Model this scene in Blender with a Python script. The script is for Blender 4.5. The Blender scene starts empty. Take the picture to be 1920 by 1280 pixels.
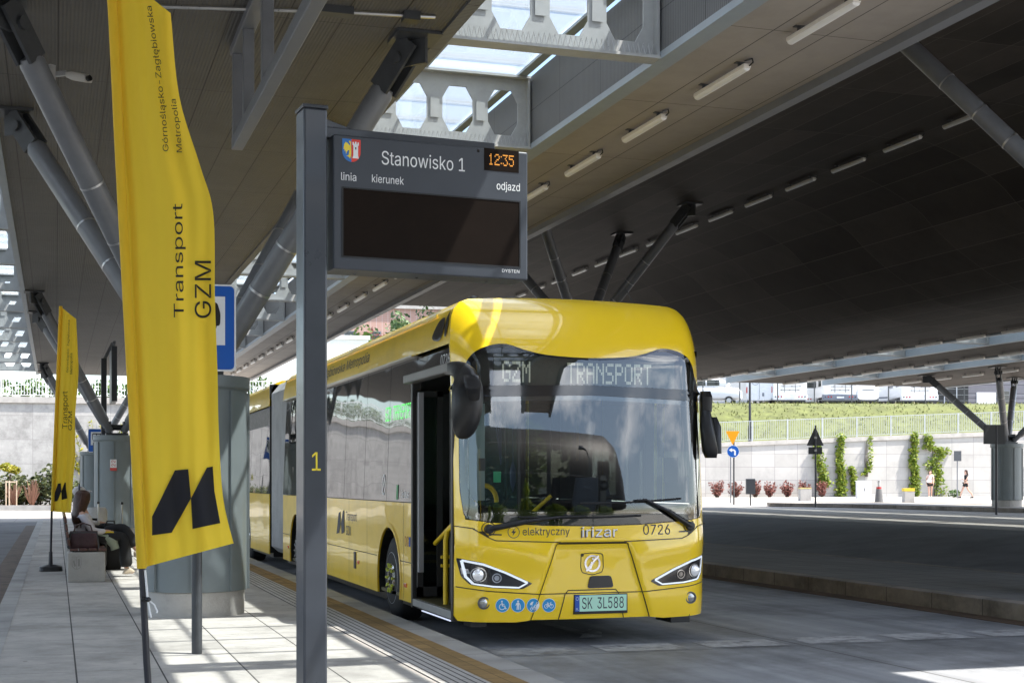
import bpy, bmesh, math, random
from mathutils import Vector, Matrix
from mathutils.geometry import delaunay_2d_cdt
sin, cos, pi, R = math.sin, math.cos, math.pi, math.radians
rnd = random.Random(7)
SC = bpy.context.scene
COL = SC.collection
# Site frame: x = across the lanes (to the right), y = along the platforms (away), z = up; road surface at z = 0.
F = 2667.0; TH = R(17.775); CT, ST = cos(TH), sin(TH); CAMZ = 1.57; HY = 900.0
def at(px, py, Z):
    X = (px - 960) * Z / F
    return Vector((X * CT + Z * ST, Z * CT - X * ST, CAMZ + (HY - py) * Z / F))
def gnd(px, py, z=0.0):
    return at(px, py, F * (CAMZ - z) / (py - HY))
def cam_dir(dx, dz):
    return Vector((dx * CT + dz * ST, dz * CT - dx * ST, 0))

def tag(o, label=None, cat=None, group=None, kind=None):
    if label: o['label'] = label
    if cat: o['category'] = cat
    if group: o['group'] = group
    if kind: o['kind'] = kind
    return o
def empty(name, loc, rz, label, cat, group=None):
    o = bpy.data.objects.new(name, None); COL.objects.link(o)
    o.location = loc; o.rotation_euler = (0, 0, rz); o.empty_display_size = .2
    return tag(o, label, cat, group)
def kids(o):
    return [c for c in bpy.data.objects if c.parent == o]
def copy_tree(o, parent=None):
    c = o.copy(); COL.objects.link(c)
    if parent is not None: c.parent = parent
    for ch in kids(o): copy_tree(ch, c)
    return c
ORD = 'first second third fourth fifth sixth seventh eighth ninth tenth eleventh twelfth thirteenth fourteenth fifteenth sixteenth seventeenth eighteenth nineteenth twentieth twenty-first twenty-second twenty-third twenty-fourth'.split()

def resample(poly, step):
    out = []
    n = len(poly)
    for i in range(n):
        a = poly[i]; b = poly[(i + 1) % n]
        d = math.hypot(b[0] - a[0], b[1] - a[1]); k = max(1, int(math.ceil(d / step)))
        for j in range(k): out.append((a[0] + (b[0] - a[0]) * j / k, a[1] + (b[1] - a[1]) * j / k))
    return out
def inside(p, poly):
    x, y = p; c = False; n = len(poly); j = n - 1
    for i in range(n):
        xi, yi = poly[i]; xj, yj = poly[j]
        if (yi > y) != (yj > y) and x < (xj - xi) * (y - yi) / (yj - yi) + xi: c = not c
        j = i
    return c
def area2(poly):
    return sum(poly[i][0] * poly[(i + 1) % len(poly)][1] - poly[(i + 1) % len(poly)][0] * poly[i][1] for i in range(len(poly)))
def panel2d(outer, holes=(), step=.1):
    loops = [resample(outer, step)] + [resample(h, step) for h in holes]
    pts = []; edges = []
    for lp in loops:
        n0 = len(pts); pts += lp
        edges += [(n0 + i, n0 + (i + 1) % len(lp)) for i in range(len(lp))]
    xs = [p[0] for p in loops[0]]; ys = [p[1] for p in loops[0]]
    nx = int((max(xs) - min(xs)) / step); ny = int((max(ys) - min(ys)) / step)
    for i in range(1, nx + 1):
        for j in range(1, ny + 1):
            p = (min(xs) + (i - .5 + .07 * (j % 2)) * step, min(ys) + (j - .5) * step)
            if inside(p, loops[0]) and not any(inside(p, h) for h in loops[1:]): pts.append(p)
    res = delaunay_2d_cdt([Vector(p) for p in pts], edges, [], 0, 1e-6)
    V = [(v.x, v.y) for v in res[0]]
    T = []
    for f in res[2]:
        q = [V[i] for i in f]; lm = max((q[i][0]-q[i-1][0])**2 + (q[i][1]-q[i-1][1])**2 for i in range(len(q)))
        if abs(area2(q)) < 2e-3 * lm: continue      # slivers along an edge spoil the smooth normals
        c = (sum(V[i][0] for i in f) / len(f), sum(V[i][1] for i in f) / len(f))
        if inside(c, loops[0]) and not any(inside(c, h) for h in loops[1:]): T.append(tuple(f))
    return V, T, loops

class MB:
    def __init__(s): s.v = []; s.f = []
    def add(s, V, Fc):
        n = len(s.v); s.v += [tuple(v) for v in V]; s.f += [tuple(i + n for i in f) for f in Fc]; return s
    def box(s, x0, x1, y0, y1, z0, z1):
        return s.add([(x0,y0,z0),(x1,y0,z0),(x1,y1,z0),(x0,y1,z0),(x0,y0,z1),(x1,y0,z1),(x1,y1,z1),(x0,y1,z1)],
                     [(3,2,1,0),(4,5,6,7),(0,1,5,4),(1,2,6,5),(2,3,7,6),(3,0,4,7)])
    def obox(s, c, a, b, d):
        c, a, b, d = Vector(c), Vector(a), Vector(b), Vector(d); V = []
        for k in (-1, 1):
            for i, j in ((-1,-1),(1,-1),(1,1),(-1,1)): V.append(c + a*i + b*j + d*k)
        return s.add(V, [(3,2,1,0),(4,5,6,7),(0,1,5,4),(1,2,6,5),(2,3,7,6),(3,0,4,7)])
    def bar(s, a, b, w, h, up=(0,0,1)):
        a, b = Vector(a), Vector(b); d = (b - a); L = d.length; d.normalize()
        x = d.cross(Vector(up))
        if x.length < 1e-4: x = d.cross(Vector((0,1,0)))
        x.normalize(); y = x.cross(d)
        return s.obox((a + b) / 2, x * w / 2, y * h / 2, d * L / 2)
    def tube(s, pts, r, n=10, cap=True, sq=None):
        pts = [Vector(p) for p in pts]; m = len(pts)
        rs = r if isinstance(r, (list, tuple)) else [r] * m
        t0 = (pts[1] - pts[0]).normalized(); up = Vector((0,0,1)) if abs(t0.z) < .9 else Vector((0,1,0))
        x = t0.cross(up).normalized(); V = []; Fc = []
        for i, p in enumerate(pts):
            t = ((pts[min(i+1, m-1)] - pts[max(i-1, 0)])).normalized()
            x = (x - t * x.dot(t)).normalized(); y = t.cross(x)
            rr = rs[i] if isinstance(rs[i], (tuple, list)) else (rs[i], rs[i])
            for k in range(n):
                a = 2 * pi * k / n; ca, sa = cos(a), sin(a)
                if sq:
                    ca = math.copysign(abs(ca) ** sq, ca); sa = math.copysign(abs(sa) ** sq, sa)
                V.append(p + x * ca * rr[0] + y * sa * rr[1])
        for i in range(m - 1):
            for k in range(n):
                Fc.append((i*n+k, i*n+(k+1) % n, (i+1)*n+(k+1) % n, (i+1)*n+k))
        if cap: Fc += [tuple(range(n))[::-1], tuple((m-1)*n+k for k in range(n))]
        return s.add(V, Fc)
    def lathe(s, prof, n=24, c=(0,0,0), ax='z', sx=1, sy=1, cap=True):
        V = []; Fc = []; m = len(prof)
        for r, h in prof:
            for k in range(n):
                a = 2*pi*k/n; p = (r*cos(a)*sx, r*sin(a)*sy, h)
                if ax == 'x': p = (p[2], p[0], p[1])
                elif ax == 'y': p = (p[0], p[2], p[1])
                V.append((p[0]+c[0], p[1]+c[1], p[2]+c[2]))
        for i in range(m-1):
            for k in range(n): Fc.append((i*n+k, i*n+(k+1) % n, (i+1)*n+(k+1) % n, (i+1)*n+k))
        if cap: Fc += [tuple(range(n))[::-1], tuple((m-1)*n+k for k in range(n))]
        return s.add(V, Fc)
    def ball(s, c, r, n=12, m=8):
        rx, ry, rz = r if isinstance(r, (tuple, list)) else (r, r, r); V = []; Fc = []
        for i in range(m+1):
            t = pi*i/m
            for k in range(n):
                a = 2*pi*k/n; V.append((c[0]+rx*sin(t)*cos(a), c[1]+ry*sin(t)*sin(a), c[2]+rz*cos(t)))
        for i in range(m):
            for k in range(n): Fc.append((i*n+k, (i+1)*n+k, (i+1)*n+(k+1) % n, i*n+(k+1) % n))
        return s.add(V, Fc)
    def loft(s, secs, n=20, sq=.7):
        # secs: (centre, half vector a, half vector b) superellipse rings
        V = []; Fc = []; m = len(secs)
        for c, a, b in secs:
            c, a, b = Vector(c), Vector(a), Vector(b)
            for k in range(n):
                t = 2*pi*k/n; ca, sa = cos(t), sin(t)
                V.append(c + a*math.copysign(abs(ca)**sq, ca) + b*math.copysign(abs(sa)**sq, sa))
        for i in range(m-1):
            for k in range(n): Fc.append((i*n+k, i*n+(k+1) % n, (i+1)*n+(k+1) % n, (i+1)*n+k))
        Fc += [tuple(range(n))[::-1], tuple((m-1)*n+k for k in range(n))]
        return s.add(V, Fc)
    def panel(s, outer, fn, holes=(), step=.1, off=0., thick=0., back=False):
        V, T, loops = panel2d(outer, holes, step)
        s.add([fn(a, b, off) for a, b in V], T)
        if thick:
            for lp in loops:
                n = len(lp); W = [fn(a, b, off) for a, b in lp] + [fn(a, b, off - thick) for a, b in lp]
                s.add(W, [(i, (i+1) % n, n + (i+1) % n, n + i) for i in range(n)])
            if back: s.add([fn(a, b, off - thick) for a, b in V], [t[::-1] for t in T])
        return s
    def stroke(s, pts, w, fn, off=0., closed=False, step=None, cap=True):
        # flat ribbon of width w along a 2-D polyline, laid on surface fn
        if step:
            q = resample(pts, step)
            if not closed:
                k = max(1, 0); d = math.hypot(pts[-1][0]-pts[0][0], pts[-1][1]-pts[0][1])
                q2 = []
                for i in range(len(pts)-1):
                    a, b = pts[i], pts[i+1]; L = math.hypot(b[0]-a[0], b[1]-a[1]); kk = max(1, int(math.ceil(L/step)))
                    q2 += [(a[0]+(b[0]-a[0])*j/kk, a[1]+(b[1]-a[1])*j/kk) for j in range(kk)]
                q = q2 + [pts[-1]]
            pts = q
        n = len(pts); L = []; Rr = []
        for i in range(n):
            if closed: a, b = pts[(i-1) % n], pts[(i+1) % n]
            else: a, b = pts[max(i-1, 0)], pts[min(i+1, n-1)]
            tx, ty = b[0]-a[0], b[1]-a[1]; l = math.hypot(tx, ty) or 1; nx, ny = -ty/l*w/2, tx/l*w/2
            L.append(fn(pts[i][0]+nx, pts[i][1]+ny, off)); Rr.append(fn(pts[i][0]-nx, pts[i][1]-ny, off))
        m = n if closed else n-1
        return s.add(L + Rr, [(i, n+i, n+(i+1) % n, (i+1) % n) for i in range(m)])
    def disc(s, c, r, fn, off=0., n=20):
        V = [fn(c[0], c[1], off)] + [fn(c[0]+r*cos(2*pi*k/n), c[1]+r*sin(2*pi*k/n), off) for k in range(n)]
        return s.add(V, [(0, 1+k, 1+(k+1) % n) for k in range(n)])
    def poly(s, pts, fn, off=0.):
        V, T, _ = panel2d(pts, (), 10)
        return s.add([fn(a, b, off) for a, b in V], T)
    def build(s, name, mat, parent=None, smooth=False, bevel=0, seg=2, sub=0, ang=40, loc=None):
        me = bpy.data.meshes.new(name); me.from_pydata(s.v, [], s.f); me.update()
        o = bpy.data.objects.new(name, me); COL.objects.link(o)
        if mat is not None: me.materials.append(mat)
        if parent is not None: o.parent = parent
        if loc is not None: o.location = loc
        if smooth:
            me.polygons.foreach_set('use_smooth', [True] * len(me.polygons))
            if smooth != 'all':
                bm = bmesh.new(); bm.from_mesh(me)
                bmesh.ops.remove_doubles(bm, verts=bm.verts, dist=1e-5)
                for e in bm.edges:
                    if len(e.link_faces) == 2 and e.calc_face_angle(0) > R(ang): e.smooth = False
                bm.to_mesh(me); bm.free()
        if bevel:
            m = o.modifiers.new('Bevel', 'BEVEL'); m.width = bevel; m.segments = seg; m.limit_method = 'ANGLE'; m.angle_limit = R(35)
            m.harden_normals = False
        if sub:
            m = o.modifiers.new('Subsurf', 'SUBSURF'); m.levels = sub; m.render_levels = sub
        return o

# flat writing as 2-D outlines from Blender's own font
_txt = {}
try: FONT = bpy.data.fonts.load(bpy.utils.system_resource('DATAFILES', path='fonts') + '/Inter.woff2')   # Blender's own interface font
except Exception: FONT = None
def text2d(s, size=1.0, bold=0.0, space=1.0, xs=1.0):
    key = (s, bold, space)
    if key not in _txt:
        cu = bpy.data.curves.new('lettering_curve', 'FONT'); cu.body = s; cu.size = 1.0; cu.offset = bold; cu.resolution_u = 3
        cu.space_character = space; cu.fill_mode = 'FRONT'
        if FONT: cu.font = FONT
        o = bpy.data.objects.new('lettering_curve', cu); COL.objects.link(o)
        dg = bpy.context.evaluated_depsgraph_get(); dg.update()
        cv = o.evaluated_get(dg).to_curve(dg); loops = []
        for sp in cv.splines:
            P = []
            if sp.type == 'BEZIER':
                bp = sp.bezier_points; m = len(bp)
                for i in range(m):
                    p0, p1, p2, p3 = bp[i].co, bp[i].handle_right, bp[(i+1) % m].handle_left, bp[(i+1) % m].co
                    k = 1 if (p1 - p0).cross(p3 - p0).length + (p2 - p3).cross(p3 - p0).length < 1e-6 else 5
                    for j in range(k):
                        t = j / k; q = p0*(1-t)**3 + p1*3*t*(1-t)**2 + p2*3*t*t*(1-t) + p3*t**3; P.append((q.x, q.y))
            else: P = [(p.co.x, p.co.y) for p in sp.points]
            if len(P) > 2: loops.append(P)
        o.to_curve_clear() if hasattr(o, 'to_curve_clear') else None
        bpy.data.objects.remove(o); bpy.data.curves.remove(cu)
        ar = [area2(l) for l in loops]; sg = 1 if ar[max(range(len(ar)), key=lambda i: abs(ar[i]))] > 0 else -1
        V, T = [], []
        for i, l in enumerate(loops):
            if ar[i]*sg <= 0: continue
            hs = [h for j, h in enumerate(loops) if ar[j]*sg < 0 and inside(h[0], l)]
            v, t, _ = panel2d(l, hs, 5.0); n0 = len(V); V += v; T += [tuple(q + n0 for q in f) for f in t]
        _txt[key] = (V, T)
    V, T = _txt[key]
    return [(x * size * xs, y * size) for x, y in V], T
def text_fit(mb, s, box, fn, off=0., bold=0., rot=False):
    # fit writing s into box (x0, y0, x1, y1) of the 2-D surface fn; rot: reads upwards
    V, T = text2d(s, 1, bold)
    x0 = min(p[0] for p in V); x1 = max(p[0] for p in V); y0 = min(p[1] for p in V); y1 = max(p[1] for p in V)
    out = []
    for x, y in V:
        a = (x - x0) / (x1 - x0); b = (y - y0) / (y1 - y0)
        if rot: a, b = 1 - b, a
        out.append(fn(box[0] + a * (box[2] - box[0]), box[1] + b * (box[3] - box[1]), off))
    mb.add(out, T)
    return mb

# ---------------------------------------------------------------- materials
def nt(m):
    m.use_nodes = True; return m.node_tree.nodes, m.node_tree.links
def _in(b, k, v):
    if k in b.inputs: b.inputs[k].default_value = v
def mat(name, col, rough=.5, metal=0., var=.0, vscale=3., bump=0., bscale=40., coat=0., coat_rough=.05, emit=None, es=1., spec=.5, ior=None, stain=0., sscale=.6, rvar=0., wave=0., wscale=1.):
    m = bpy.data.materials.new(name); N, L = nt(m); b = N['Principled BSDF']
    _in(b, 'Base Color', (*col, 1)); _in(b, 'Roughness', rough); _in(b, 'Metallic', metal)
    _in(b, 'Coat Weight', coat); _in(b, 'Coat Roughness', coat_rough); _in(b, 'Specular IOR Level', spec)
    if ior: _in(b, 'IOR', ior)
    if emit: _in(b, 'Emission Color', (*emit, 1)); _in(b, 'Emission Strength', es)
    tc = N.new('ShaderNodeTexCoord')
    if var or stain or rvar:
        n = N.new('ShaderNodeTexNoise'); n.inputs['Scale'].default_value = vscale; n.inputs['Detail'].default_value = 6; n.inputs['Roughness'].default_value = .65
        L.new(tc.outputs['Object'], n.inputs['Vector'])
        mr = N.new('ShaderNodeMapRange'); mr.inputs['From Min'].default_value = .3; mr.inputs['From Max'].default_value = .7
        mr.inputs['To Min'].default_value = 1 - var; mr.inputs['To Max'].default_value = 1 + var; L.new(n.outputs['Fac'], mr.inputs['Value'])
        mx = N.new('ShaderNodeMix'); mx.data_type = 'RGBA'; mx.blend_type = 'MULTIPLY'; mx.inputs[0].default_value = 1
        mx.inputs[6].default_value = (*col, 1); L.new(mr.outputs[0], mx.inputs[7]); out = mx.outputs[2]
        if stain:
            n2 = N.new('ShaderNodeTexNoise'); n2.inputs['Scale'].default_value = sscale; n2.inputs['Detail'].default_value = 8; n2.inputs['Roughness'].default_value = .7
            L.new(tc.outputs['Object'], n2.inputs['Vector'])
            r2 = N.new('ShaderNodeMapRange'); r2.inputs['From Min'].default_value = .48; r2.inputs['From Max'].default_value = .62
            r2.inputs['To Min'].default_value = 1; r2.inputs['To Max'].default_value = 1 - stain; L.new(n2.outputs['Fac'], r2.inputs['Value'])
            m2 = N.new('ShaderNodeMix'); m2.data_type = 'RGBA'; m2.blend_type = 'MULTIPLY'; m2.inputs[0].default_value = 1
            L.new(out, m2.inputs[6]); L.new(r2.outputs[0], m2.inputs[7]); out = m2.outputs[2]
        L.new(out, b.inputs['Base Color'])
        if rvar:
            r3 = N.new('ShaderNodeMapRange'); r3.inputs['From Min'].default_value = .3; r3.inputs['From Max'].default_value = .7
            r3.inputs['To Min'].default_value = max(0, rough - rvar); r3.inputs['To Max'].default_value = min(1, rough + rvar)
            L.new(n.outputs['Fac'], r3.inputs['Value']); L.new(r3.outputs[0], b.inputs['Roughness'])
    if bump or wave:
        n3 = N.new('ShaderNodeTexNoise'); n3.inputs['Scale'].default_value = bscale if bump else wscale; n3.inputs['Detail'].default_value = 5 if bump else .4
        L.new(tc.outputs['Object'], n3.inputs['Vector'])
        bp = N.new('ShaderNodeBump'); bp.inputs['Strength'].default_value = bump if bump else 1.0; bp.inputs['Distance'].default_value = .01 if bump else wave
        L.new(n3.outputs['Fac'], bp.inputs['Height']); L.new(bp.outputs[0], b.inputs['Normal'])
        if coat: L.new(bp.outputs[0], b.inputs['Coat Normal'])
    return m
def glass(name, tint=(.9, .95, .95), refl=1.0, ior=1.5, rough=0., opacity=0., body=(.02,.025,.03), trans=False, wave=0., wscale=1.):
    # thin pane: see-through plus Fresnel mirror
    m = bpy.data.materials.new(name); N, L = nt(m); N.remove(N['Principled BSDF']); out = N['Material Output']
    tr = N.new('ShaderNodeBsdfTransparent'); tr.inputs[0].default_value = (*tint, 1)
    gl = N.new('ShaderNodeBsdfGlossy'); gl.inputs['Roughness'].default_value = rough; gl.inputs[0].default_value = (1, 1, 1, 1)
    fr = N.new('ShaderNodeFresnel'); fr.inputs['IOR'].default_value = ior
    ml = N.new('ShaderNodeMath'); ml.operation = 'MULTIPLY'; ml.inputs[1].default_value = refl; ml.use_clamp = True
    L.new(fr.outputs[0], ml.inputs[0])
    base = tr.outputs[0]
    if opacity:
        d = N.new('ShaderNodeBsdfTranslucent' if trans else 'ShaderNodeBsdfDiffuse'); d.inputs[0].default_value = (*body, 1)
        m1 = N.new('ShaderNodeMixShader'); m1.inputs[0].default_value = opacity; L.new(tr.outputs[0], m1.inputs[1]); L.new(d.outputs[0], m1.inputs[2]); base = m1.outputs[0]
    mx = N.new('ShaderNodeMixShader'); L.new(ml.outputs[0], mx.inputs[0]); L.new(base, mx.inputs[1]); L.new(gl.outputs[0], mx.inputs[2])
    L.new(mx.outputs[0], out.inputs[0])
    if wave:
        tc = N.new('ShaderNodeTexCoord'); n = N.new('ShaderNodeTexNoise'); n.inputs['Scale'].default_value = wscale; n.inputs['Detail'].default_value = 1.
        L.new(tc.outputs['Object'], n.inputs['Vector']); bp = N.new('ShaderNodeBump'); bp.inputs['Strength'].default_value = 1; bp.inputs['Distance'].default_value = wave
        L.new(n.outputs['Fac'], bp.inputs['Height']); L.new(bp.outputs[0], gl.inputs['Normal'])
    return m
def lines_mat(name, col, jcol, axes, rough=.7, var=.08, vscale=2., stain=0., sscale=.5, rib=None, tone=0., bump=.0, bscale=60, spec=.3, streak=0., spots=0.):
    # surface with joints: axes = [(axis, period, width, offset)], rib = (axis, period, strength); tone = per-panel brightness change
    m = bpy.data.materials.new(name); N, L = nt(m); b = N['Principled BSDF']; _in(b, 'Roughness', rough); _in(b, 'Specular IOR Level', spec)
    tc = N.new('ShaderNodeTexCoord'); sp = N.new('ShaderNodeSeparateXYZ'); L.new(tc.outputs['Object'], sp.inputs[0])
    def math_(op, a, bb=None, clamp=False):
        n = N.new('ShaderNodeMath'); n.operation = op; n.use_clamp = clamp
        for i, x in enumerate((a, bb)):
            if x is None: continue
            if isinstance(x, (int, float)): n.inputs[i].default_value = x
            else: L.new(x, n.inputs[i])
        return n.outputs[0]
    mask = None; cells = []
    for ax, per, wd, of in axes:
        q = math_('DIVIDE', math_('ADD', sp.outputs[ax], of), per); fr = math_('FRACT', q)
        d = math_('MULTIPLY', math_('ABSOLUTE', math_('SUBTRACT', fr, .5)), 1)  # .5 at joint
        mk = math_('GREATER_THAN', d, .5 - wd / per / 2); cells.append(math_('FLOOR', q))
        mask = mk if mask is None else math_('MAXIMUM', mask, mk)
    n = N.new('ShaderNodeTexNoise'); n.inputs['Scale'].default_value = vscale; n.inputs['Detail'].default_value = 8; n.inputs['Roughness'].default_value = .7
    L.new(tc.outputs['Object'], n.inputs['Vector'])
    mr = N.new('ShaderNodeMapRange'); mr.inputs['From Min'].default_value = .3; mr.inputs['From Max'].default_value = .7; mr.inputs['To Min'].default_value = 1 - var; mr.inputs['To Max'].default_value = 1 + var
    L.new(n.outputs['Fac'], mr.inputs[0]); f = mr.outputs[0]
    if tone and len(cells) > 1:
        cv = N.new('ShaderNodeCombineXYZ'); L.new(cells[0], cv.inputs[0]); L.new(cells[1], cv.inputs[1])
        wn = N.new('ShaderNodeTexWhiteNoise'); wn.noise_dimensions = '3D'; L.new(cv.outputs[0], wn.inputs['Vector'])
        f = math_('MULTIPLY', f, math_('ADD', math_('MULTIPLY', wn.outputs['Value'], 2 * tone), 1 - tone))
    if stain:
        n2 = N.new('ShaderNodeTexNoise'); n2.inputs['Scale'].default_value = sscale; n2.inputs['Detail'].default_value = 9; n2.inputs['Roughness'].default_value = .72
        L.new(tc.outputs['Object'], n2.inputs['Vector'])
        r2 = N.new('ShaderNodeMapRange'); r2.inputs['From Min'].default_value = .46; r2.inputs['From Max'].default_value = .64; r2.inputs['To Min'].default_value = 1; r2.inputs['To Max'].default_value = 1 - stain
        L.new(n2.outputs['Fac'], r2.inputs[0]); f = math_('MULTIPLY', f, r2.outputs[0])
    if streak:
        mp = N.new('ShaderNodeMapping'); mp.inputs['Scale'].default_value = (3.2, .09, 1); L.new(tc.outputs['Object'], mp.inputs[0])
        n4 = N.new('ShaderNodeTexNoise'); n4.inputs['Scale'].default_value = 1; n4.inputs['Detail'].default_value = 6; L.new(mp.outputs[0], n4.inputs['Vector'])
        r4 = N.new('ShaderNodeMapRange'); r4.inputs['From Min'].default_value = .35; r4.inputs['From Max'].default_value = .65; r4.inputs['To Min'].default_value = 1 - streak; r4.inputs['To Max'].default_value = 1 + streak * .6
        L.new(n4.outputs['Fac'], r4.inputs[0]); f = math_('MULTIPLY', f, r4.outputs[0])
    if spots:
        v = N.new('ShaderNodeTexVoronoi'); v.inputs['Scale'].default_value = 2.3; L.new(tc.outputs['Object'], v.inputs['Vector'])
        sz = N.new('ShaderNodeMapRange'); L.new(v.outputs['Color'], sz.inputs[0]); sz.inputs['To Min'].default_value = -.05; sz.inputs['To Max'].default_value = .09
        f = math_('MULTIPLY', f, math_('SUBTRACT', 1, math_('MULTIPLY', math_('LESS_THAN', v.outputs['Distance'], sz.outputs[0]), spots)))
    mx = N.new('ShaderNodeMix'); mx.data_type = 'RGBA'; mx.blend_type = 'MULTIPLY'; mx.inputs[0].default_value = 1; mx.inputs[6].default_value = (*col, 1); L.new(f, mx.inputs[7])
    mj = N.new('ShaderNodeMix'); mj.data_type = 'RGBA'; L.new(mask, mj.inputs[0]); L.new(mx.outputs[2], mj.inputs[6]); mj.inputs[7].default_value = (*jcol, 1)
    L.new(mj.outputs[2], b.inputs['Base Color'])
    h = None
    if rib:
        ax, per, st = rib
        w = math_('ABSOLUTE', math_('SUBTRACT', math_('FRACT', math_('DIVIDE', sp.outputs[ax], per)), .5))
        bp = N.new('ShaderNodeBump'); bp.inputs['Strength'].default_value = st; bp.inputs['Distance'].default_value = per * .5; L.new(w, bp.inputs['Height']); L.new(bp.outputs[0], b.inputs['Normal'])
    elif bump:
        n3 = N.new('ShaderNodeTexNoise'); n3.inputs['Scale'].default_value = bscale; n3.inputs['Detail'].default_value = 6; L.new(tc.outputs['Object'], n3.inputs['Vector'])
        bp = N.new('ShaderNodeBump'); bp.inputs['Strength'].default_value = bump; bp.inputs['Distance'].default_value = .01; L.new(n3.outputs['Fac'], bp.inputs['Height']); L.new(bp.outputs[0], b.inputs['Normal'])
    return m
def leafmat(name, a, b_, rough=.6):
    m = bpy.data.materials.new(name); N, L = nt(m); b = N['Principled BSDF']; _in(b, 'Roughness', rough)
    g = N.new('ShaderNodeNewGeometry'); mx = N.new('ShaderNodeMix'); mx.data_type = 'RGBA'
    mx.inputs[6].default_value = (*a, 1); mx.inputs[7].default_value = (*b_, 1); L.new(g.outputs['Random Per Island'], mx.inputs[0]); L.new(mx.outputs[2], b.inputs['Base Color'])
    tl = N.new('ShaderNodeBsdfTranslucent'); L.new(mx.outputs[2], tl.inputs[0]); ms = N.new('ShaderNodeMixShader'); ms.inputs[0].default_value = .3
    L.new(b.outputs[0], ms.inputs[1]); L.new(tl.outputs[0], ms.inputs[2]); L.new(ms.outputs[0], N['Material Output'].inputs[0])
    return m

M = {}
def mats():
    M['yellow'] = mat('bus_yellow_paint', (.97, .65, .018), .3, coat=.55, coat_rough=.02, var=.03, vscale=1.5, stain=.10, sscale=1.6, wave=.009, wscale=1.2)
    M['yellow_front'] = mat('bus_front_paint', (.97, .65, .018), .2, coat=1., coat_rough=.02, var=.015, vscale=2)
    M['black_gloss'] = mat('black_gloss', (.006, .006, .007), .08, coat=.5, rvar=.03, vscale=8)
    M['black'] = mat('black_plastic', (.012, .012, .013), .38, var=.2, vscale=20, rvar=.08)
    M['rubber'] = mat('rubber', (.012, .012, .013), .75, var=.25, vscale=9, bump=.15, bscale=120)
    M['seam'] = mat('seam_shadow_gap', (.05, .035, .004), .6)
    M['anthracite'] = mat('anthracite_steel', (.042, .047, .058), .32, var=.08, vscale=5, rvar=.06, coat=.2)
    M['anthracite2'] = mat('anthracite_panel', (.045, .05, .061), .35, var=.07, vscale=3, rvar=.05)
    M['steel_grey'] = mat('painted_strut_steel', (.165, .172, .185), .38, var=.12, vscale=4, rvar=.08)
    M['steel_dark'] = mat('dark_bracket_steel', (.045, .048, .052), .45, var=.2, vscale=8)
    M['beam_grey'] = mat('painted_beam_steel', (.37, .38, .375), .55, var=.08, vscale=3, stain=.12, sscale=2)
    M['flange_blue'] = mat('blue_grey_edge_steel', (.30, .345, .38), .45, var=.06, vscale=4)
    M['casing'] = mat('column_casing', (.165, .19, .195), .42, var=.07, vscale=2.5, rvar=.08, bump=.03, bscale=20)
    M['concrete'] = mat('concrete', (.42, .40, .37), .85, var=.12, vscale=5, stain=.25, sscale=2.5, bump=.35, bscale=50)
    M['white'] = mat('white_paint', (.78, .78, .77), .45, var=.05, vscale=3)
    M['white_letter'] = mat('white_lettering', (.82, .82, .82), .5)
    M['dark_letter'] = mat('dark_lettering', (.03, .034, .045), .55, var=.1, vscale=30)
    M['chrome'] = mat('chrome', (.8, .8, .8), .08, 1., rvar=.04, vscale=20)
    M['alu'] = mat('aluminium', (.5, .5, .5), .35, .8, var=.1, vscale=12, rvar=.1)
    M['hand_yellow'] = mat('yellow_handrail', (.75, .52, .02), .35, var=.05, vscale=10)
mats()
# ---------------------------------------------------------------- ground
def sstep(a, b, t):
    t = max(0., min(1., (t - a) / (b - a))); return t * t * (3 - 2 * t)
def gz(x, y):
    return .5 * sstep(13.6, 19.4, x)
def sheet(name, xs, ys, off, mt, zf=gz):
    V = [(x, y, zf(x, y) + off) for y in ys for x in xs]; n = len(xs)
    Fc = [(j*n+i, j*n+i+1, (j+1)*n+i+1, (j+1)*n+i) for j in range(len(ys)-1) for i in range(n-1)]
    return MB().add(V, Fc).build(name, mt, smooth=True)
def frange(a, b, n): return [a + (b - a) * i / n for i in range(n + 1)]

M['asphalt'] = mat('asphalt', (.145, .142, .138), .8, var=.18, vscale=1.2, stain=.25, sscale=.35, bump=.5, bscale=90, spec=.35)
M['lane'] = lines_mat('lane_concrete', (.275, .285, .298), (.07, .07, .07), [(0, 6.85, .022, -6.77), (1, 4.8, .02, -12.02)], rough=.62, var=.14, vscale=.9, stain=.5, sscale=.4, bump=.3, bscale=70, spec=.4, streak=.26, spots=.35)
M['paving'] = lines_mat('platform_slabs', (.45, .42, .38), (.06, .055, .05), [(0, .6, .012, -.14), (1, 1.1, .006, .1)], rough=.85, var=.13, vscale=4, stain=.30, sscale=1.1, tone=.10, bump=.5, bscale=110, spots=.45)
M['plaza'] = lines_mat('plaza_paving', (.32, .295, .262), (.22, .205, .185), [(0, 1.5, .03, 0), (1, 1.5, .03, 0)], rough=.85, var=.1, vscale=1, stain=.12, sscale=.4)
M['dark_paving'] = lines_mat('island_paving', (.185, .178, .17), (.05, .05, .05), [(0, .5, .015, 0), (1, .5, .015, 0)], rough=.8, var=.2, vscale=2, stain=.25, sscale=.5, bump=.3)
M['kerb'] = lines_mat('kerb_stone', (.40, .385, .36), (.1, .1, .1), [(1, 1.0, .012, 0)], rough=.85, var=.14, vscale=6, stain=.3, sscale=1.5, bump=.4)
M['kerb_dark'] = lines_mat('kerb_stone_weathered', (.24, .21, .18), (.06, .05, .05), [(1, 1.0, .012, 0)], rough=.85, var=.22, vscale=4, stain=.45, sscale=1.2, bump=.4)
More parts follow.
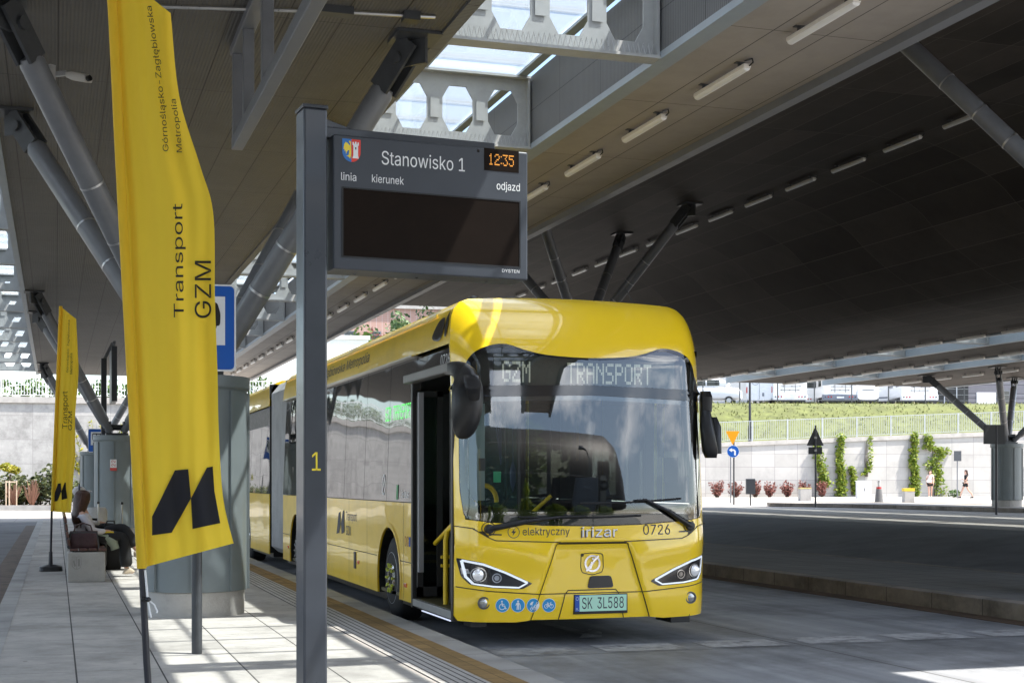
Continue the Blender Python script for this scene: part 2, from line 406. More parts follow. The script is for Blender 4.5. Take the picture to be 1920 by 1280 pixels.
M['tactile'] = lines_mat('tactile_slabs', (.46, .44, .41), (.09, .085, .08), [(0, .06, .016, 0), (1, .6, .008, 0)], rough=.85, var=.12, vscale=5, stain=.2, sscale=1.5)
M['brown_strip'] = lines_mat('ochre_pavers', (.30, .19, .075), (.09, .06, .03), [(0, .12, .006, 0), (1, .24, .008, 0)], rough=.85, var=.2, vscale=8, stain=.3, sscale=2, tone=.16)
M['gutter'] = mat('gutter_stain', (.11, .075, .05), .8, var=.35, vscale=5, stain=.4, sscale=2)
M['road_paint'] = mat('worn_road_paint', (.38, .385, .39), .7, var=.28, vscale=7, stain=.5, sscale=3)

xs = [-160, -60, -30, -10, 0, 5, 10, 13.4] + frange(13.8, 19.4, 10) + [21, 25, 32, 45, 60, 90, 150, 300]
ys = [-150, -60, -20, 0, 20, 40, 50, 56, 62, 70, 80, 100, 140, 200, 400]
tag(sheet('ground', xs, ys, 0, M['asphalt']), kind='structure')
tag(sheet('road', [3.2, 6.8, 10.3], frange(-25, 56, 9), .004, M['lane']), kind='structure')
pz = sheet('plaza', frange(19.4, 20, 2) + [22, 26, 32, 45, 60, 80, 120], frange(-20, 110, 10), .006, M['plaza']); tag(pz, kind='structure')
tag(sheet('far_pavement', [-60, -30, 0, 5, 10, 13.4] + frange(13.8, 19.39, 10), [56.2, 62, 70, 80, 100, 130], .008, M['plaza']), kind='structure')
# near platform
def slabtop(name, x0, x1, y0, y1, z, mt, z0=-.05):
    return tag(MB().box(x0, x1, y0, y1, z0, z).build(name, mt), kind='structure')
PT = .17
slabtop('platform', -.42, 3.11, -8, 52, PT, M['paving'])
slabtop('platform_kerb', 3.11, 3.35, -8, 52, PT + .003, M['kerb'])
slabtop('platform_rear_kerb', -.60, -.42, -8, 52, PT + .003, M['kerb'])
slabtop('platform_end_kerb', -.60, 3.35, 52, 52.2, PT + .003, M['kerb'])
tag(MB().box(2.86, 3.11, -8, 52, PT + .001, PT + .005).build('ochre_strip', M['brown_strip']), kind='structure')
tag(MB().box(2.52, 2.86, -8, 52, PT + .001, PT + .006).build('tactile_strip', M['tactile']), kind='structure')
tag(MB().box(-.98, -.66, -8, 52, .002, .012).build('gutter_strip', M['gutter']), kind='structure')
# island platform beyond the bus lanes
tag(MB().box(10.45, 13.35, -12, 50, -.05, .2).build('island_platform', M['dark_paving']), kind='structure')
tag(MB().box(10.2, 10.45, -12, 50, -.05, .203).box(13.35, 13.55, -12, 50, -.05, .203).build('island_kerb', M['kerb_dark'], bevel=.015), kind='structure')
tag(MB().box(9.9, 10.2, -12, 50, .006, .012).build('lane_gutter', M['gutter']), kind='structure')
# far island with a curved nose
def isl(x, y, o): return (x, y, .5 + .02 + o)
nose = [(30.4, 30), (34, 30), (34, 52), (30.0, 53.6), (28.2, 53.0), (27.6, 51.6), (28.6, 50.0), (29.8, 46)]
tag(MB().panel(nose, isl, step=4, off=.12, thick=.2).build('far_island', M['plaza']), kind='structure')
ring = MB()
for i in range(len(nose)):
    a, b = nose[i], nose[(i + 1) % len(nose)]; ring.bar((a[0], a[1], .59), (b[0], b[1], .59), .16, .13)
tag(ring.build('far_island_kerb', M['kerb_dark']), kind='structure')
# painted markings
mk = MB()
for k in range(6):
    x = 3.76 + 1.04 * k
    mk.add([(x, 12.1, .0085), (x + .8, 12.06, .0085), (x + .8, 12.58, .0085), (x + .02, 12.62, .0085)], [(0, 1, 2, 3)])
tag(mk.build('road_marking', M['road_paint']), kind='structure')
am = MB(); a = gnd(1012, 1166); b = gnd(1108, 1190)
am.bar((a.x, a.y, .005), (b.x, b.y, .005), .007, .13, (1, 0, 0)) if False else None
d = (b - a).normalized(); nrm = Vector((-d.y, d.x, 0))
am.add([a + nrm * .07 + Vector((0, 0, .0085)), a - nrm * .07 + Vector((0, 0, .0085)), b - nrm * .07 + Vector((0, 0, .0085)), b + nrm * .07 + Vector((0, 0, .0085))], [(0, 1, 2, 3)])
h0 = gnd(1086, 1197); h1 = gnd(1128, 1197); h2 = gnd(1128, 1186); h3 = gnd(1104, 1180)
am.add([Vector((p.x, p.y, .0125)) for p in (h0, h1, h2, h3)], [(0, 1, 2, 3)])
tag(am.build('arrow_marking', M['road_paint']), kind='structure')

# ---------------------------------------------------------------- canopies
CZ = 5.82; GZ = 6.72; BY0 = 13.25; BP = 4.1
RIB = (.30, .28, .255)
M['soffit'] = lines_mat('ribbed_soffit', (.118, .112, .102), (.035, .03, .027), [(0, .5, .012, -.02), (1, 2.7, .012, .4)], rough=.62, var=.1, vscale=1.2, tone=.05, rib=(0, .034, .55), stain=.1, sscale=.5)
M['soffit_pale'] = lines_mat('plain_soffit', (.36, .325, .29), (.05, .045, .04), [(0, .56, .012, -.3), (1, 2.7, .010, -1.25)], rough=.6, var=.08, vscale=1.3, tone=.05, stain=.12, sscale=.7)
M['soffit_shaded'] = lines_mat('shaded_soffit', (.058, .050, .043), (.13, .115, .10), [(0, .6, .012, 0), (1, 2.7, .012, -1.25)], rough=.65, var=.13, vscale=.8, tone=.28, stain=.2, sscale=.6, spec=.08)  # deep shade under these canopies is put into the panel colour
M['fascia'] = lines_mat('ribbed_fascia', (.13, .13, .128), (.05, .05, .05), [(1, 1.35, .012, 0), (2, .45, .01, 0)], rough=.55, var=.08, rib=(1, .04, .5))
M['roof_top'] = mat('roof_membrane', (.25, .25, .25), .8, var=.1)
M['skyglass'] = glass('skylight_glass', (.86, .9, .92), .7, 1.4, opacity=.12, body=(.9, .93, .96), trans=True)
def slab(name, prof, y0, y1, th, mt, parent):
    n = len(prof); V = []
    for y in (y0, y1):
        V += [(x, y, z) for x, z in prof]
    soff = MB().add(V, [(i, n + i, n + i + 1, i + 1) for i in range(n - 1)]).build(name, mt, parent, smooth=True)
    T = []
    for y in (y0, y1): T += [(x, y, z + .012) for x, z in prof] + [(x, y, z + th) for x, z in prof]
    fc = [(n+i, n+i+1, 3*n+i+1, 3*n+i) for i in range(n-1)]
    for b in (0, 2*n): fc += [(b+i, b+i+1, b+n+i+1, b+n+i) for i in range(n-1)]
    fc += [(0, n, 3*n, 2*n), (n-1, 2*n-1, 4*n-1, 3*n-1)]
    MB().add(T, fc).build('roof_deck', M['roof_top'], parent)
    return soff
def edge(parent, x0, x1, z0, z1, y0, y1, name='edge_beam', mt=None):
    return MB().box(x0, x1, y0, y1, z0, z1).build(name, mt or M['flange_blue'], parent)
def castellated(parent, x0, x1, y, z0, z1, spikes=False):
    mid = (z0 + z1) / 2; H = (z1 - z0) * .33; W = .2; holes = []; x = x1 - .34
    while x > x0 + .12:
        if x - W < x0 + .05: break
        holes.append([(x - W, mid - H*.45), (x - .11, mid - H), (x + .11, mid - H), (x + W, mid - H*.45), (x + W, mid + H*.45), (x + .11, mid + H), (x - .11, mid + H), (x - W, mid + H*.45)])
        x -= .6
    mb = MB().panel([(x0, z0), (x1, z0), (x1, z1), (x0, z1)], lambda a, b, o: (a, y + .012 - o, b), holes, step=1, off=.012, thick=.024, back=True)
    mb.box(x0, x1, y - .11, y + .11, z0 - .03, z0); mb.box(x0, x1, y - .11, y + .11, z1, z1 + .03)
    mb.box(x1 - .03, x1 - .005, y - .1, y + .1, z0, z1); mb.box(x0 + .005, x0 + .03, y - .1, y + .1, z0, z1)
    for hx in holes:
        cx = (hx[0][0] + hx[3][0]) / 2
        if cx - .3 > x0: mb.box(cx - .36, cx - .24, y - .018, y - .0125, mid - .13, mid + .13)
    o = mb.build('castellated_beam', M['beam_grey'], parent)
    if spikes:
        sp = MB(); k = 0; xx = x0 + .05
        while xx < x1 - .05:
            for s_ in (-1, 1): sp.bar((xx, y - .07, z0), (xx + .02*s_, y - .08 - .02*s_, z0 + .11), .004, .004)
            xx += .055
        sp.build('bird_spikes', M['alu'], o)
    return o
def skylight(label, x0, x1, z0, z1, y0, y1, beams, name='skylight', spikes=0, hang=True):
    e = empty(name, (0, 0, 0), 0, label, 'skylight')
    for k, y in enumerate(beams): castellated(e, x0, x1, y, z0, z1, k < spikes)
    MB().box(x0, x1, y0, y1, z1 + .07, z1 + .085).build('glazing', M['skyglass'], e)
    bars = MB(); y = y0
    while y < y1:
        bars.box(x0, x1, y - .022, y + .022, z1 + .087, z1 + .13); y += BP / 4
    bars.box(x0 + .80, x0 + .835, y0, y1, z1 + .035, z1 + .068); bars.box(x1 - .16, x1 - .04, y0, y1, z1 + .035, z1 + .068)
    bars.build('glazing_bars', M['flange_blue'], e)
    return e
beams = [BY0 + BP * k for k in range(-3, 12)]
cv = empty('platform_canopy', (0, 0, 0), 0, 'wide ribbed grey-brown canopy over the near platform with the feather flags', 'canopy')
slab('soffit', [(-.66, CZ), (3.48, CZ)], -2.5, 60, .35, M['soffit'], cv)
edge(cv, 3.48, 3.60, CZ - .03, CZ + .9, -2.5, 60, mt=M['fascia']); edge(cv, -.76, -.66, CZ - .03, CZ + .9, -2.5, 60)
skylight('long glazed skylight with castellated beams above the yellow bus', 3.60, 5.78, CZ + .01, CZ + .88, -2.5, 60, beams, spikes=7)
st = empty('lane_canopy', (0, 0, 0), 0, 'pale plain ceiling strip carrying the nearest row of batten lights', 'canopy')
slab('soffit', [(5.98, CZ), (7.66, CZ)], -2.5, 60, .35, M['soffit_pale'], st)
MB().box(5.80, 5.88, -2.5, 60, CZ + .06, CZ + .92).build('fascia', M['fascia'], st)
edge(st, 5.78, 5.98, CZ - .025, CZ + .05, -2.5, 60); edge(st, 7.66, 7.80, CZ - .09, CZ + .05, -2.5, 60, mt=M['steel_grey'])
dk = empty('island_canopy', (0, 0, 0), 0, 'huge dark canopy curving down to the right behind the bus', 'canopy')
DK = [(7.8, 6.3), (10.4, 6.3), (13, 6.3), (15.1, 6.3), (15.6, 6.24), (16.3, 6.0), (17, 5.63), (17.4, 5.28), (17.8, 4.97), (18.3, 4.64), (19.1, 4.2), (19.8, 4.0), (21, 3.87), (22, 3.82), (23.2, 3.8)]
DKz = [(x, w + CAMZ) for x, w in DK]
def spl(pts, n=3):
    out = []
    for i in range(len(pts) - 1):
        p0 = pts[max(i-1, 0)]; p1 = pts[i]; p2 = pts[i+1]; p3 = pts[min(i+2, len(pts)-1)]
        for k in range(n):
            t = k / n
            out.append(tuple(.5*((2*p1[j]) + (-p0[j]+p2[j])*t + (2*p0[j]-5*p1[j]+4*p2[j]-p3[j])*t*t + (-p0[j]+3*p1[j]-3*p2[j]+p3[j])*t**3) for j in range(len(p1))))
    return out + [pts[-1]]
slab('soffit', DKz[:2], 6.6, 50, .4, M['soffit_shaded'], dk)
slab('soffit', spl(DKz[1:], 3), 7.9, 50, .4, M['soffit_shaded'], dk)
MB().box(7.805, 7.88, 6.6, 60, CZ - .02, 7.9).build('fascia', M['steel_grey'], dk)
edge(dk, 23.2, 23.34, 5.33, 6.2, 8.8, 50)
s3z = 5.37
cv3 = empty('far_canopy', (0, 0, 0), 0, 'low dark canopy strip between the two far skylights at the right edge', 'canopy')
slab('soffit', [(24.9, s3z), (27.4, s3z)], 8.8, 50, .35, M['soffit_shaded'], cv3)
edge(cv3, 24.74, 24.9, 5.33, 6.2, 8.8, 50); edge(cv3, 27.4, 27.54, 5.33, 6.2, 8.8, 50)
cv4 = empty('far_canopy', (0, 0, 0), 0, 'outermost canopy strip resting on the splayed struts by the retaining wall', 'canopy')
slab('soffit', [(29.1, s3z), (34.5, s3z)], 8.8, 50, .35, M['soffit_shaded'], cv4)
edge(cv4, 28.96, 29.1, 5.33, 6.2, 8.8, 50); edge(cv4, 34.5, 34.64, 5.33, 6.2, 8.8, 50)
b2 = [BY0 + BP * k for k in range(0, 9)]
skylight('glazed gap right beside the curved dark canopy, with pale cross beams', 23.34, 24.74, 5.39, 6.18, 8.8, 50, b2)
skylight('outer glazed gap above the far column, with pale cross beams', 27.54, 28.96, 5.39, 6.18, 8.8, 50, b2)
skylight('glazed skylight with castellated beams along the left frame edge', -2.9, -.76, CZ + .01, CZ + .88, -2.5, 60, beams, spikes=0)
lc = empty('left_lane_canopy', (0, 0, 0), 0, 'grey canopy strip over the lane left of the near platform', 'canopy')
slab('soffit', [(-7.4, CZ), (-3.02, CZ)], -2.5, 60, .35, M['soffit'], lc)
edge(lc, -3.02, -2.9, CZ - .03, CZ + .9, -2.5, 60); edge(lc, -7.5, -7.4, CZ - .03, CZ + .5, -2.5, 60)

# ---------------------------------------------------------------- batten lights
M['lamp_white'] = mat('lamp_housing', (.72, .68, .62), .45, var=.06, vscale=12)
M['lamp_diff'] = mat('lamp_diffuser', (.85, .84, .82), .3)
def batten(loc, label, group):
    e = empty('batten_light', loc, 0, label, 'ceiling light', group)
    MB().box(-.042, .042, -.6, .6, -.10, -.055).build('housing', M['lamp_white'], e, bevel=.012)
    MB().lathe([(.02, -.585), (.038, -.58), (.04, 0), (.038, .58), (.02, .585)], 12, (0, 0, -.102), 'y', 1, .7).build('diffuser', M['lamp_diff'], e, smooth=True)
    for y in (-.42, .42):
        MB().box(-.015, .015, y - .012, y + .012, -.055, 0).box(-.05, .05, y - .03, y + .03, -.008, 0).build('bracket', M['steel_dark'], e)
    MB().tube([(.02, -.6, -.08), (.03, -.66, -.06), (.03, -.64, -.02), (.02, -.5, -.004)], .008, 6).build('cable', M['black'], e)
    return e
protos = None
def row(x, z, y0, dy, n, where, group, kind='near'):
    global protos
    for k in range(n):
        lab = '%s batten light from the near end, %s' % (ORD[k], where)
        p = (x, y0 + dy * k, z)
        if protos is None: protos = batten(p, lab, group)
        else:
            c = copy_tree(protos); c.location = p; c['label'] = lab; c['group'] = group
row(6.63, CZ, 11.45, 2.06, 23, 'under the pale ceiling strip', 'batten lights under the pale ceiling strip')
row(14.9, 6.3 + CAMZ, 20.95, 1.89, 15, 'high under the dark canopy', 'batten lights high under the dark canopy')
row(22.8, 3.81 + CAMZ, 28.0, 1.89, 12, 'along the low rim of the dark canopy', 'batten lights along the low rim of the dark canopy')
row(26.8, s3z, 33.5, 1.89, 9, 'under the low far canopy strip', 'batten lights under the low far canopy strip')
row(30.9, s3z, 35.4, 1.89, 8, 'under the outermost canopy strip', 'batten lights under the outermost canopy strip')

# ---------------------------------------------------------------- columns with splayed struts
def column(x, y, g, top, cz, label, marks=False, far=False, group=None, sx=1.87, sy=2.05, cx=None):
    e = empty('canopy_column', (x, y, g), 0, label, 'column', group); T = top - g; C_ = cz - g; r = .53; n = 40
    MB().lathe([(r - .025, -.02), (r - .025, .25)], n).build('plinth', M['concrete'], e, smooth=True)
    prof = MB().lathe([(r, .255), (r, T - .14)], n)
    cs = prof.build('casing', M['casing'], e, smooth=True)
    for k in range(8):
        a = 2 * pi * k / 8 + .62
        MB().obox((r * cos(a) + .012 * cos(a), r * sin(a) + .012 * sin(a), (T + .1) / 2), (.016 * cos(a), .016 * sin(a), 0), (-.011 * sin(a), .011 * cos(a), 0), (0, 0, (T - .42) / 2)).build('rib', M['casing'], cs)
    MB().lathe([(r + .012, T - .14), (r + .03, T - .12), (r + .03, T), (.2, T + .004)], n).build('cap', M['casing'], e, smooth=True, bevel=.006)
    hub = MB().box(-.26, .26, -.26, .26, T, T + .06)
    for sxx in (-1, 1): hub.box(sxx * .16 - .02, sxx * .16 + .02, -.24, .24, T + .06, T + .34)
    hub.lathe([(.07, -.3), (.07, .3)], 12, (0, 0, T + .2), 'x'); hub.build('hub', M['steel_dark'], e)
    for i in (-1, 1):
        for j in (-1, 1):
            a = Vector((i * .17, j * .17, T + .12)); tx = (i * sx) if cx is None else cx[(i + 1) // 2]
            b = Vector((tx, j * sy, C_ - .02)); d = (b - a).normalized(); q = b - d * .55
            s = MB().tube([a, a + d * .25, a + d * .3, q - d * .06, q], [.085, .085, .118, .118, .09], 18).build('strut', M['steel_grey'], e, smooth=True)
            MB().tube([a + d * .95, a + d * .975], .121, 18).tube([a + d * 1.5, a + d * 1.52], .121, 18).tube([a + d * 2.1, a + d * 2.12], .121, 18).build('band', M['alu'], s, smooth=True)
            side = d.cross(Vector((0, 0, 1))).normalized(); nn = side.cross(d)
            fk = MB()
            for w in (-1, 1): fk.obox(q + d * .24 + side * .075 * w, side * .018, nn * .11, d * .27)
            fk.tube([q + d * .3 - side * .13, q + d * .3 + side * .13], .06, 14)
            fk.box(b.x - .22, b.x + .22, b.y - .22, b.y + .22, C_ - .035, C_ - .004)
            fk.obox(b - Vector((0, 0, .14)), side * .02, d.cross(side) * .0 + Vector((d.x, d.y, 0)).normalized() * .13, Vector((0, 0, .12)))
            fk.build('fork_bracket', M['steel_dark'], e)
    return e
column(1.404, 15.3, PT, 2.65, CZ, 'grey clad round canopy column behind the big yellow flag, concrete foot in sunlight', group='canopy columns')
column(1.404, 35.8, PT, 2.65, CZ, 'grey clad canopy column past the bench with a small red and white notice', group='canopy columns')
column(1.404, 56.3, PT, 2.65, CZ, 'farthest grey canopy column of the near platform, small in shade', group='canopy columns')
column(11.9, 31.7, .2, 4.95, 7.87, 'tall canopy column hidden by the bus, only its splayed struts showing above the roof', group='canopy columns')
column(11.9, 14.3, .2, 4.95, 7.87, 'tall canopy column just outside the right edge, one strut crossing the top right corner', group='canopy columns')
column(31.9, 42.4, .62, 2.85, s3z, 'grey canopy column at the right frame edge before the pale wall', group='canopy columns', sx=1.9)
# notice on the second column
nb = empty('notice', (1.404 - .1, 35.8 - .56, 1.9), 0, 'small white and red notice stuck on the shaded column past the bench', 'notice')
MB().box(-.075, .075, -.004, .004, -.1, .17).build('sheet', M['white'], nb)
M['red'] = mat('red_print', (.55, .06, .05), .5)
tb = MB().box(-.075, .075, -.008, -.005, -.1, -.03)
text_fit(tb, '22', (-.045, .0, .045, .15), lambda a, b, o: (a, -.006 - o, b), .0, .01, True); tb.build('print', M['red'], nb)

# cctv camera on the near strut
p = at(128, 142, 14.3)
cc = empty('cctv_camera', p, R(30), 'small beige camera clamped to the near left strut', 'camera')
M['beige'] = mat('beige_housing', (.52, .50, .46), .45, var=.08)
MB().loft([((-.01, -.02, 0), (.035, 0, 0), (0, 0, .03)), ((.03, -.06, -.012), (.05, 0, 0), (0, 0, .045)), ((.09, -.12, -.025), (.05, 0, 0), (0, 0, .045)), ((.13, -.16, -.035), (.045, 0, 0), (0, 0, .04))], 16, .5).build('housing', M['beige'], cc, smooth=True)
MB().lathe([(.03, -.02), (.03, .012)], 14, (.125, -.175, -.035), 'y').build('lens', M['black_gloss'], cc, smooth=True)
MB().bar((-.02, 0, .02), (-.13, .1, .0), .03, .05).box(-.17, -.11, .05, .15, -.09, .09).build('clamp', M['alu'], cc)

# frame of square tubes hung from the near canopy
hf = empty('hanging_frame', (1.69, 13, CZ), 0, 'grey open frame of square tubes hung from the canopy top left of the display', 'frame')
MB().box(-.055, .055, -5, 1.1, -1.02, -.9).build('bottom_rail', M['steel_grey'], hf, bevel=.008)
MB().box(-.07, .07, -5, 1.1, -.1, -.012).build('top_rail', M['steel_grey'], hf, bevel=.008)
for y in (1.05, .25, -1.0): MB().box(-.05, .05, y - .05, y + .05, -.9, -.1).build('hanger', M['steel_grey'], hf, bevel=.006)
# conduit under the near canopy
cp = empty('conduit', (2.2, 12.6, CZ), 0, 'thin pale conduit with a junction clip running under the near canopy edge', 'pipe')
MB().tube([(-1.6, .5, -.03), (.2, .1, -.03), (.9, .0, -.03), (1.1, 0, -.02)], .018, 8).build('pipe', M['alu'], cp, smooth=True)
MB().box(.05, .35, .0, .14, -.07, -.002).build('clip', M['steel_dark'], cp)
MB().box(.8, .95, -.06, .08, -.08, -.002).build('clip', M['steel_dark'], cp)
# ---------------------------------------------------------------- articulated bus (own frame: x across, y towards the tail, z up)
BX, BYF = 4.835, 12.7
bus = empty('articulated_bus', (BX, BYF, 0), 0, 'yellow articulated electric bus waiting at the platform, front door open', 'bus')
HW = 1.275
def bfy(x, z):
    ax = min(1., abs(x) / HW); y = -.13 * (1 - ax * ax)
    if ax > .78: y += .17 * ((ax - .78) / .22) ** 2.3
    if z > 1.3: y += .095 * (z - 1.3)
    if z > 2.68:
        t = min(1., (z - 2.68) / .70); y += .60 * (1 - math.sqrt(max(0., 1 - t * t)))
    if z < .5: y += .35 * (.5 - z) ** 2
    # pressed shapes: swage running down from the corners to the middle, recessed middle panel
    zl = 1.02 - .20 * (1 - ax) - .04
    y -= .022 * math.exp(-((z - zl) / .13) ** 2) * sstep(.16, .5, ax)
    if .25 < z < 1.05:
        hw = .36 + (.98 - z) * .34
        y += .028 * (1 - sstep(hw - .03, hw + .03, abs(x))) * (1 - sstep(.955, .975, z))
    return y
def bfn(x, z, off=0.): return (x, bfy(x, z) - off, z)
def fr(px, py):
    d = 0.
    for _ in range(8):
        k = (px - 105) * CT / F; u = BYF + d; v = k * u * CT / (1 - k * ST); Z = u * CT + v * ST
        x = v - BX; z = CAMZ + (HY - py) * Z / F; d = bfy(x, z)
    return (x, z)
def frs(*pts): return [fr(*p) for p in pts]
def mir(pts): return [(-x, z) for x, z in pts]
def smooth_poly(pts, n=4):
    out = []; m = len(pts)
    for i in range(m):
        p0, p1, p2, p3 = pts[i-1], pts[i], pts[(i+1) % m], pts[(i+2) % m]
        for k in range(n):
            t = k / n
            out.append(tuple(.5*((2*p1[j]) + (-p0[j]+p2[j])*t + (2*p0[j]-5*p1[j]+4*p2[j]-p3[j])*t*t + (-p0[j]+3*p1[j]-3*p2[j]+p3[j])*t**3) for j in (0, 1)))
    return out
def rpoly(pts, r, n=5):
    out = []; m = len(pts)
    for i in range(m):
        a, b, c = Vector(pts[i-1]), Vector(pts[i]), Vector(pts[(i+1) % m])
        rr = min(r, (a-b).length*.45, (c-b).length*.45); p = b + (a-b).normalized()*rr; q = b + (c-b).normalized()*rr
        for k in range(n + 1):
            t = k / n; out.append(tuple(p*(1-t)**2 + b*2*t*(1-t) + q*t*t))
    return out

RP = [(1.275, 2.87), (1.262, 3.0), (1.235, 3.14), (1.20, 3.22), (1.14, 3.285), (1.05, 3.32), (.8, 3.335), (.4, 3.35), (0, 3.355)]
prof = [(-x, z) for x, z in RP] + RP[-2::-1]
# front mask
ml = [(-HW, .30), (-1.25, .255), (-.75, .245), (-.6, .262), (.6, .262), (.75, .245), (1.25, .255), (HW, .30)]
outer = ml + [(HW, .6), (HW, 1.2), (HW, 1.9), (HW, 2.5)] + RP[:-1] + [(0, 3.355)] + [(-x, z) for x, z in RP[-2::-1]] + [(-HW, 2.5), (-HW, 1.9), (-HW, 1.2), (-HW, .6)]
WL = .055
wind = rpoly([(-1.205, 1.215), (-1.0, 1.19), (-.5, 1.155), (0, 1.145), (.5, 1.155), (1.0, 1.19), (1.205, 1.215), (1.235, 1.5), (1.225, 2.352), (0, 2.385), (-1.225, 2.352), (-1.235, 1.5)], .07)
dh = [(-1.21, 2.37), (0, 2.40), (1.21, 2.37), (1.19, 2.60), (1.12, 2.75), (.98, 2.83), (.80, 2.855), (.62, 2.80), (.4, 2.755), (0, 2.735), (-.4, 2.755), (-.62, 2.80), (-.80, 2.855), (-.98, 2.83), (-1.12, 2.75), (-1.19, 2.60)]
disp = smooth_poly(dh, 3); disp = [p for p in disp]
hole = [(-1.215, 1.2), (-1.0, 1.178), (-.5, 1.145), (0, 1.135), (.5, 1.145), (1.0, 1.178), (1.215, 1.2), (1.24, 1.5), (1.235, 2.36)] + [p for p in disp if p[1] > 2.42 and p[0] > 0] 
up = [p for p in disp if p[1] > 2.43]; up.sort(key=lambda p: -p[0])
hole = [(-1.2, 1.205), (-1.0, 1.178), (-.5, 1.145), (0, 1.135), (.5, 1.145), (1.0, 1.178), (1.2, 1.205), (1.232, 1.5), (1.228, 2.36)] + up + [(-1.228, 2.36), (-1.232, 1.5)]
front = MB().panel(outer, bfn, [hole], step=.032, thick=.03).build('front_mask', M['yellow_front'], bus, smooth=True, ang=60)
M['windscreen'] = glass('windscreen_glass', (.74, .80, .79), 1.8, 1.6)
M['tint'] = mat('tinted_side_glass', (.010, .011, .012), .03, coat=0, spec=1., ior=1.9, wave=.011, wscale=1.15)
M['clear_pane'] = glass('side_pane', (.66, .74, .72), 1., 1.5)
MB().panel(wind, bfn, step=.06, off=.004).build('windscreen', M['windscreen'], bus, smooth='all')
dpan = [(-1.222, 2.405), (0, 2.43), (1.222, 2.405)] + up
MB().panel(dpan, bfn, step=.05, off=.004).build('destination_window', M['windscreen'], bus, smooth='all')
# black ceramic borders
bd = MB()
inner = rpoly([(-1.14, 1.36), (-1.0, 1.325), (-.5, 1.275), (0, 1.262), (.5, 1.275), (1.0, 1.325), (1.14, 1.36), (1.195, 1.6), (1.19, 2.30), (0, 2.335), (-1.19, 2.30), (-1.195, 1.6)], .09)
bd.panel([(a*1.004, b - (.008 if b < 1.5 else -.004)) for a, b in wind], bfn, [inner], step=.07, off=.001)
bd.panel([(-1.225, 2.345), (0, 2.378), (1.225, 2.345), (1.225, 2.412), (0, 2.437), (-1.225, 2.412)], bfn, step=.07, off=.009)
din = [(p[0] * .965, 2.45 + (p[1] - 2.45) * .93) for p in up]
bd.panel([(-1.222, 2.405), (0, 2.43), (1.222, 2.405)] + up, bfn, [[(-1.15, 2.455), (0, 2.475), (1.15, 2.455)] + din], step=.06, off=.006)
bd.build('glass_border', M['black_gloss'], bus, smooth='all')
# destination board behind its window
M['board'] = mat('display_board', (.085, .10, .085), .6, var=.1, vscale=30)
db = MB().box(-.88, .98, .19, .22, 2.46, 2.76)
dbo = db.build('destination_board', M['board'], bus)
MB().box(-1.12, 1.12, .26, .30, 2.42, 2.84).build('display_surround', M['black'], bus)
F57 = {'G': '01110 10001 10000 10111 10001 10001 01110', 'Z': '11111 00001 00010 00100 01000 10000 11111', 'M': '10001 11011 10101 10101 10001 10001 10001', 'T': '11111 00100 00100 00100 00100 00100 00100',
       'R': '11110 10001 10001 11110 10100 10010 10001', 'A': '01110 10001 10001 11111 10001 10001 10001', 'N': '10001 11001 10101 10011 10001 10001 10001', 'S': '01111 10000 10000 01110 00001 00001 11110',
       'P': '11110 10001 10001 11110 10000 10000 10000', 'O': '01110 10001 10001 10001 10001 10001 01110', '1': '00100 01100 00100 00100 00100 00100 01110', '2': '01110 10001 00001 00110 01000 10000 11111',
       '3': '11111 00010 00100 00010 00001 10001 01110', '5': '11111 10000 11110 00001 00001 10001 01110', ':': '0 1 0 0 0 1 0', ' ': '00000 00000 00000 00000 00000 00000 00000'}
def dots(mb, s, x0, z0, px, pz, fn, fill=.8, sub=1):
    x = x0
    for ch in s:
        rows = F57[ch].split()
        for r, row_ in enumerate(rows):
            for c, b in enumerate(row_):
                if b == '1':
                    for q in range(sub):
                        a0 = x + c * px; b0 = z0 + (6 - r) * pz + q * pz / sub; w = px * fill; h = pz / sub * fill
                        mb.add([fn(a0, b0), fn(a0 + w, b0), fn(a0 + w, b0 + h), fn(a0, b0 + h)], [(0, 1, 2, 3)])
        x += (len(rows[0]) + 1) * px
    return mb
M['led_white'] = mat('led_white', (.5, .5, .42), .5, emit=(.9, .92, .75), es=.13)
dm = MB(); fnb = lambda a, b, o=0: (a, .187, b)
dots(dm, 'GZM', -.80, 2.505, .0166, .0285, fnb, .86, 2); dots(dm, 'TRANSPORT', -.145, 2.505, .0166, .0285, fnb, .86, 2)
dm.build('lettering', M['led_white'], dbo)
# shut lines, trims and painted lip shade on the mask
sm = MB(); W_ = .009
def line(pts, w=W_): sm.stroke(pts, w, bfn, .0045, step=.025)
line(frs((848, 985), (885, 990), (915, 1007), (930, 1013), (1052, 1016)))
line(mir(frs((848, 985), (885, 990), (915, 1007), (930, 1013), (1052, 1016))))
trap = [(-.60, .262), (-.36, .965), (-.33, .985), (.33, .985), (.36, .965), (.60, .262)]
line(trap); line([(-.345, .972), (.345, .972)], .03)  # the wide strip paints the shade below the panel lip
line([(-1.27, .575), (-1.0, .54), (-.52, .505), (.52, .505), (1.0, .54), (1.27, .575)])
line([(-.33, .262), (-.27, .50), (-.24, .535), (.24, .535), (.27, .50), (.33, .262)])
hat = rpoly([(-.115, .745), (-.10, .70), (0, .675), (.10, .70), (.115, .745), (.11, .875), (0, .885), (-.11, .875)], .03)
sm.stroke(hat, .008, bfn, .0022, closed=True)
sm.disc((-.1, .865), .016, bfn, .004, 10)
sm.build('shut_lines', M['seam'], front)
# black recesses where the upper panel meets the lamps
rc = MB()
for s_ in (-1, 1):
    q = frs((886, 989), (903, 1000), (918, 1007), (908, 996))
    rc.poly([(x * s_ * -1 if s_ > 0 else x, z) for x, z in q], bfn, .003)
rc.build('corner_recess', M['seam'], front)
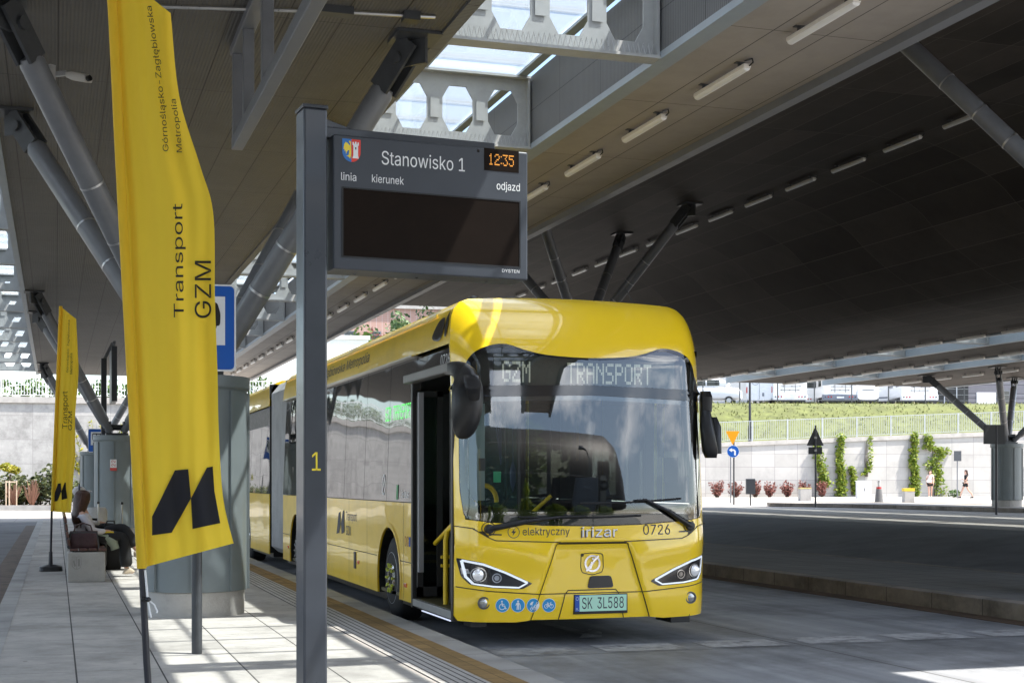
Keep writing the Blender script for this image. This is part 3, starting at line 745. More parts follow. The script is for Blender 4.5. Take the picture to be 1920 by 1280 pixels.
# emblem and lettering
em = MB()
em.stroke([(.002 + .072*cos(t*pi/14), .785 + .072*sin(t*pi/14)) for t in range(28)], .019, bfn, .009, closed=True)
em.stroke([(-.062, .715), (.062, .855)], .02, bfn, .012); em.stroke([(-.022, .735), (-.004, .80)], .022, bfn, .013); em.disc((.008, .828), .013, bfn, .013, 10)
em.build('emblem', M['chrome'], front)
M['letter_shadow'] = mat('letter_edge_shadow', (.10, .09, .08), .4)  # dark offset copy of the letters, painted as their shadow and outline
M['silver'] = mat('silver_letters', (.80, .80, .80), .3, .25, var=.12, vscale=30)
lgs = MB(); b0 = fr(1090, 1007); b1 = fr(1158, 987); text_fit(lgs, 'irizar', (b0[0] - .008, b0[1] - .004, b1[0] - .006, b1[1] - .004), bfn, .006, .03); lgs.build('lettering_shadow', M['letter_shadow'], front)
lg = MB(); b0 = fr(1091, 1006); b1 = fr(1157, 986)
text_fit(lg, 'irizar', (b0[0], b0[1], b1[0], b1[1]), bfn, .012, .02); lg.build('lettering', M['silver'], front)
dl = MB(); b0 = fr(980, 1007); b1 = fr(1068, 988); text_fit(dl, 'elektryczny', (b0[0], b0[1], b1[0], b1[1]), bfn, .003, -.006)
b0 = fr(1206, 1002); b1 = fr(1256, 982); text_fit(dl, '0726', (b0[0], b0[1], b1[0], b1[1]), bfn, .003, .0)
cx_, cz_ = fr(963, 997); dl.stroke([(cx_ + .054*cos(t*pi/14), cz_ + .054*sin(t*pi/14)) for t in range(28)], .006, bfn, .003, closed=True)
dl.poly([(cx_ + .012, cz_ + .036), (cx_ - .024, cz_ - .006), (cx_ - .004, cz_ - .006), (cx_ - .012, cz_ - .036), (cx_ + .024, cz_ + .008), (cx_ + .004, cz_ + .008)], bfn, .003)
dl.build('lettering', M['dark_letter'], front)
# sensor cover
MB().panel(rpoly(frs((1106, 1079), (1145, 1078), (1150, 1100), (1101, 1102)), .03), bfn, step=.05, off=.012, thick=.02).build('sensor_cover', mat('sensor_cover', (.045, .038, .034), .45, var=.1), bus, smooth=True)
# number plate
pb = [fr(1074, 1147), fr(1176, 1146), fr(1176, 1113), fr(1074, 1116)]
px0, px1 = -.262, .262; pz0 = (pb[0][1] + pb[1][1]) / 2; pz1 = (pb[2][1] + pb[3][1]) / 2; pcx = (pb[0][0] + pb[1][0]) / 2; px0 += pcx; px1 += pcx
yp = bfy(pcx, pz0) - .012
fnp = lambda a, b, o=0.: (a, yp - o, b)
pl = MB().box(px0 - .012, px1 + .012, yp, yp + .02, pz0 - .014, pz1 + .010).build('number_plate', M['black'], bus, bevel=.004)
M['plate_green'] = mat('plate_green', (.50, .80, .62), .5, var=.03); M['eu_blue'] = mat('plate_blue', (.02, .09, .42), .5)
hp = pz1 - pz0
MB().box(px0 + .045, px1, yp - .003, yp, pz0 + .012, pz1).build('plate_face', M['plate_green'], pl)
MB().box(px0, px0 + .045, yp - .003, yp, pz0 + .012, pz1).build('country_band', M['eu_blue'], pl)
pt = MB(); text_fit(pt, 'SK', (px0 + .07, pz0 + .035, px0 + .175, pz1 - .02), fnp, .0045, .0); text_fit(pt, '3L588', (px0 + .225, pz0 + .035, px1 - .03, pz1 - .02), fnp, .0045, .0)
pt.build('plate_lettering', M['dark_letter'], pl)
wt = MB(); text_fit(wt, 'PL', (px0 + .010, pz0 + .022, px0 + .036, pz0 + .045), fnp, .0045, .02)
for k in range(12): wt.disc((px0 + .0225 + .014*cos(k*pi/6), pz1 - .03 + .014*sin(k*pi/6)), .003, fnp, .0045, 5)
wt.build('plate_band_print', mat('plate_print', (.7, .72, .75), .5), pl)
# headlights
M['fog_glass'] = mat('fog_lens', (.42, .42, .40), .12, .5, coat=1.)
M['rim_dark'] = mat('lamp_bezel', (.12, .12, .12), .3, .6)
hl = frs((857, 1046), (904, 1055), (950, 1072), (996, 1093), (978, 1103), (925, 1101), (882, 1095), (866, 1080))
fl = frs((907, 1130),)[0]
M['lamp_dark'] = mat('headlamp_inside', (.02, .02, .022), .12, coat=1., var=.3, vscale=40)
M['drl'] = mat('daytime_lamp', (.8, .85, .9), .25, emit=(.85, .92, 1), es=.18)
M['lens'] = mat('projector_lens', (.55, .57, .6), .05, .6, coat=1., emit=(.9, .93, 1), es=.12)
M['clear_cover'] = glass('lamp_cover', (.96, .97, .98), 1., 1.5)
def scale_poly(p, k):
    cx = sum(a for a, b in p)/len(p); cz = sum(b for a, b in p)/len(p); return [(cx + (a-cx)*k, cz + (b-cz)*k) for a, b in p]
for s_ in (1, -1):
    P = hl if s_ == 1 else mir(hl); Q = scale_poly(P, 1.035)
    h = MB().panel(rpoly(Q, .02), bfn, step=.05, off=.004).build('headlight', M['lamp_dark'], bus, smooth='all')
    st_ = MB()
    I = scale_poly(P, .90)
    st_.stroke([I[0], I[1], I[2], I[3]], .020, bfn, .011, step=.04); st_.stroke([I[3], I[4], I[5], I[6]], .015, bfn, .011, step=.04); st_.stroke([I[6], I[7], I[0]], .022, bfn, .011, step=.04)
    st_.build('daytime_strip', M['drl'], h)
    c1 = fr(897, 1077); c2 = fr(931, 1083); c1 = (c1[0]*s_, c1[1]) if s_ == 1 else (-c1[0], c1[1]); c2 = (c2[0], c2[1]) if s_ == 1 else (-c2[0], c2[1])
    lz = MB(); y1 = bfy(*c1); y2 = bfy(*c2)
    lz.lathe([(.058, .0), (.05, -.012), (.035, -.02), (.012, -.024), (.001, -.025)], 20, (c1[0], y1 - .006, c1[1]), 'y')
    lz.build('projector', M['lens'], h, smooth=True)
    MB().stroke([(c2[0] + .04*cos(t*pi/10), c2[1] + .04*sin(t*pi/10)) for t in range(20)], .011, bfn, .012, closed=True).disc(c2, .024, bfn, .010).build('ring', M['chrome'], h)
    MB().stroke([(c1[0] + .066*cos(t*pi/10), c1[1] + .066*sin(t*pi/10)) for t in range(20)], .009, bfn, .010, closed=True).poly([(c1[0] + a*s_, c1[1] + b) for a, b in ((-.14, .06), (-.08, .05), (-.07, .01), (-.13, -.0))], bfn, .009).build('reflector', M['chrome'], h)
    fx = fl[0] if s_ == 1 else -fl[0]; fy = bfy(fx, fl[1])
    fg = MB().lathe([(.06, 0), (.058, -.012), (.048, -.012), (.043, -.002), (.001, -.002)], 24, (fx, fy, fl[1]), 'y').build('fog_lamp', M['rim_dark'], bus, smooth=True)
    MB().lathe([(.042, -.004), (.03, -.010), (.001, -.013)], 20, (fx, fy, fl[1]), 'y').build('lens', M['fog_glass'], fg, smooth=True)
# pictogram stickers
M['sticker'] = mat('blue_sticker', (.03, .30, .62), .4); M['stick_white'] = mat('sticker_white', (.8, .82, .84), .45)
icons = []
for (px, kind) in ((942, 'wheelchair'), (971, 'cane'), (1000, 'pram'), (1029, 'bicycle')):
    c = fr(px, 1134); r = .066
    sk_ = MB().disc(c, r, bfn, .0032, 28).build('pictogram', M['stick_white'], bus)
    MB().disc(c, r * .93, bfn, .0042, 28).build('disc', M['sticker'], sk_)
    w = MB(); S = r
    def P2(*pts): return [(c[0] + a*S, c[1] + b*S) for a, b in pts]
    def ln(pts, wd): w.stroke(P2(*pts), wd*S, bfn, .0052)
    def circ(cx, cy, rr, wd, a0=0, a1=360):
        n = 18; w.stroke([(c[0] + (cx + rr*cos(R(a0 + (a1-a0)*k/n)))*S, c[1] + (cy + rr*sin(R(a0 + (a1-a0)*k/n)))*S) for k in range(n + 1)], wd*S, bfn, .0052)
    def dot(cx, cy, rr): w.disc((c[0] + cx*S, c[1] + cy*S), rr*S, bfn, .0052, 14)
    if kind == 'wheelchair':
        dot(-.1, .55, .13); ln([(-.1, .38), (-.02, -.08), (.3, -.08), (.45, -.5), (.58, -.45)], .17); ln([(-.06, .15), (.26, .15)], .11); circ(-.05, -.2, .4, .11, 110, 360)
    elif kind == 'cane':
        dot(0, .56, .15); w.poly(P2((-.18, .38), (.18, .38), (.16, -.1), (-.16, -.1)), bfn, .0052); ln([(-.09, -.05), (-.13, -.62)], .15); ln([(.09, -.05), (.11, -.62)], .15)
        ln([(-.16, .32), (-.32, -.02)], .12); ln([(.16, .32), (.34, -.02), (.36, -.6)], .09)
    elif kind == 'pram':
        n = 10; w.poly(P2(*([(.0 + .5*cos(R(90 + 90*k/n)), .1 + .45*sin(R(90 + 90*k/n))) for k in range(n + 1)] + [(-.5, .05), (.38, .05), (.2, -.25), (-.3, -.25)])), bfn, .0052)
        ln([(.38, .08), (.55, .4), (.66, .4)], .1); circ(-.28, -.5, .17, .09); circ(.25, -.5, .17, .09); ln([(-.2, -.25), (.2, -.42)], .07); ln([(.15, -.25), (-.22, -.42)], .07)
    else:
        circ(-.38, -.12, .27, .08); circ(.38, -.12, .27, .08); ln([(-.38, -.12), (-.15, .25), (.25, .25), (.0, -.12), (-.38, -.12)], .08); ln([(.0, -.12), (-.2, .34)], .08); ln([(.38, -.12), (.22, .42), (.36, .46)], .08); ln([(-.3, .36), (-.1, .36)], .1)
    w.build('symbol', M['stick_white'], sk_)
# wipers
def wp(px, py, o): return Vector(bfn(*fr(px, py), o))
for piv, elb, tip, b0, b1 in (((916, 991), (985, 977), (1045, 969), (972, 969), (1200, 966)), ((1292, 985), (1250, 958), (1207, 936), (1085, 943), (1275, 934))):
    w = MB(); p0, p1, p2 = wp(*piv, .03), wp(*elb, .055), wp(*tip, .04)
    w.tube([p0, p1], [.03, .024], 10); w.tube([p1, p2, wp((b0[0]*.45 + b1[0]*.55), (b0[1]*.45 + b1[1]*.55), .03)], [.02, .012, .01], 8); w.lathe([(.045, 0), (.042, -.05), (.02, -.055)], 16, (p0.x, p0.y + .03, p0.z), 'y')
    wo = w.build('wiper', M['black'], bus, smooth=True)
    MB().stroke([(fr(*piv)[0] + .062*cos(t*pi/10), fr(*piv)[1] + .062*sin(t*pi/10)) for t in range(20)], .007, bfn, .004, closed=True).stroke([(fr(*piv)[0], fr(*piv)[1] - .05), (fr(*piv)[0] + (.12 if piv[0] < 1000 else -.12), fr(*piv)[1] - .055)], .012, bfn, .006).build('pivot_ring', M['black'], wo)
    n = 8; MB().tube([wp(b0[0] + (b1[0]-b0[0])*k/n, b0[1] + (b1[1]-b0[1])*k/n + (2.5*sin(pi*k/n)), .018) for k in range(n + 1)], .011, 6).build('blade', M['rubber'], wo, smooth=True)

# ---- side walls
def sidefn(sg):
    return lambda y, z, o=0.: (sg * (HW + o), y, z)
def frontedge(z0, z1, n=10): return [(bfy(HW, z0 + (z1-z0)*k/n), z0 + (z1-z0)*k/n) for k in range(n + 1)]
def arch(yc, r=.575, zc=.47, z0=.28, n=18):
    a0 = math.asin((z0 - zc) / r); return [(yc + r*cos(pi - a0 - (pi - 2*a0)*k/n), zc + r*sin(pi - a0 - (pi - 2*a0)*k/n)) for k in range(n + 1)]
AX1, AX2, AX3 = 2.95, 9.45, 15.4; SEC1, SEC2, TAIL = 10.75, 12.35, 18.6
D0, D1, DT = .26, 1.84, 2.58
def wall(sg, door):
    lo = []
    if door:
        lo = [(D1, 1.33), (D1, .28)]
    else:
        lo = [(y, z) for y, z in frontedge(.28, 1.33, 6)][::-1]
    lower = [lo[0]] + lo[1:] + arch(AX1) + arch(AX2) + [(SEC1, .28), (SEC1, 1.33)]
    o = MB().panel(lower, sidefn(sg), step=.3, thick=.02).build('side_panel', M['yellow'], bus)
    sl = MB(); fn = sidefn(sg)
    for y in (2.22, 4.1, 5.2, 6.6, 7.9):
        sl.stroke([(y, .3 if abs(y - AX1) > .6 else 1.05), (y, 1.33)], .008, fn, .003)
    sl.stroke([(1.86, .70), (AX1 - .56, .70)], .009, fn, .003); sl.stroke([(AX1 + .56, .70), (AX2 - .56, .70)], .009, fn, .003); sl.stroke([(AX2 + .56, .70), (SEC1, .70)], .009, fn, .003)
    sl.build('shut_lines', M['seam'], o)
    mbx = MB()
    for ax in (AX1, AX2):
        a = arch(ax, .60); mbx.stroke(a, .05, fn, .006)
    mbx.build('wheel_arch', M['yellow'], o, smooth=True)
    return o
sp_l = wall(-1, True); sp_r = wall(1, False)
# glazing band: dark reflecting panes on the platform side, clear ones on the far side
fn = sidefn(-1)
fnw = lambda y, z, o=0.: (-(HW + o) + (z - 1.34) * .04, y, z)
cuts = [.24, 1.84, 3.05, 4.3, 5.55, 6.85, 8.1, 9.4, SEC1]
for i in range(len(cuts) - 1):
    a, b = cuts[i] + .006, cuts[i+1] - .006
    if i == 0: P = [(bfy(HW, DT) + .012, DT + .09), (b, DT + .09), (b, 2.865), (bfy(HW, 2.865) + .012, 2.865)]
    else: P = [(a, 1.34), (b, 1.34), (b, 2.865), (a, 2.865)]
    MB().panel(P, fnw, step=.3, off=.003, thick=.01).build('side_window', M['tint'], bus)
MB().box(-1.205, -1.18, 1.84, SEC1, 1.33, 2.87).box(-1.205, -1.18, .3, 1.84, DT + .06, 2.87).build('window_frame', M['black'], bus)
MB().box(-1.283, -1.20, 1.86, SEC1, 2.866, 2.885).build('gutter_trim', mat('pale_trim', (.62, .55, .42), .3, coat=.5), bus)
fnr = sidefn(1)
cr_ = [(.36, 1.5), (1.55, 3.0), (3.05, 4.5), (4.55, 6.4), (6.45, 8.4), (8.45, SEC1)]
for a, b in cr_: MB().panel([(a, 1.34), (b, 1.34), (b, 2.8), (a, 2.8)], fnr, step=1, off=-.004).build('side_window', M['clear_pane'], bus)
rf = MB()
for y in (.33, 1.525, 3.025, 4.525, 6.425, 8.425): rf.box(1.22, 1.274, y - .03, y + .03, 1.33, 2.86)
rf.box(1.22, 1.274, .3, SEC1, 2.8, 2.87).build('window_frame', M['black'], bus)
# roof
def roofsec(y1, front, y0=None):
    V = []; n = len(prof)
    for x, z in prof: V.append((x, bfy(x, z) if front else y0, z))
    for x, z in prof: V.append((x, bfy(x, z) + .5 if front else y0 + .3, z))
    for x, z in prof: V.append((x, y1, z))
    Fc = [(j*n+i, j*n+i+1, (j+1)*n+i+1, (j+1)*n+i) for j in (0, 1) for i in range(n-1)]
    if not front: Fc.append(tuple(range(n)))
    Fc.append(tuple(2*n+i for i in range(n)))
    return MB().add(V, Fc)
roof = roofsec(SEC1, True).build('roof', M['yellow'], bus, smooth=True)
ll = MB()
for s_ in (-1, 1): ll.bar((s_*1.226, 1.0, 3.2), (s_*1.226, SEC1, 3.2), .012, .03)
ll.build('roof_lip', M['yellow'], roof, bevel=.004)
def fup(y, z, o=0.):
    for (xa, za), (xb, zb) in zip(RP, RP[1:]):
        if z <= zb: return (-(xa + (xb - xa)*(z - za)/(zb - za)) - o - .003, y, z)
    return (-1.1 - o, y, z)
tx = MB(); text_fit(tx, 'Górnośląsko-Zagłębiowska Metropolia', (9.3, 2.95, 4.05, 3.12), fup, .004, .0); tx.build('roof_lettering', M['dark_letter'], roof)
vt = MB(); vt.panel(smooth_poly([(1.02, 2.98), (.86, 3.12), (.64, 3.145), (.62, 3.0), (.74, 2.93)], 4), fup, step=.08, off=.006)
vt.panel(smooth_poly([(.53, 3.2), (.47, 3.1), (.47, 2.98), (.53, 2.95), (.58, 3.05)], 4), fup, step=.08, off=.006); vt.build('side_camera', M['black_gloss'], roof, smooth=True)
rd = MB().lathe([(.075, 0), (.07, .03), (.045, .07), (.001, .085)], 18, (-.86, .95, 3.33)).build('roof_dome', M['black'], roof, smooth=True)
MB().lathe([(.15, 0), (.145, .05), (.12, .075), (.001, .08)], 20, (-.45, 1.05, 3.34)).build('roof_antenna', M['black'], roof, smooth=True)
MB().tube([(.92, .95, 3.31), (.91, 1.0, 3.36), (.84, 1.1, 3.56)], [.02, .008, .004], 8).build('roof_aerial', M['black'], roof, smooth=True)
# side decals
sd_ = MB()
sd_.poly([(6.05, .86), (5.9, 1.14), (5.78, 1.16), (5.76, 1.0), (5.86, .88)], fn, .004); sd_.poly([(5.74, 1.0), (5.6, 1.18), (5.52, 1.18), (5.5, .9), (5.7, .87)], fn, .004)
text_fit(sd_, 'Transport', (5.4, 1.03, 4.72, 1.17), fn, .004, .0); text_fit(sd_, 'GZM', (5.4, .87, 5.08, .99), fn, .004, .0)
sd_.build('lettering', M['dark_letter'], sp_l)
fw = MB(); text_fit(fw, '0726', (.86, 2.69, .52, 2.80), fnw, .008, .01); text_fit(fw, 'ie bus', (2.3, 1.38, 1.98, 1.47), fnw, .008, .01)
fw.stroke([(3.2 + .075*cos(t*pi/12), 1.52 + .11*sin(t*pi/12)) for t in range(24)], .02, fnw, .008, closed=True).stroke([(3.26, 1.43), (3.14, 1.61)], .02, fnw, .009)
fw.build('window_lettering', M['white_letter'], bus)
M['led_green'] = mat('led_green', (.02, .2, .02), .5, emit=(.12, .9, .15), es=.55)
gl = MB(); dots(gl, 'GZM TRANSPORT', -3.25, 2.24, .0162, .0235, lambda a, b, o=0: fnw(-a, b, .008), .8); gl.build('side_display', M['led_green'], bus)
MB().poly([(2.55, 1.36), (2.47, 1.36), (2.47, 1.52), (2.55, 1.52)], fnw, .008).build('green_sticker', mat('green_print', (.06, .35, .12), .5), bus)
M['amber'] = mat('amber_reflector', (.75, .12, .02), .25, coat=.6)
for y, z in ((4.62, .56), (2.12, .45), (8.6, .5), (10.2, .5)): MB().box(-1.287, -1.27, y - .05, y + .05, z - .022, z + .022).build('side_marker', M['amber'], bus, bevel=.005)
MB().box(-1.285, -1.27, 4.76, 4.88, .47, .68).build('charge_flap', M['black'], bus, bevel=.006)
tk = MB(); 
for k, cc_ in enumerate(((2.12, .92), (2.02, .92))): tk.stroke([(cc_[0] + .035*cos(t*pi/8), cc_[1] + .05*sin(t*pi/8)) for t in range(16)], .014, fn, .004, closed=True)
tk.build('sticker', mat('orange_sticker', (.45, .2, .03), .5), sp_l); MB().poly([(1.97, .87), (1.9, .87), (1.9, .97), (1.97, .97)], fn, .004).build('sticker', M['eu_blue'], sp_l)
# skirts and underbody
MB().box(-1.2, 1.2, .5, SEC1, .22, .30).box(-1.15, 1.15, 3.6, SEC1 - 2, .18, .24).build('underbody', M['black'], bus)
MB().box(.85, 1.05, -.02, .35, .19, .27).build('tow_bracket', M['black'], bus)
MB().box(-1.15, -1.0, 0.05, .3, .2, .26).build('tow_bracket', M['black'], bus)
# wheels
M['rim'] = mat('wheel_rim', (.38, .39, .41), .42, .25, var=.12, vscale=8, rvar=.1); M['lime'] = mat('nut_marker', (.62, .68, .08), .5)
def wheel(x, y, sg, nuts=True):
    t = MB().lathe([(.29, -.02), (.40, .0), (.455, .02), (.48, .06), (.48, .24), (.45, .28), (.3, .28)], 40, (0, 0, 0), 'x')
    w = MB(); hold = empty('wheel', (0, 0, 0), 0, None, None); hold.parent = bus; hold.location = (x, y, .475); hold.scale = (sg, 1, 1)
    t.build('tyre', M['rubber'], hold, smooth=True)
    r = MB().lathe([(.30, -.015), (.285, -.022), (.275, .0), (.262, .03), (.25, .09), (.19, .115), (.165, .10), (.16, .03)], 40, (0, 0, 0), 'x', cap=False)
    r.build('rim', M['rim'], hold, smooth=True)
    hs = MB()
    for k in range(10):
        a = 2*pi*(k + .5)/10; hs.lathe([(.028, -.0), (.001, -.001)], 12, (.098, .222*cos(a), .222*sin(a)), 'x')
    hs.build('rim_hole', M['black'], hold)
    MB().lathe([(.165, .06), (.165, -.02), (.15, -.035), (.105, -.035), (.1, .0), (.085, .01), (.08, -.01), (.001, -.012)], 28, (0, 0, 0), 'x').build('hub', M['chrome'], hold, smooth=True)
    nb_ = MB()
    for k in range(10):
        a = 2*pi*k/10; nb_.lathe([(.015, -.055), (.015, -.03)], 8, (0, .132*cos(a), .132*sin(a)), 'x'); nb_.obox((-.05, .158*cos(a), .158*sin(a)), (.008, 0, 0), (0, .011*cos(a), .011*sin(a)), (0, -.010*sin(a), .010*cos(a)))
    nb_.build('nut_marker', M['lime'] if nuts else M['rim'], hold)
    return hold
for ax, nut in ((AX1, True), (AX2, False), (AX3, False)):
    wheel(-1.22, ax, 1, nut); wheel(1.22, ax, -1, False)
for ax in (AX1, AX2, AX3):
    a = arch(ax, .56, n=12)
    for s_ in (-1, 1):
        V = [(s_*1.262, y, z) for y, z in a] + [(s_*.75, y, z) for y, z in a]; n = len(a)
        MB().add(V, [(i, i+1, n+i+1, n+i) for i in range(n-1)] + [tuple(range(n, 2*n))]).build('wheel_well', M['black'], bus)
# bellows
bl = MB(); k = 30; V = []
for i in range(k + 1):
    y = SEC1 + (SEC2 - SEC1) * i / k; g = .0 if i % 2 else .035
    q = [(-1.24 + g, .42), (-1.12 + g, .32), (1.12 - g, .32), (1.24 - g, .42), (1.24 - g, 3.08), (1.1 - g, 3.25 - g), (-1.1 + g, 3.25 - g), (-1.24 + g, 3.08)]
    V += [(a, y, b) for a, b in q]
bl.add(V, [(i*8+j, i*8+(j+1) % 8, (i+1)*8+(j+1) % 8, (i+1)*8+j) for i in range(k) for j in range(8)])
bl.build('bellows', mat('bellows_fabric', (.42, .425, .43), .75, var=.12, vscale=6, stain=.2, sscale=3), bus)
# rear section
P = [(SEC2, .28)] + arch(AX3) + [(TAIL, .28), (TAIL, 1.33), (SEC2, 1.33)]
for s_ in (-1, 1): MB().panel(P, sidefn(s_), step=.4, thick=.02).build('rear_side_panel', M['yellow'], bus)
for a, b in ((SEC2 + .02, 13.6), (13.62, 14.9), (14.92, 16.2), (16.22, 17.5), (17.52, TAIL - .05)):
    MB().panel([(a, 1.34), (b, 1.34), (b, 2.865), (a, 2.865)], fnw, step=.4, off=.003, thick=.01).build('side_window', M['tint'], bus)
MB().box(-1.262, 1.262, SEC2, SEC2 + .05, .3, 3.25).box(-1.23, 1.23, SEC2, TAIL, 1.33, 2.87).box(-1.2, 1.2, SEC2, TAIL, .22, .3).build('rear_frame', M['black'], bus)
roofsec(TAIL, False, SEC2).build('rear_roof', M['yellow'], bus, smooth=True)
MB().box(-1.25, 1.25, TAIL, TAIL + .03, .3, 3.3).build('tail_panel', M['yellow'], bus)
# ---- front door opening, open leaves and cabin
M['sill'] = mat('door_sill_grey', (.30, .30, .29), .5, var=.1, vscale=10)
M['dark_trim'] = mat('door_frame', (.035, .034, .034), .4, var=.1, vscale=8)
MB().box(-1.285, -1.19, D1 - .05, D1 + .015, .24, DT + .09).box(-1.285, -1.2, D0 - .045, D0 + .01, .24, 2.15).build('door_frame', M['dark_trim'], bus, bevel=.006)
MB().box(-1.36, -1.24, .12, D1 + .06, DT + .0, DT + .09).build('door_beam', mat('door_beam', (.16, .155, .15), .4, var=.1), bus, bevel=.012)
MB().box(-1.283, -1.2, D0, D1 - .05, .262, .335).build('door_sill', M['sill'], bus, bevel=.004)
MB().box(-1.288, -1.27, D0 + .02, D1 - .45, .238, .247).build('step_light', mat('step_light', (.6, .65, .9), .4, emit=(.75, .82, 1.), es=.3), bus)
M['floor'] = mat('cabin_floor', (.10, .085, .03), .6, var=.2, vscale=30)
MB().box(-1.24, 1.24, .24, SEC1, .30, .338).build('floor', M['floor'], bus)
M['lining'] = mat('cabin_lining', (.16, .165, .17), .55, var=.1, vscale=4)
inl = [(D1 + .02, 1.33), (D1 + .02, .34)] + arch(AX1, .62, z0=.34) + arch(AX2, .62, z0=.34) + [(SEC1, .34), (SEC1, 1.33)]
cl = MB().panel(inl, sidefn(-1), step=.5, off=-.04).panel(inl, sidefn(1), step=.5, off=-.04).box(1.21, 1.235, .35, D1, .34, 1.33).box(-1.2, 1.2, .55, SEC1, 2.80, 2.84).box(-1.22, 1.22, 6.8, 6.86, .34, 2.8)
cl.build('lining', M['lining'], bus)
for y0, dx in ((D1 - .12, 1), (D0 + .50, 1)):
    lf = MB(); x0, x1 = -1.24, -.72
    if y0 > 1: x0, x1 = -1.25, -.98
    lf.box(x0, x0 + .06, y0 - .02, y0 + .02, .36, 2.5).box(x1 - .06, x1, y0 - .02, y0 + .02, .36, 2.5).box(x0, x1, y0 - .02, y0 + .02, 2.44, 2.5).box(x0, x1, y0 - .02, y0 + .02, .36, .46)
    if y0 > 1:
        d = lf.build('door_leaf', M['dark_trim'], bus); MB().box(x0 + .06, x1 - .06, y0 - .006, y0 + .006, .46, 2.44).build('door_glass', M['clear_pane'], d)
        MB().box(-1.26, -1.21, 1.60, 1.66, .62, 2.48).build('edge_seal', mat('edge_seal', (.30, .30, .31), .6), d)
def rail(pts, r=.019, name='handrail'): MB().tube(pts, r, 10).build(name, M['hand_yellow'], bus, smooth=True)
rail([(-1.15, .95, .34), (-1.15, .95, .98), (-1.14, .9, 1.08), (-1.1, .75, 1.14)], .026)
rail([(-1.1, 1.55, .92), (-1.1, .85, 1.14)], .024); rail([(-1.1, 1.32, .79), (-.7, 1.32, .79)], .018); rail([(-1.1, 1.32, .70), (-.7, 1.32, .70)], .018); rail([(-.62, 1.6, .34), (-.62, 1.6, 2.78)]); rail([(-.55, .95, .62), (-.55, .25, .62)]); rail([(-.55, .95, .8), (-.55, .25, .8)])
rail([(-.88 + .12*cos(R(180 - 15*k)), .5, 1.36 + .16*sin(R(180 - 15*k))) for k in range(13)], .024); rail([(-.42, .6, 1.2), (-.2, .5, 1.42)], .02)
for x, y in ((-.45, 3.2), (.45, 3.2), (-.45, 5.0), (.45, 5.0)): rail([(x, y, .34), (x, y, 2.78)])
ds = MB().loft([((.45, .30, .95), (.78, 0, 0), (0, .26, 0)), ((.45, .32, 1.15), (.76, 0, 0), (0, .28, 0)), ((.45, .36, 1.26), (.70, 0, 0), (0, .24, 0))], 24, .45)
ds.box(-1.15, .0, .12, .35, .5, 1.12).box(-.35, -.29, .3, 1.5, .34, 1.15); ds.build('dashboard', mat('dashboard', (.03, .031, .033), .5, var=.15), bus, smooth=True)
sw = MB(); sw.tube([(.62 + .23*cos(t*pi/12), .78 + .12*sin(t*pi/12), 1.22 + .18*sin(t*pi/12)) for t in range(25)], .016, 8); sw.tube([(.62, .78, 1.22), (.62, .6, 1.1)], .04, 8); sw.bar((.42, .78, 1.22), (.82, .78, 1.22), .03, .03)
sw.build('steering_wheel', M['black'], bus, smooth=True)
MB().box(-1.02, -.34, 1.14, 1.16, .85, 2.45).build('cab_glass', glass('cab_pane', (.45, .6, .58), 1.2, 1.5, opacity=.3, body=(.06, .14, .14)), bus)  # teal reflection is put into the pane's tint and cloudy body colour
MB().box(-.60, -.52, 1.128, 1.132, 1.55, 1.66).build('green_notice', mat('green_notice', (.05, .45, .2), .5), bus)
MB().box(-1.05, -.31, 1.13, 1.17, 2.45, 2.5).box(-1.05, -1.02, 1.13, 1.17, .34, 2.45).box(-.34, -.31, 1.13, 1.17, .34, 2.45).box(-1.02, -.34, 1.13, 1.17, .34, .85).build('cab_frame', M['dark_trim'], bus)
def seat(x, y, nm, z=.5):
    s = empty(nm, (x, y, 0), 0, None, None); s.parent = bus
    MB().loft([((0, 0, z + .0), (.22, 0, 0), (0, .23, 0)), ((0, 0, z + .1), (.23, 0, 0), (0, .24, 0))], 16, .5).build('seat_cushion', M['lining'], s, smooth=True)
    MB().loft([((0, .2, z + .1), (.21, 0, 0), (0, .05, 0)), ((0, .27, z + .5), (.22, 0, 0), (0, .06, 0)), ((0, .3, z + .75), (.17, 0, 0), (0, .05, 0))], 16, .5).build('seat_back', mat('seat_fabric', (.06, .07, .1), .8) if 'seat_fabric' not in bpy.data.materials else bpy.data.materials['seat_fabric'], s, smooth=True)
    MB().box(-.12, .12, -.1, .15, .34, z + .02).build('seat_base', M['black'], s)
seat(.62, 1.25, 'driver_seat', .85)
for y in (4.0, 4.9, 5.8):
    for x in (-.95, .95): seat(x, y, 'seat', .6)
MB().box(.0, 1.2, 1.9, 1.94, .34, 1.25).build('cab_partition', mat('cab_partition', (.05, .05, .05), .3), bus)
MB().box(.0, 1.2, 1.91, 1.92, 1.25, 2.4).build('partition_glass', M['clear_pane'], bus)
vl = MB().box(.25, .31, .32, .38, 1.2, 1.62); vl.ball((.28, .3, 1.52), .05).build('ticket_reader', M['black'], bus)
MB().tube([(.98, .5, 2.55), (.97, .48, 2.0), (.97, .48, 1.95)], .012, 6).box(.945, .995, .46, .50, 1.8, 1.95).box(1.02, 1.16, .5, .54, 1.55, 1.8).build('intercom_handset', M['black'], bus)
MB().box(-1.1, -.94, .3, .32, 1.38, 2.3).build('sun_blind', mat('blind', (.55, .66, .66), .5, var=.04), bus)
MB().box(-1.0, -.94, .285, .3, 1.66, 1.78).build('blind_clip', M['lining'], bus)
hg = MB()
for k in (-.03, 0, .03): hg.tube([(-.78 + k, .42, 2.3), (-.76 + k*.6, .42, 2.0), (-.74, .42, 1.72)], .006, 5)
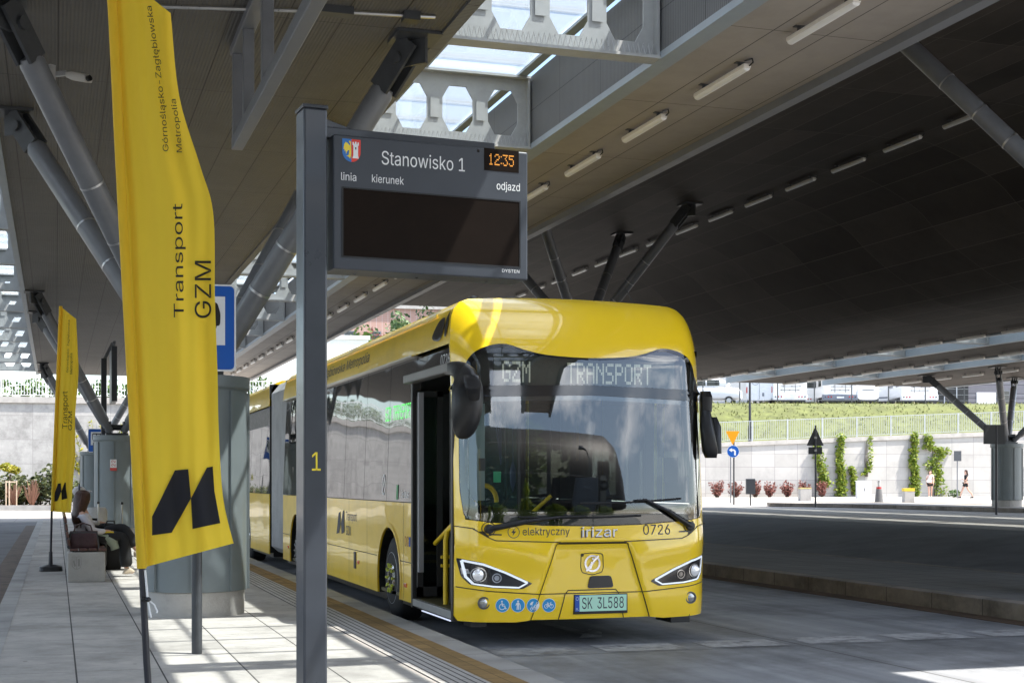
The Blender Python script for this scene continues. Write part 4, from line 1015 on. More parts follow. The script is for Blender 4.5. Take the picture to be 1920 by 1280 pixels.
hg.lathe([(.004, -.2), (.03, -.1), (.032, 0), (.004, .1)], 10, (-.62, .42, 1.66)); hg.tube([(-.62, .42, 2.2), (-.62, .42, 1.76)], .003, 4); hg.build('hanging_pennant', mat('pennant', (.02, .05, .09), .6), bus)
# mirrors
def bl_(px, py, Z): return at(px, py, Z) - Vector((BX, BYF, 0))
ax_ = cam_dir(1, 0); az_ = cam_dir(0, 1); up_ = Vector((0, 0, 1)); sZ = 12.9 / F
secs = []
for px, py, Z, dx, dy, hw, hh in ((829, 694, 13.5, 1, .0, 10, .05), (846, 689, 13.2, 1, -.1, 11, .06), (865, 693, 12.95, .8, .55, 19, .085), (876, 712, 12.85, .25, 1, 25, .10), (877, 742, 12.82, 0, 1, 27, .11), (875, 775, 12.82, -.05, 1, 26, .11), (871, 803, 12.84, -.1, 1, 21, .09), (868, 818, 12.86, -.1, 1, 13, .06), (867, 823, 12.86, 0, 1, 6, .03)):
    t = Vector((dx, -dy)).normalized(); nx = Vector((-t.y, t.x))
    secs.append((bl_(px, py, Z), (ax_ * nx.x + up_ * nx.y) * hw * 1.14 * sZ, az_ * hh))
mo = MB().loft(secs, 22, .75).build('wing_mirror', M['black'], bus, smooth=True, sub=1)
MB().loft([(bl_(883, 705, 12.74), ax_*.07, up_*.012), (bl_(886, 720, 12.71), ax_*.075, up_*.04), (bl_(889, 745, 12.71), ax_*.05, up_*.03)], 14, .7).build('cover_panel', mat('mirror_cover', (.03, .03, .032), .22, coat=.3), mo, smooth=True)
rm = MB().loft([(bl_(1322, 734, 14.25), ax_*.05, az_*.08), (bl_(1323, 745, 14.20), ax_*.062, az_*.1), (bl_(1323, 772, 14.20), ax_*.058, az_*.09)], 16, .5)
rm.loft([(bl_(1322, 770, 14.15), ax_*.05, az_*.07), (bl_(1325, 800, 14.10), ax_*.065, az_*.09), (bl_(1331, 845, 14.10), ax_*.075, az_*.09), (bl_(1333, 858, 14.12), ax_*.055, az_*.06)], 18, .5)
rmo = rm.build('wing_mirror', M['black'], bus, smooth=True)
MB().loft([(bl_(1338, 782, 14.30), ax_*.03, az_*.05), (bl_(1342, 800, 14.25), ax_*.05, az_*.07), (bl_(1344, 850, 14.25), ax_*.045, az_*.06)], 16, .5).build('mirror_glass_housing', M['black'], rmo, smooth=True)
# ---------------------------------------------------------------- departure display on its post
DPX, DPY = 1.365, 7.94
ds_ = empty('departure_display', (DPX, DPY, PT), R(4.8), 'tall dark post carrying the large departure board with clock, stand number 1 in yellow', 'information display')
MB().box(-.068, .068, -.09, .09, 0, 3.465).build('post', M['anthracite'], ds_, bevel=.012)
MB().box(-.072, .072, -.094, .094, 3.465, 3.485).build('post_cap', M['anthracite2'], ds_, bevel=.004)
def dp(px, py):
    q = (px - 960) / F; t = (q * 8 + 1.044) / (1.107 - q * .46); Z = 8 + .46 * t
    return (.07 + 1.2 * t, CAMZ + (HY - py) * Z / F - PT)
H0, H1 = 2.575, 3.325
XF0, XF1 = .095, 1.27
hs_ = MB().box(XF0, XF1, -.115, .12, H0, H1).build('housing', M['anthracite2'], ds_, bevel=.008)
MB().box(.06, 1.10, -.02, .06, H1, H1 + .06).add([(.06, -.02, H1 + .06), (.06, .06, H1 + .06), (.23, .06, H1 + .06), (.23, -.02, H1 + .06), (.06, -.02, H1 + .11), (.06, .06, H1 + .11)], [(0, 3, 4), (1, 5, 2), (0, 4, 5, 1), (4, 3, 2, 5)]).build('support_arm', M['anthracite'], ds_, bevel=.004)
MB().lathe([(.018, -.03), (.018, .03)], 14, (.105, .02, H1 + .07), 'y').build('bolt', M['alu'], ds_)
yf = -.115
fd = lambda a, b, o=0.: (a, yf - o, b)
M['led_panel'] = lines_mat('led_matrix', (.020, .0125, .009), (.008, .0055, .004), [(0, .0065, .0022, 0), (2, .0065, .0022, 0)], rough=.5, var=.3, vscale=3, spec=.06)
a0, b0 = dp(635, 494); a1, b1 = dp(964, 362)
scr = (XF0 + .055, H0 + .075, XF1 - .055, H0 + .452)
MB().box(scr[0], scr[2], yf - .002, yf + .01, scr[1], scr[3]).build('led_screen', M['led_panel'], ds_)
fr_ = MB()
for q in ((scr[0]-.008, scr[2]+.008, scr[3], scr[3]+.008), (scr[0]-.008, scr[2]+.008, scr[1]-.008, scr[1]), (scr[0]-.008, scr[0], scr[1], scr[3]), (scr[2], scr[2]+.008, scr[1], scr[3])): fr_.box(q[0], q[1], yf - .005, yf + .004, q[2], q[3])
fr_.build('screen_frame', M['black'], ds_)
lt = MB()
def dbox2(x0, y0, x1, y1):
    p = dp(x0, y1); q = dp(x0, y0); r = dp(x1, y0); return (p[0], p[1], r[0], q[1])
def dbox(x0, y0, x1, y1):
    p = dp(x0, y1); q = dp(x1, y0); return (p[0], p[1], q[0], q[1])
text_fit(lt, 'Stanowisko 1', dbox2(709, 290, 863, 316), fd, .002, .0)
text_fit(lt, 'linia', dbox2(634, 330, 662, 345), fd, .002, .0); text_fit(lt, 'kierunek', dbox2(691, 334, 750, 349), fd, .002, .0)
text_fit(lt, 'odjazd', dbox2(922, 347, 965, 366), fd, .002, .0); text_fit(lt, 'DYSTEN', dbox2(932, 509, 964, 515), fd, .002, .03)
lt.build('lettering', M['white_letter'], ds_)
ck = dbox(899, 291, 963, 326)
clk = MB().box(ck[0], ck[2], yf - .0025, yf + .004, ck[1], ck[3]).build('clock_window', M['led_panel'], ds_)
M['led_orange'] = mat('led_orange', (.3, .1, .01), .5, emit=(1., .42, .06), es=.4)
cw = (ck[2] - ck[0]); cdm = MB(); dots(cdm, '12:35', ck[0] + cw * .12, ck[1] + (ck[3] - ck[1]) * .26, cw * .75 / 25.5, (ck[3] - ck[1]) * .52 / 7, lambda a, b, o=0: fd(a, b, .004), .72)
cdm.build('digits', M['led_orange'], clk)
MB().box(*[v for v in (dp(886, 290)[0], dp(890, 290)[0])], yf - .002, yf, dp(888, 293)[1], dp(888, 288)[1]).build('light_sensor', M['black_gloss'], ds_)
# coat of arms
s0 = dbox(636, 271, 670, 310); sw_, sh_ = s0[2] - s0[0], s0[3] - s0[1]
def sp_(a, b): return (s0[0] + a * sw_, s0[1] + b * sh_)
def shape(pts): return [sp_(*p) for p in pts]
n = 8
Lh = [(0, 1), (.5, 1), (.5, 0)] + [(.5 - .5*sin(R(90*k/n)), .45 - .45*cos(R(90*k/n))) for k in range(1, n + 1)]
Rh = [(1, 1), (.5, 1), (.5, 0)] + [(.5 + .5*sin(R(90*k/n)), .45 - .45*cos(R(90*k/n))) for k in range(1, n + 1)]
M['arms_blue'] = mat('arms_blue', (.03, .17, .50), .4); M['arms_red'] = mat('arms_red', (.72, .05, .03), .4); M['arms_gold'] = mat('arms_gold', (.85, .65, .05), .4)
ca = MB().poly(shape(Lh), fd, .0022).build('coat_of_arms', M['arms_blue'], ds_); MB().poly(shape(Rh[::-1]), fd, .0022).build('red_field', M['arms_red'], ca)
eg = MB()
eg.poly(shape([(.47, .9), (.38, .93), (.36, .86), (.42, .82), (.42, .7), (.28, .82), (.18, .86), (.10, .74), (.06, .52), (.12, .56), (.12, .44), (.18, .5), (.2, .32), (.26, .44), (.31, .5), (.38, .5), (.35, .3), (.22, .24), (.34, .22), (.40, .14), (.43, .26), (.48, .08), (.49, .5)]), fd, .0032)
eg.build('eagle', M['arms_gold'], ca)
twr = MB().poly(shape([(.55, .17), (.9, .17), (.86, .3), (.86, .72), (.9, .76), (.9, .88), (.83, .88), (.83, .81), (.77, .81), (.77, .90), (.69, .90), (.69, .81), (.63, .81), (.63, .88), (.56, .88), (.56, .76), (.6, .72), (.6, .3)]), fd, .0032).build('tower', M['white_letter'], ca)
MB().poly(shape([(.70, .56), (.76, .56), (.76, .66), (.70, .66)]), fd, .0042).build('tower_window', M['black'], twr)
one = MB()
z9, z8 = CAMZ + 18*8/F - PT, CAMZ + 52*8/F - PT
text_fit(one, '1', (-.022, z9, .028, z8), lambda a, b, o=0.: (a, -.09 - o, b), .002, .008); one.build('stand_number', mat('number_yellow', (.80, .62, .03), .5), ds_)
uh = MB()
for x in (.25, .62, 1.05): uh.lathe([(.012, -.006), (.001, -.012)], 10, (x, .0, H0))
uh.build('fixing', M['black'], ds_)

# ---------------------------------------------------------------- feather flags
def cloth(name, col):
    m = bpy.data.materials.new(name); N, L = nt(m); b = N['Principled BSDF']; _in(b, 'Base Color', (*col, 1)); _in(b, 'Roughness', .75); _in(b, 'Specular IOR Level', .25); _in(b, 'Sheen Weight', .15)
    tl = N.new('ShaderNodeBsdfTranslucent'); tl.inputs[0].default_value = (*col, 1); ms = N.new('ShaderNodeMixShader'); ms.inputs[0].default_value = .5
    tc = N.new('ShaderNodeTexCoord'); n = N.new('ShaderNodeTexNoise'); n.inputs['Scale'].default_value = 260; L.new(tc.outputs['Object'], n.inputs['Vector'])
    bp = N.new('ShaderNodeBump'); bp.inputs['Strength'].default_value = .12; bp.inputs['Distance'].default_value = .004; L.new(n.outputs['Fac'], bp.inputs['Height']); L.new(bp.outputs[0], b.inputs['Normal'])
    L.new(b.outputs[0], ms.inputs[1]); L.new(tl.outputs[0], ms.inputs[2]); L.new(ms.outputs[0], N['Material Output'].inputs[0]); return m
M['flag'] = cloth('flag_cloth', (.98, .70, .055)); M['flag_print'] = cloth('flag_print', (.030, .032, .045))
def lerp_tab(tab, y):
    if y <= tab[0][1]: return tab[0][0]
    for (x0, y0), (x1, y1) in zip(tab, tab[1:]):
        if y <= y1: return x0 + (x1 - x0) * (y - y0) / (y1 - y0)
    return tab[-1][0]
def sm_tab(tab): return spl(tab, 5)
def mkflag(label, Z, L_, R_, yt, yb, base, amp, seed):
    Lt, Rt = sm_tab(L_), sm_tab(R_); k = Z / F
    y00, y11 = yt[0], yb[0]
    def wave(s, t):
        return amp * (s ** .8) * (sin(5.2*s + 3*t + seed) * .55 + .35*sin(11*s - 4.6*t + seed*2) * (.4 + t) + .13*sin(24*s + 9*t*s + seed) + .4*sin(2.4*pi*t + seed)) + amp*.5*math.exp(-((s-.09)/.05)**2)
    e = empty('feather_flag', base, 0, label, 'flag', 'yellow feather flags')
    def B(px, py, off=0.):
        l = lerp_tab(Lt, py); r = lerp_tab(Rt, py); s = (px - l) / max(1e-3, r - l)
        t = (py - y00) / (y11 - y00)
        p = at(px, py, Z + wave(max(0., min(1., s)), t) - off) - base
        return (p.x, p.y, p.z)
    V = []; nr, nc = 120, 64
    for j in range(nr + 1):
        for i in range(nc + 1):
            s = i / nc; a = yt[0] + (yt[1] - yt[0]) * s; b = yb[0] + (yb[1] - yb[0]) * s; py = a + (b - a) * j / nr
            l = lerp_tab(Lt, py); r = lerp_tab(Rt, py); V.append(B(l + (r - l) * s, py))
    ban = MB().add(V, [(j*(nc+1)+i, (j+1)*(nc+1)+i, (j+1)*(nc+1)+i+1, j*(nc+1)+i+1) for j in range(nr) for i in range(nc)]).build('banner', M['flag'], e, smooth='all')
    sv = MB(); 
    sv.tube([B(lerp_tab(Lt, yt[0] + (yb[0]-yt[0])*j/30) + 3*7.75/Z, yt[0] + (yb[0]-yt[0])*j/30, .012) for j in range(31)], .026, 10)
    sv.build('pole_sleeve', M['flag'], ban, smooth=True)
    return e, B, ban
def fit_px(mb, s, box, B, off, bold=0., warp=None):
    V, T = text2d(s, 1, bold); x0 = min(p[0] for p in V); x1 = max(p[0] for p in V); y0 = min(p[1] for p in V); y1 = max(p[1] for p in V); o = []
    for x, y in V:
        a = (x - x0)/(x1 - x0); b = (y - y0)/(y1 - y0)     # reading upwards: along -py
        py = box[3] + (box[1] - box[3]) * a; px = box[0] + (box[2] - box[0]) * (1 - b)
        if warp: px = px + warp(a)
        o.append(B(px, py, off))
    mb.add(o, T)
LOGO = [[(285, 1003), (285, 968), (300, 938), (328, 881), (353, 879), (358, 934), (322, 998)], [(358, 934), (388, 876), (399, 874), (402, 920), (413, 980), (361, 991)]]
base = at(285, HY + (CAMZ - PT) * F / 7.75, 7.75)
Lb = [(199, -40), (207, 0), (222, 300), (240, 640), (263, 1065)]
Rb = [(310, -40), (320, 25), (336, 180), (375, 310), (400, 400), (403, 560), (408, 700), (410, 800), (418, 930), (438, 1018)]
fe, FB, ban = mkflag('large yellow feather flag in front of the near column, tall as the frame', 7.75, Lb, Rb, (-70, 25), (1065, 1018), base, .085, .6)
pr = MB()
fit_px(pr, 'Transport', (326, 382, 350, 595), FB, .013, .004, lambda a: -3*a); fit_px(pr, 'GZM', (365, 489, 396, 596), FB, .013, .004)
fit_px(pr, 'Górnośląsko-Zagłębiowska', (305, 12, 319, 284), FB, .013, .002, lambda a: -32*a**1.3 if a > .35 else -32*a**1.3); fit_px(pr, 'Metropolia', (331, 186, 344, 286), FB, .013, .002, lambda a: -6*a - 6*a*a)
for P in LOGO: pr.panel(P, lambda a, b, o: FB(a, b, o), step=5, off=.013)
pr.build('print', M['flag_print'], ban, smooth='all')
M['pole_dark'] = mat('flag_pole', (.022, .022, .03), .35, var=.1)
tp = at(266, 1063, 7.75); pole = [(0, 0, 0), tuple(at(275, 1240, 7.76) - base), tuple(tp - base)]
pole += [tuple(at(lerp_tab(sm_tab(Lb), y) + 3, y, 7.76) - base) for y in (800, 400, 0, -60)]
MB().tube(pole, [.019, .019, .018, .016, .014, .011, .008], 12).build('pole', M['pole_dark'], fe, smooth=True)
MB().loft([((0, 0, -.0), (.28, 0, 0), (0, .28, 0)), ((0, 0, .05), (.25, 0, 0), (0, .25, 0)), ((0, 0, .07), (.06, 0, 0), (0, .06, 0)), ((0, 0, .2), (.035, 0, 0), (0, .035, 0))], 24, .6).build('base_plate', M['black'], fe, smooth=True)
kn = at(277, 1123, 7.73) - base
MB().ball(kn, (.018, .018, .014)).ball(kn + ax_*-.028, (.012, .012, .014)).build('toggle', M['black'], fe, smooth=True)
MB().tube([kn, kn + Vector((.01, 0, -.06)), kn + Vector((.018, 0, -.1))], .005, 6).tube([kn, kn + Vector((.035, 0, -.03)), kn + Vector((.05, 0, -.065)), kn + Vector((.048, 0, -.075))], .005, 6).tube([kn, at(272, 1068, 7.74) - base], .006, 6).build('cord', M['white'], fe, smooth=True)
# far flag
base2 = at(95, HY + (CAMZ - PT) * F / 22., 22.)
L2 = [(113, 570), (106, 740), (97, 958)]; R2 = [(144, 570), (143, 598), (146, 660), (147, 705), (141, 780), (141, 850), (137, 900), (133, 962)]
fe2, FB2, ban2 = mkflag('smaller looking yellow feather flag beside the bench, farther along the platform', 22., L2, R2, (574, 598), (958, 961), base2, .07, 2.1)
pr = MB()
fit_px(pr, 'Transport', (117, 733, 129, 803), FB2, .008, .006); fit_px(pr, 'GZM', (128, 771, 135, 806), FB2, .008, .006)
fit_px(pr, 'Górnośląsko-Zagłębiowska', (124, 600, 129, 698), FB2, .008, .002, lambda a: 3*a); fit_px(pr, 'Metropolia', (131, 662, 137, 701), FB2, .008, .002)
for P in LOGO: pr.panel([(100 + (a - 285)*.205, 904 + (b - 874)*.28) for a, b in P], lambda a, b, o: FB2(a, b, o), step=3, off=.008)
pr.build('print', M['flag_print'], ban2, smooth='all')
MB().tube([(0, 0, .25), tuple(at(97, 957, 22) - base2), tuple(at(105, 760, 22.02) - base2), tuple(at(113, 573, 22.02) - base2)], [.018, .018, .015, .01], 10).tube([(0, 0, .05), (0, 0, .3)], [.035, .028], 10).build('pole', M['pole_dark'], fe2, smooth=True)
MB().loft([((0, 0, 0), (.18, 0, 0), (0, .18, 0)), ((0, 0, .07), (.17, 0, 0), (0, .17, 0)), ((0, 0, .1), (.06, 0, 0), (0, .06, 0))], 20, .4).build('base_plate', M['black'], fe2, bevel=.01)

# ---------------------------------------------------------------- bus stop signs
M['sign_blue'] = mat('sign_blue', (.008, .095, .42), .3, coat=.4); M['sign_white'] = mat('sign_white', (.72, .73, .74), .35)
def stop_sign(p, size, zb, label, pole_r=.042, h=None, border=True):
    e = empty('bus_stop_sign', p, -TH * .35, label, 'road sign'); h = h or size
    MB().tube([(0, .05, 0), (0, .05, zb + h)], pole_r, 16).build('pole', M['steel_dark'], e, smooth=True)
    f0 = lambda a, b, o=0.: (a, -o, b)
    q = rpoly([(-size/2, zb), (size/2, zb), (size/2, zb + h), (-size/2, zb + h)], .045)
    pl = MB().panel(q, f0, step=1, off=.0, thick=.012, back=True).build('plate', M['sign_white'], e)
    MB().panel(rpoly([(-size/2 + .014, zb + .014), (size/2 - .014, zb + .014), (size/2 - .014, zb + h - .014), (-size/2 + .014, zb + h - .014)], .04), f0, step=1, off=.003).build('blue_field', M['sign_blue'], pl)
    w = size*.36
    MB().poly([(-w, zb + h*.30), (w, zb + h*.30), (w, zb + h*.86), (-w, zb + h*.86)], f0, .006).build('white_field', M['sign_white'], pl)
    bb = MB(); cz = zb + h*.52
    bb.panel(rpoly([(-w*.82, cz), (w*.82, cz), (w*.84, cz + .10), (w*.72, cz + .19), (-w*.78, cz + .19), (-w*.82, cz + .1)], .025), f0, [[(-w*.7 + i*.105, cz + .085) if j == 0 else ((-w*.7 + i*.105 + .08, cz + .085) if j == 1 else ((-w*.7 + i*.105 + .08, cz + .16) if j == 2 else (-w*.7 + i*.105, cz + .16))) for j in range(4)] for i in range(3)], step=.5, off=.009)
    for x in (-w*.5, w*.5): bb.disc((x, cz), .045, f0, .009)
    bb.build('bus_symbol', M['black'], pl)
    MB().box(-.05, .05, .0, .1, zb + h*.25, zb + h*.3).box(-.05, .05, .0, .1, zb + h*.75, zb + h*.8).build('clamp', M['alu'], e)
    return e
sp1 = gnd(369, 1226, PT)
stop_sign(sp1, .62, 2.28, 'blue bus stop sign half hidden by the large flag, pole in sunny slabs', h=.70)
sp2 = at(184, HY + (CAMZ - PT)*F/40., 40.)
stop_sign(sp2, .55, 2.36 - PT, 'blue bus stop sign with bus symbol peeping out behind the second column', h=.66)

# second display, edge on
e2 = empty('departure_display', (1.16, 37.7, PT), 0, 'second departure board seen edge-on, on a post behind the second column', 'information display')
MB().box(-.07, .07, -.09, .09, 0, 4.5).build('post', M['anthracite'], e2, bevel=.008)
MB().box(.18, .32, -.3, 1.2, 3.4, 4.8).build('housing', M['anthracite2'], e2, bevel=.008)
MB().bar((0, 0, 4.45), (.22, 0, 4.9), .08, .08).build('support_arm', M['steel_grey'], e2)
MB().bar((.25, -.2, 4.9), (.25, 1.1, 4.9), .07, .07).build('support_rail', M['steel_grey'], e2)

# ---------------------------------------------------------------- bench, luggage
M['bench_brown'] = mat('bench_slats', (.10, .045, .035), .45, var=.15, vscale=10, coat=.2)
bn = empty('bench', (.40, 20.5, PT), 0, 'brown slatted bench on pale concrete blocks where the woman sits', 'bench')
for y in (0, 2.5, 5.0):
    b_ = MB().box(-.25, .25, y - .05, y + .42, 0, .41).build('concrete_block', M['concrete'], bn, bevel=.012)
    if y == 0:
        f0 = lambda a, b, o=0.: (a, -.05 - o, b)
        sc_ = MB(); n = 6; pts = [(-.19, .35), (-.07, .35), (-.07, .25)] + [(-.13 + .06*cos(R(-90*k/n)), .25 + .07*sin(R(-90*k/n))) for k in range(1, n + 1)] + [(-.13 - .06*sin(R(90*k/n)), .18 + .07*(1-cos(R(90*k/n)))) for k in range(1, n + 1)]
        sc_.stroke(pts, .006, f0, .002, closed=True); sc_.stroke([(-.13, .35), (-.13, .18)], .005, f0, .002); sc_.stroke([(-.17, .3), (-.15, .22)], .02, f0, .002); sc_.stroke([(-.10, .32), (-.10, .22)], .025, f0, .002); sc_.build('cast_crest', mat('crest_shadow', (.28, .27, .25), .9), b_)
for k in range(4): MB().box(-.22 + k*.125, -.22 + k*.125 + .11, -.02, 5.4, .425, .46).build('seat_slat', M['bench_brown'], bn, bevel=.008)
for k in range(4):
    z = .50 + k*.105; x = -.235 - k*.014
    MB().obox((x, 2.69, z + .045), (.018, 0, 0), (0, 2.71, 0), (-.006, 0, .045)).build('back_slat', M['bench_brown'], bn, bevel=.008)
for y in (.1, 2.7, 5.2): MB().tube([(-.16, y, .42), (-.24, y, .47), (-.29, y, .9)], .016, 8).build('back_support', M['steel_dark'], bn, smooth=True)
MB().tube([(-.24, .02, .5), (-.2, .02, .68), (.14, .02, .68), (.17, .02, .45)], .012, 8).build('armrest', M['steel_dark'], bn, smooth=True)
M['leather'] = mat('maroon_leather', (.075, .035, .04), .4, var=.25, vscale=9, bump=.25, bscale=25)
hb = empty('handbag', (.36, 20.72, PT + .46), 0, 'maroon leather handbag standing on the near end of the bench', 'bag')
MB().loft([((0, 0, 0), (.20, 0, 0), (0, .085, 0)), ((0, 0, .06), (.215, 0, 0), (0, .10, 0)), ((0, 0, .16), (.20, 0, 0), (0, .075, 0)), ((.01, 0, .235), (.185, 0, 0), (0, .03, 0))], 24, .55).build('body', M['leather'], hb, smooth=True)
for s_ in (-1, 1): MB().tube([(-.13, s_*.05, .2), (-.1, s_*.055, .31), (0, s_*.06, .345), (.1, s_*.055, .31), (.13, s_*.05, .2)], .009, 8).build('handle', M['leather'], hb, smooth=True)
def suitcase(p, col, label, w=.27, d=.42, h=.66, hz=1.0, rz=0, mname='suitcase_shell'):
    e = empty('suitcase', p, rz, label, 'suitcase')
    m_ = mat(mname, col, .35, var=.1, vscale=6)
    s_ = MB().box(-w/2, w/2, -d/2, d/2, .06, h).build('shell', m_, e, bevel=.05, seg=4)
    g = MB()
    for k in range(4): g.box(-w/2 - .006, w/2 + .006, -d*.33 + k*d*.22 - .012, -d*.33 + k*d*.22 + .012, .12, h - .06)
    g.build('shell_ribs', m_, s_, bevel=.004)
    for x in (-1, 1):
        for y in (-1, 1): MB().lathe([(.03, -.015), (.03, .015)], 14, (x*w*.33, y*d*.36, .03), 'y').build('wheel', M['rubber'], e)
    MB().tube([(0, -.1, h), (0, -.1, hz), (0, .1, hz), (0, .1, h)], .009, 8).build('telescopic_handle', M['alu'], e, smooth=True)
    MB().box(-.02, .02, -.11, .11, hz - .015, hz + .025).build('grip', M['black'], e, bevel=.008); MB().tube([(-.0, -.1, h), (0, -.07, h + .035), (0, .07, h + .035), (0, .1, h)], .01, 8).build('carry_handle', M['black'], e, smooth=True)
    return e
suitcase((1.02, 24.0, PT), (.018, .022, .075), 'navy blue suitcase with raised handle by the second column', w=.26, hz=1.02)
suitcase((.62, 22.9, PT), (.012, .012, .013), 'black suitcase with raised handle behind the seated woman', w=.24, h=.62, hz=1.05, mname='black_shell')
rb = empty('travel_bag', (.80, 23.3, PT), .3, 'black soft travel bag between the two suitcases', 'bag')
MB().loft([((0, 0, 0), (.16, 0, 0), (0, .2, 0)), ((0, 0, .3), (.18, 0, 0), (0, .22, 0)), ((.0, 0, .56), (.14, 0, 0), (0, .18, 0)), ((0, 0, .68), (.06, 0, 0), (0, .1, 0))], 20, .7).build('body', mat('black_cloth', (.012, .012, .013), .85, var=.2), rb, smooth=True)
MB().tube([(-.1, 0, .62), (-.05, -.05, .76), (.06, -.05, .76), (.1, 0, .62)], .014, 8).build('handle', M['black'], rb, smooth=True)
lb = empty('litter_bin', (.72, 27.5, PT), 0, 'pale concrete litter bin beyond the seated people', 'bin')
MB().lathe([(.17, 0), (.2, .05), (.19, .85), (.15, .9), (.14, .8)], 24).build('body', M['concrete'], lb, smooth=True); MB().lathe([(.15, .86), (.13, .84), (.001, .83)], 20).build('liner', M['black'], lb)
# ---------------------------------------------------------------- people
def skin(name, nodes, edges, mt, parent, sub=1):
    me = bpy.data.meshes.new(name); me.from_pydata([n[0] for n in nodes], edges, []); o = bpy.data.objects.new(name, me); COL.objects.link(o)
    me.materials.append(mt); o.parent = parent
    md = o.modifiers.new('Skin', 'SKIN'); md.use_smooth_shade = True; md.branch_smoothing = .3
    if not me.skin_vertices: me.attributes  # layer is made with the modifier
    lay = me.skin_vertices[0].data
    for i, n in enumerate(nodes):
        r = n[1]; lay[i].radius = (r, r) if not isinstance(r, tuple) else r; lay[i].use_root = (i == 0)
    s = o.modifiers.new('Subsurf', 'SUBSURF'); s.levels = sub; s.render_levels = sub
    return o
class G:
    def __init__(s): s.n = []; s.e = []
    def a(s, co, r, frm=None):
        s.n.append((Vector(co), r)); i = len(s.n) - 1
        if frm is not None: s.e.append((frm, i))
        return i
    def chain(s, pts, frm=None):
        for co, r in pts: frm = s.a(co, r, frm)
        return frm
    def hand(s, frm, p, d, side, curl):
        p = Vector(p); d = Vector(d).normalized(); side = Vector(side).normalized(); c = Vector(curl).normalized()
        k = s.a(p + d*.035, (.034, .018), frm)
        for i, (o, L) in enumerate(((-.027, .062), (-.009, .075), (.009, .07), (.026, .055))):
            b = p + d*.075 + side*o; f = s.a(b, .0095, k); f = s.a(b + d*L*.55 + c*.008, .0085, f); s.a(b + d*L*.85 + c*.03, .0075, f)
        t = s.a(p + d*.025 - side*.042, .011, k); s.a(p + d*.055 - side*.058 + c*.012, .009, t)
M['skin'] = mat('skin', (.62, .36, .26), .5, var=.05, vscale=8); M['hair_brown'] = mat('brown_hair', (.055, .022, .012), .5, var=.35, vscale=14, bump=.5, bscale=35)
M['hair_dark'] = mat('dark_hair', (.025, .015, .012), .5, var=.3, vscale=14, bump=.4, bscale=30)
M['top_white'] = mat('white_jersey', (.62, .60, .64), .8, var=.07, vscale=6, bump=.3, bscale=14); M['cloth_black'] = mat('black_trousers', (.012, .012, .014), .8, var=.2, vscale=5, bump=.4, bscale=9)
M['shoe_beige'] = mat('beige_shoe', (.58, .48, .36), .6, var=.1); M['cloth_pink'] = mat('pale_pink_top', (.72, .55, .50), .8, var=.05); M['sock'] = mat('white_sock', (.7, .7, .7), .8)
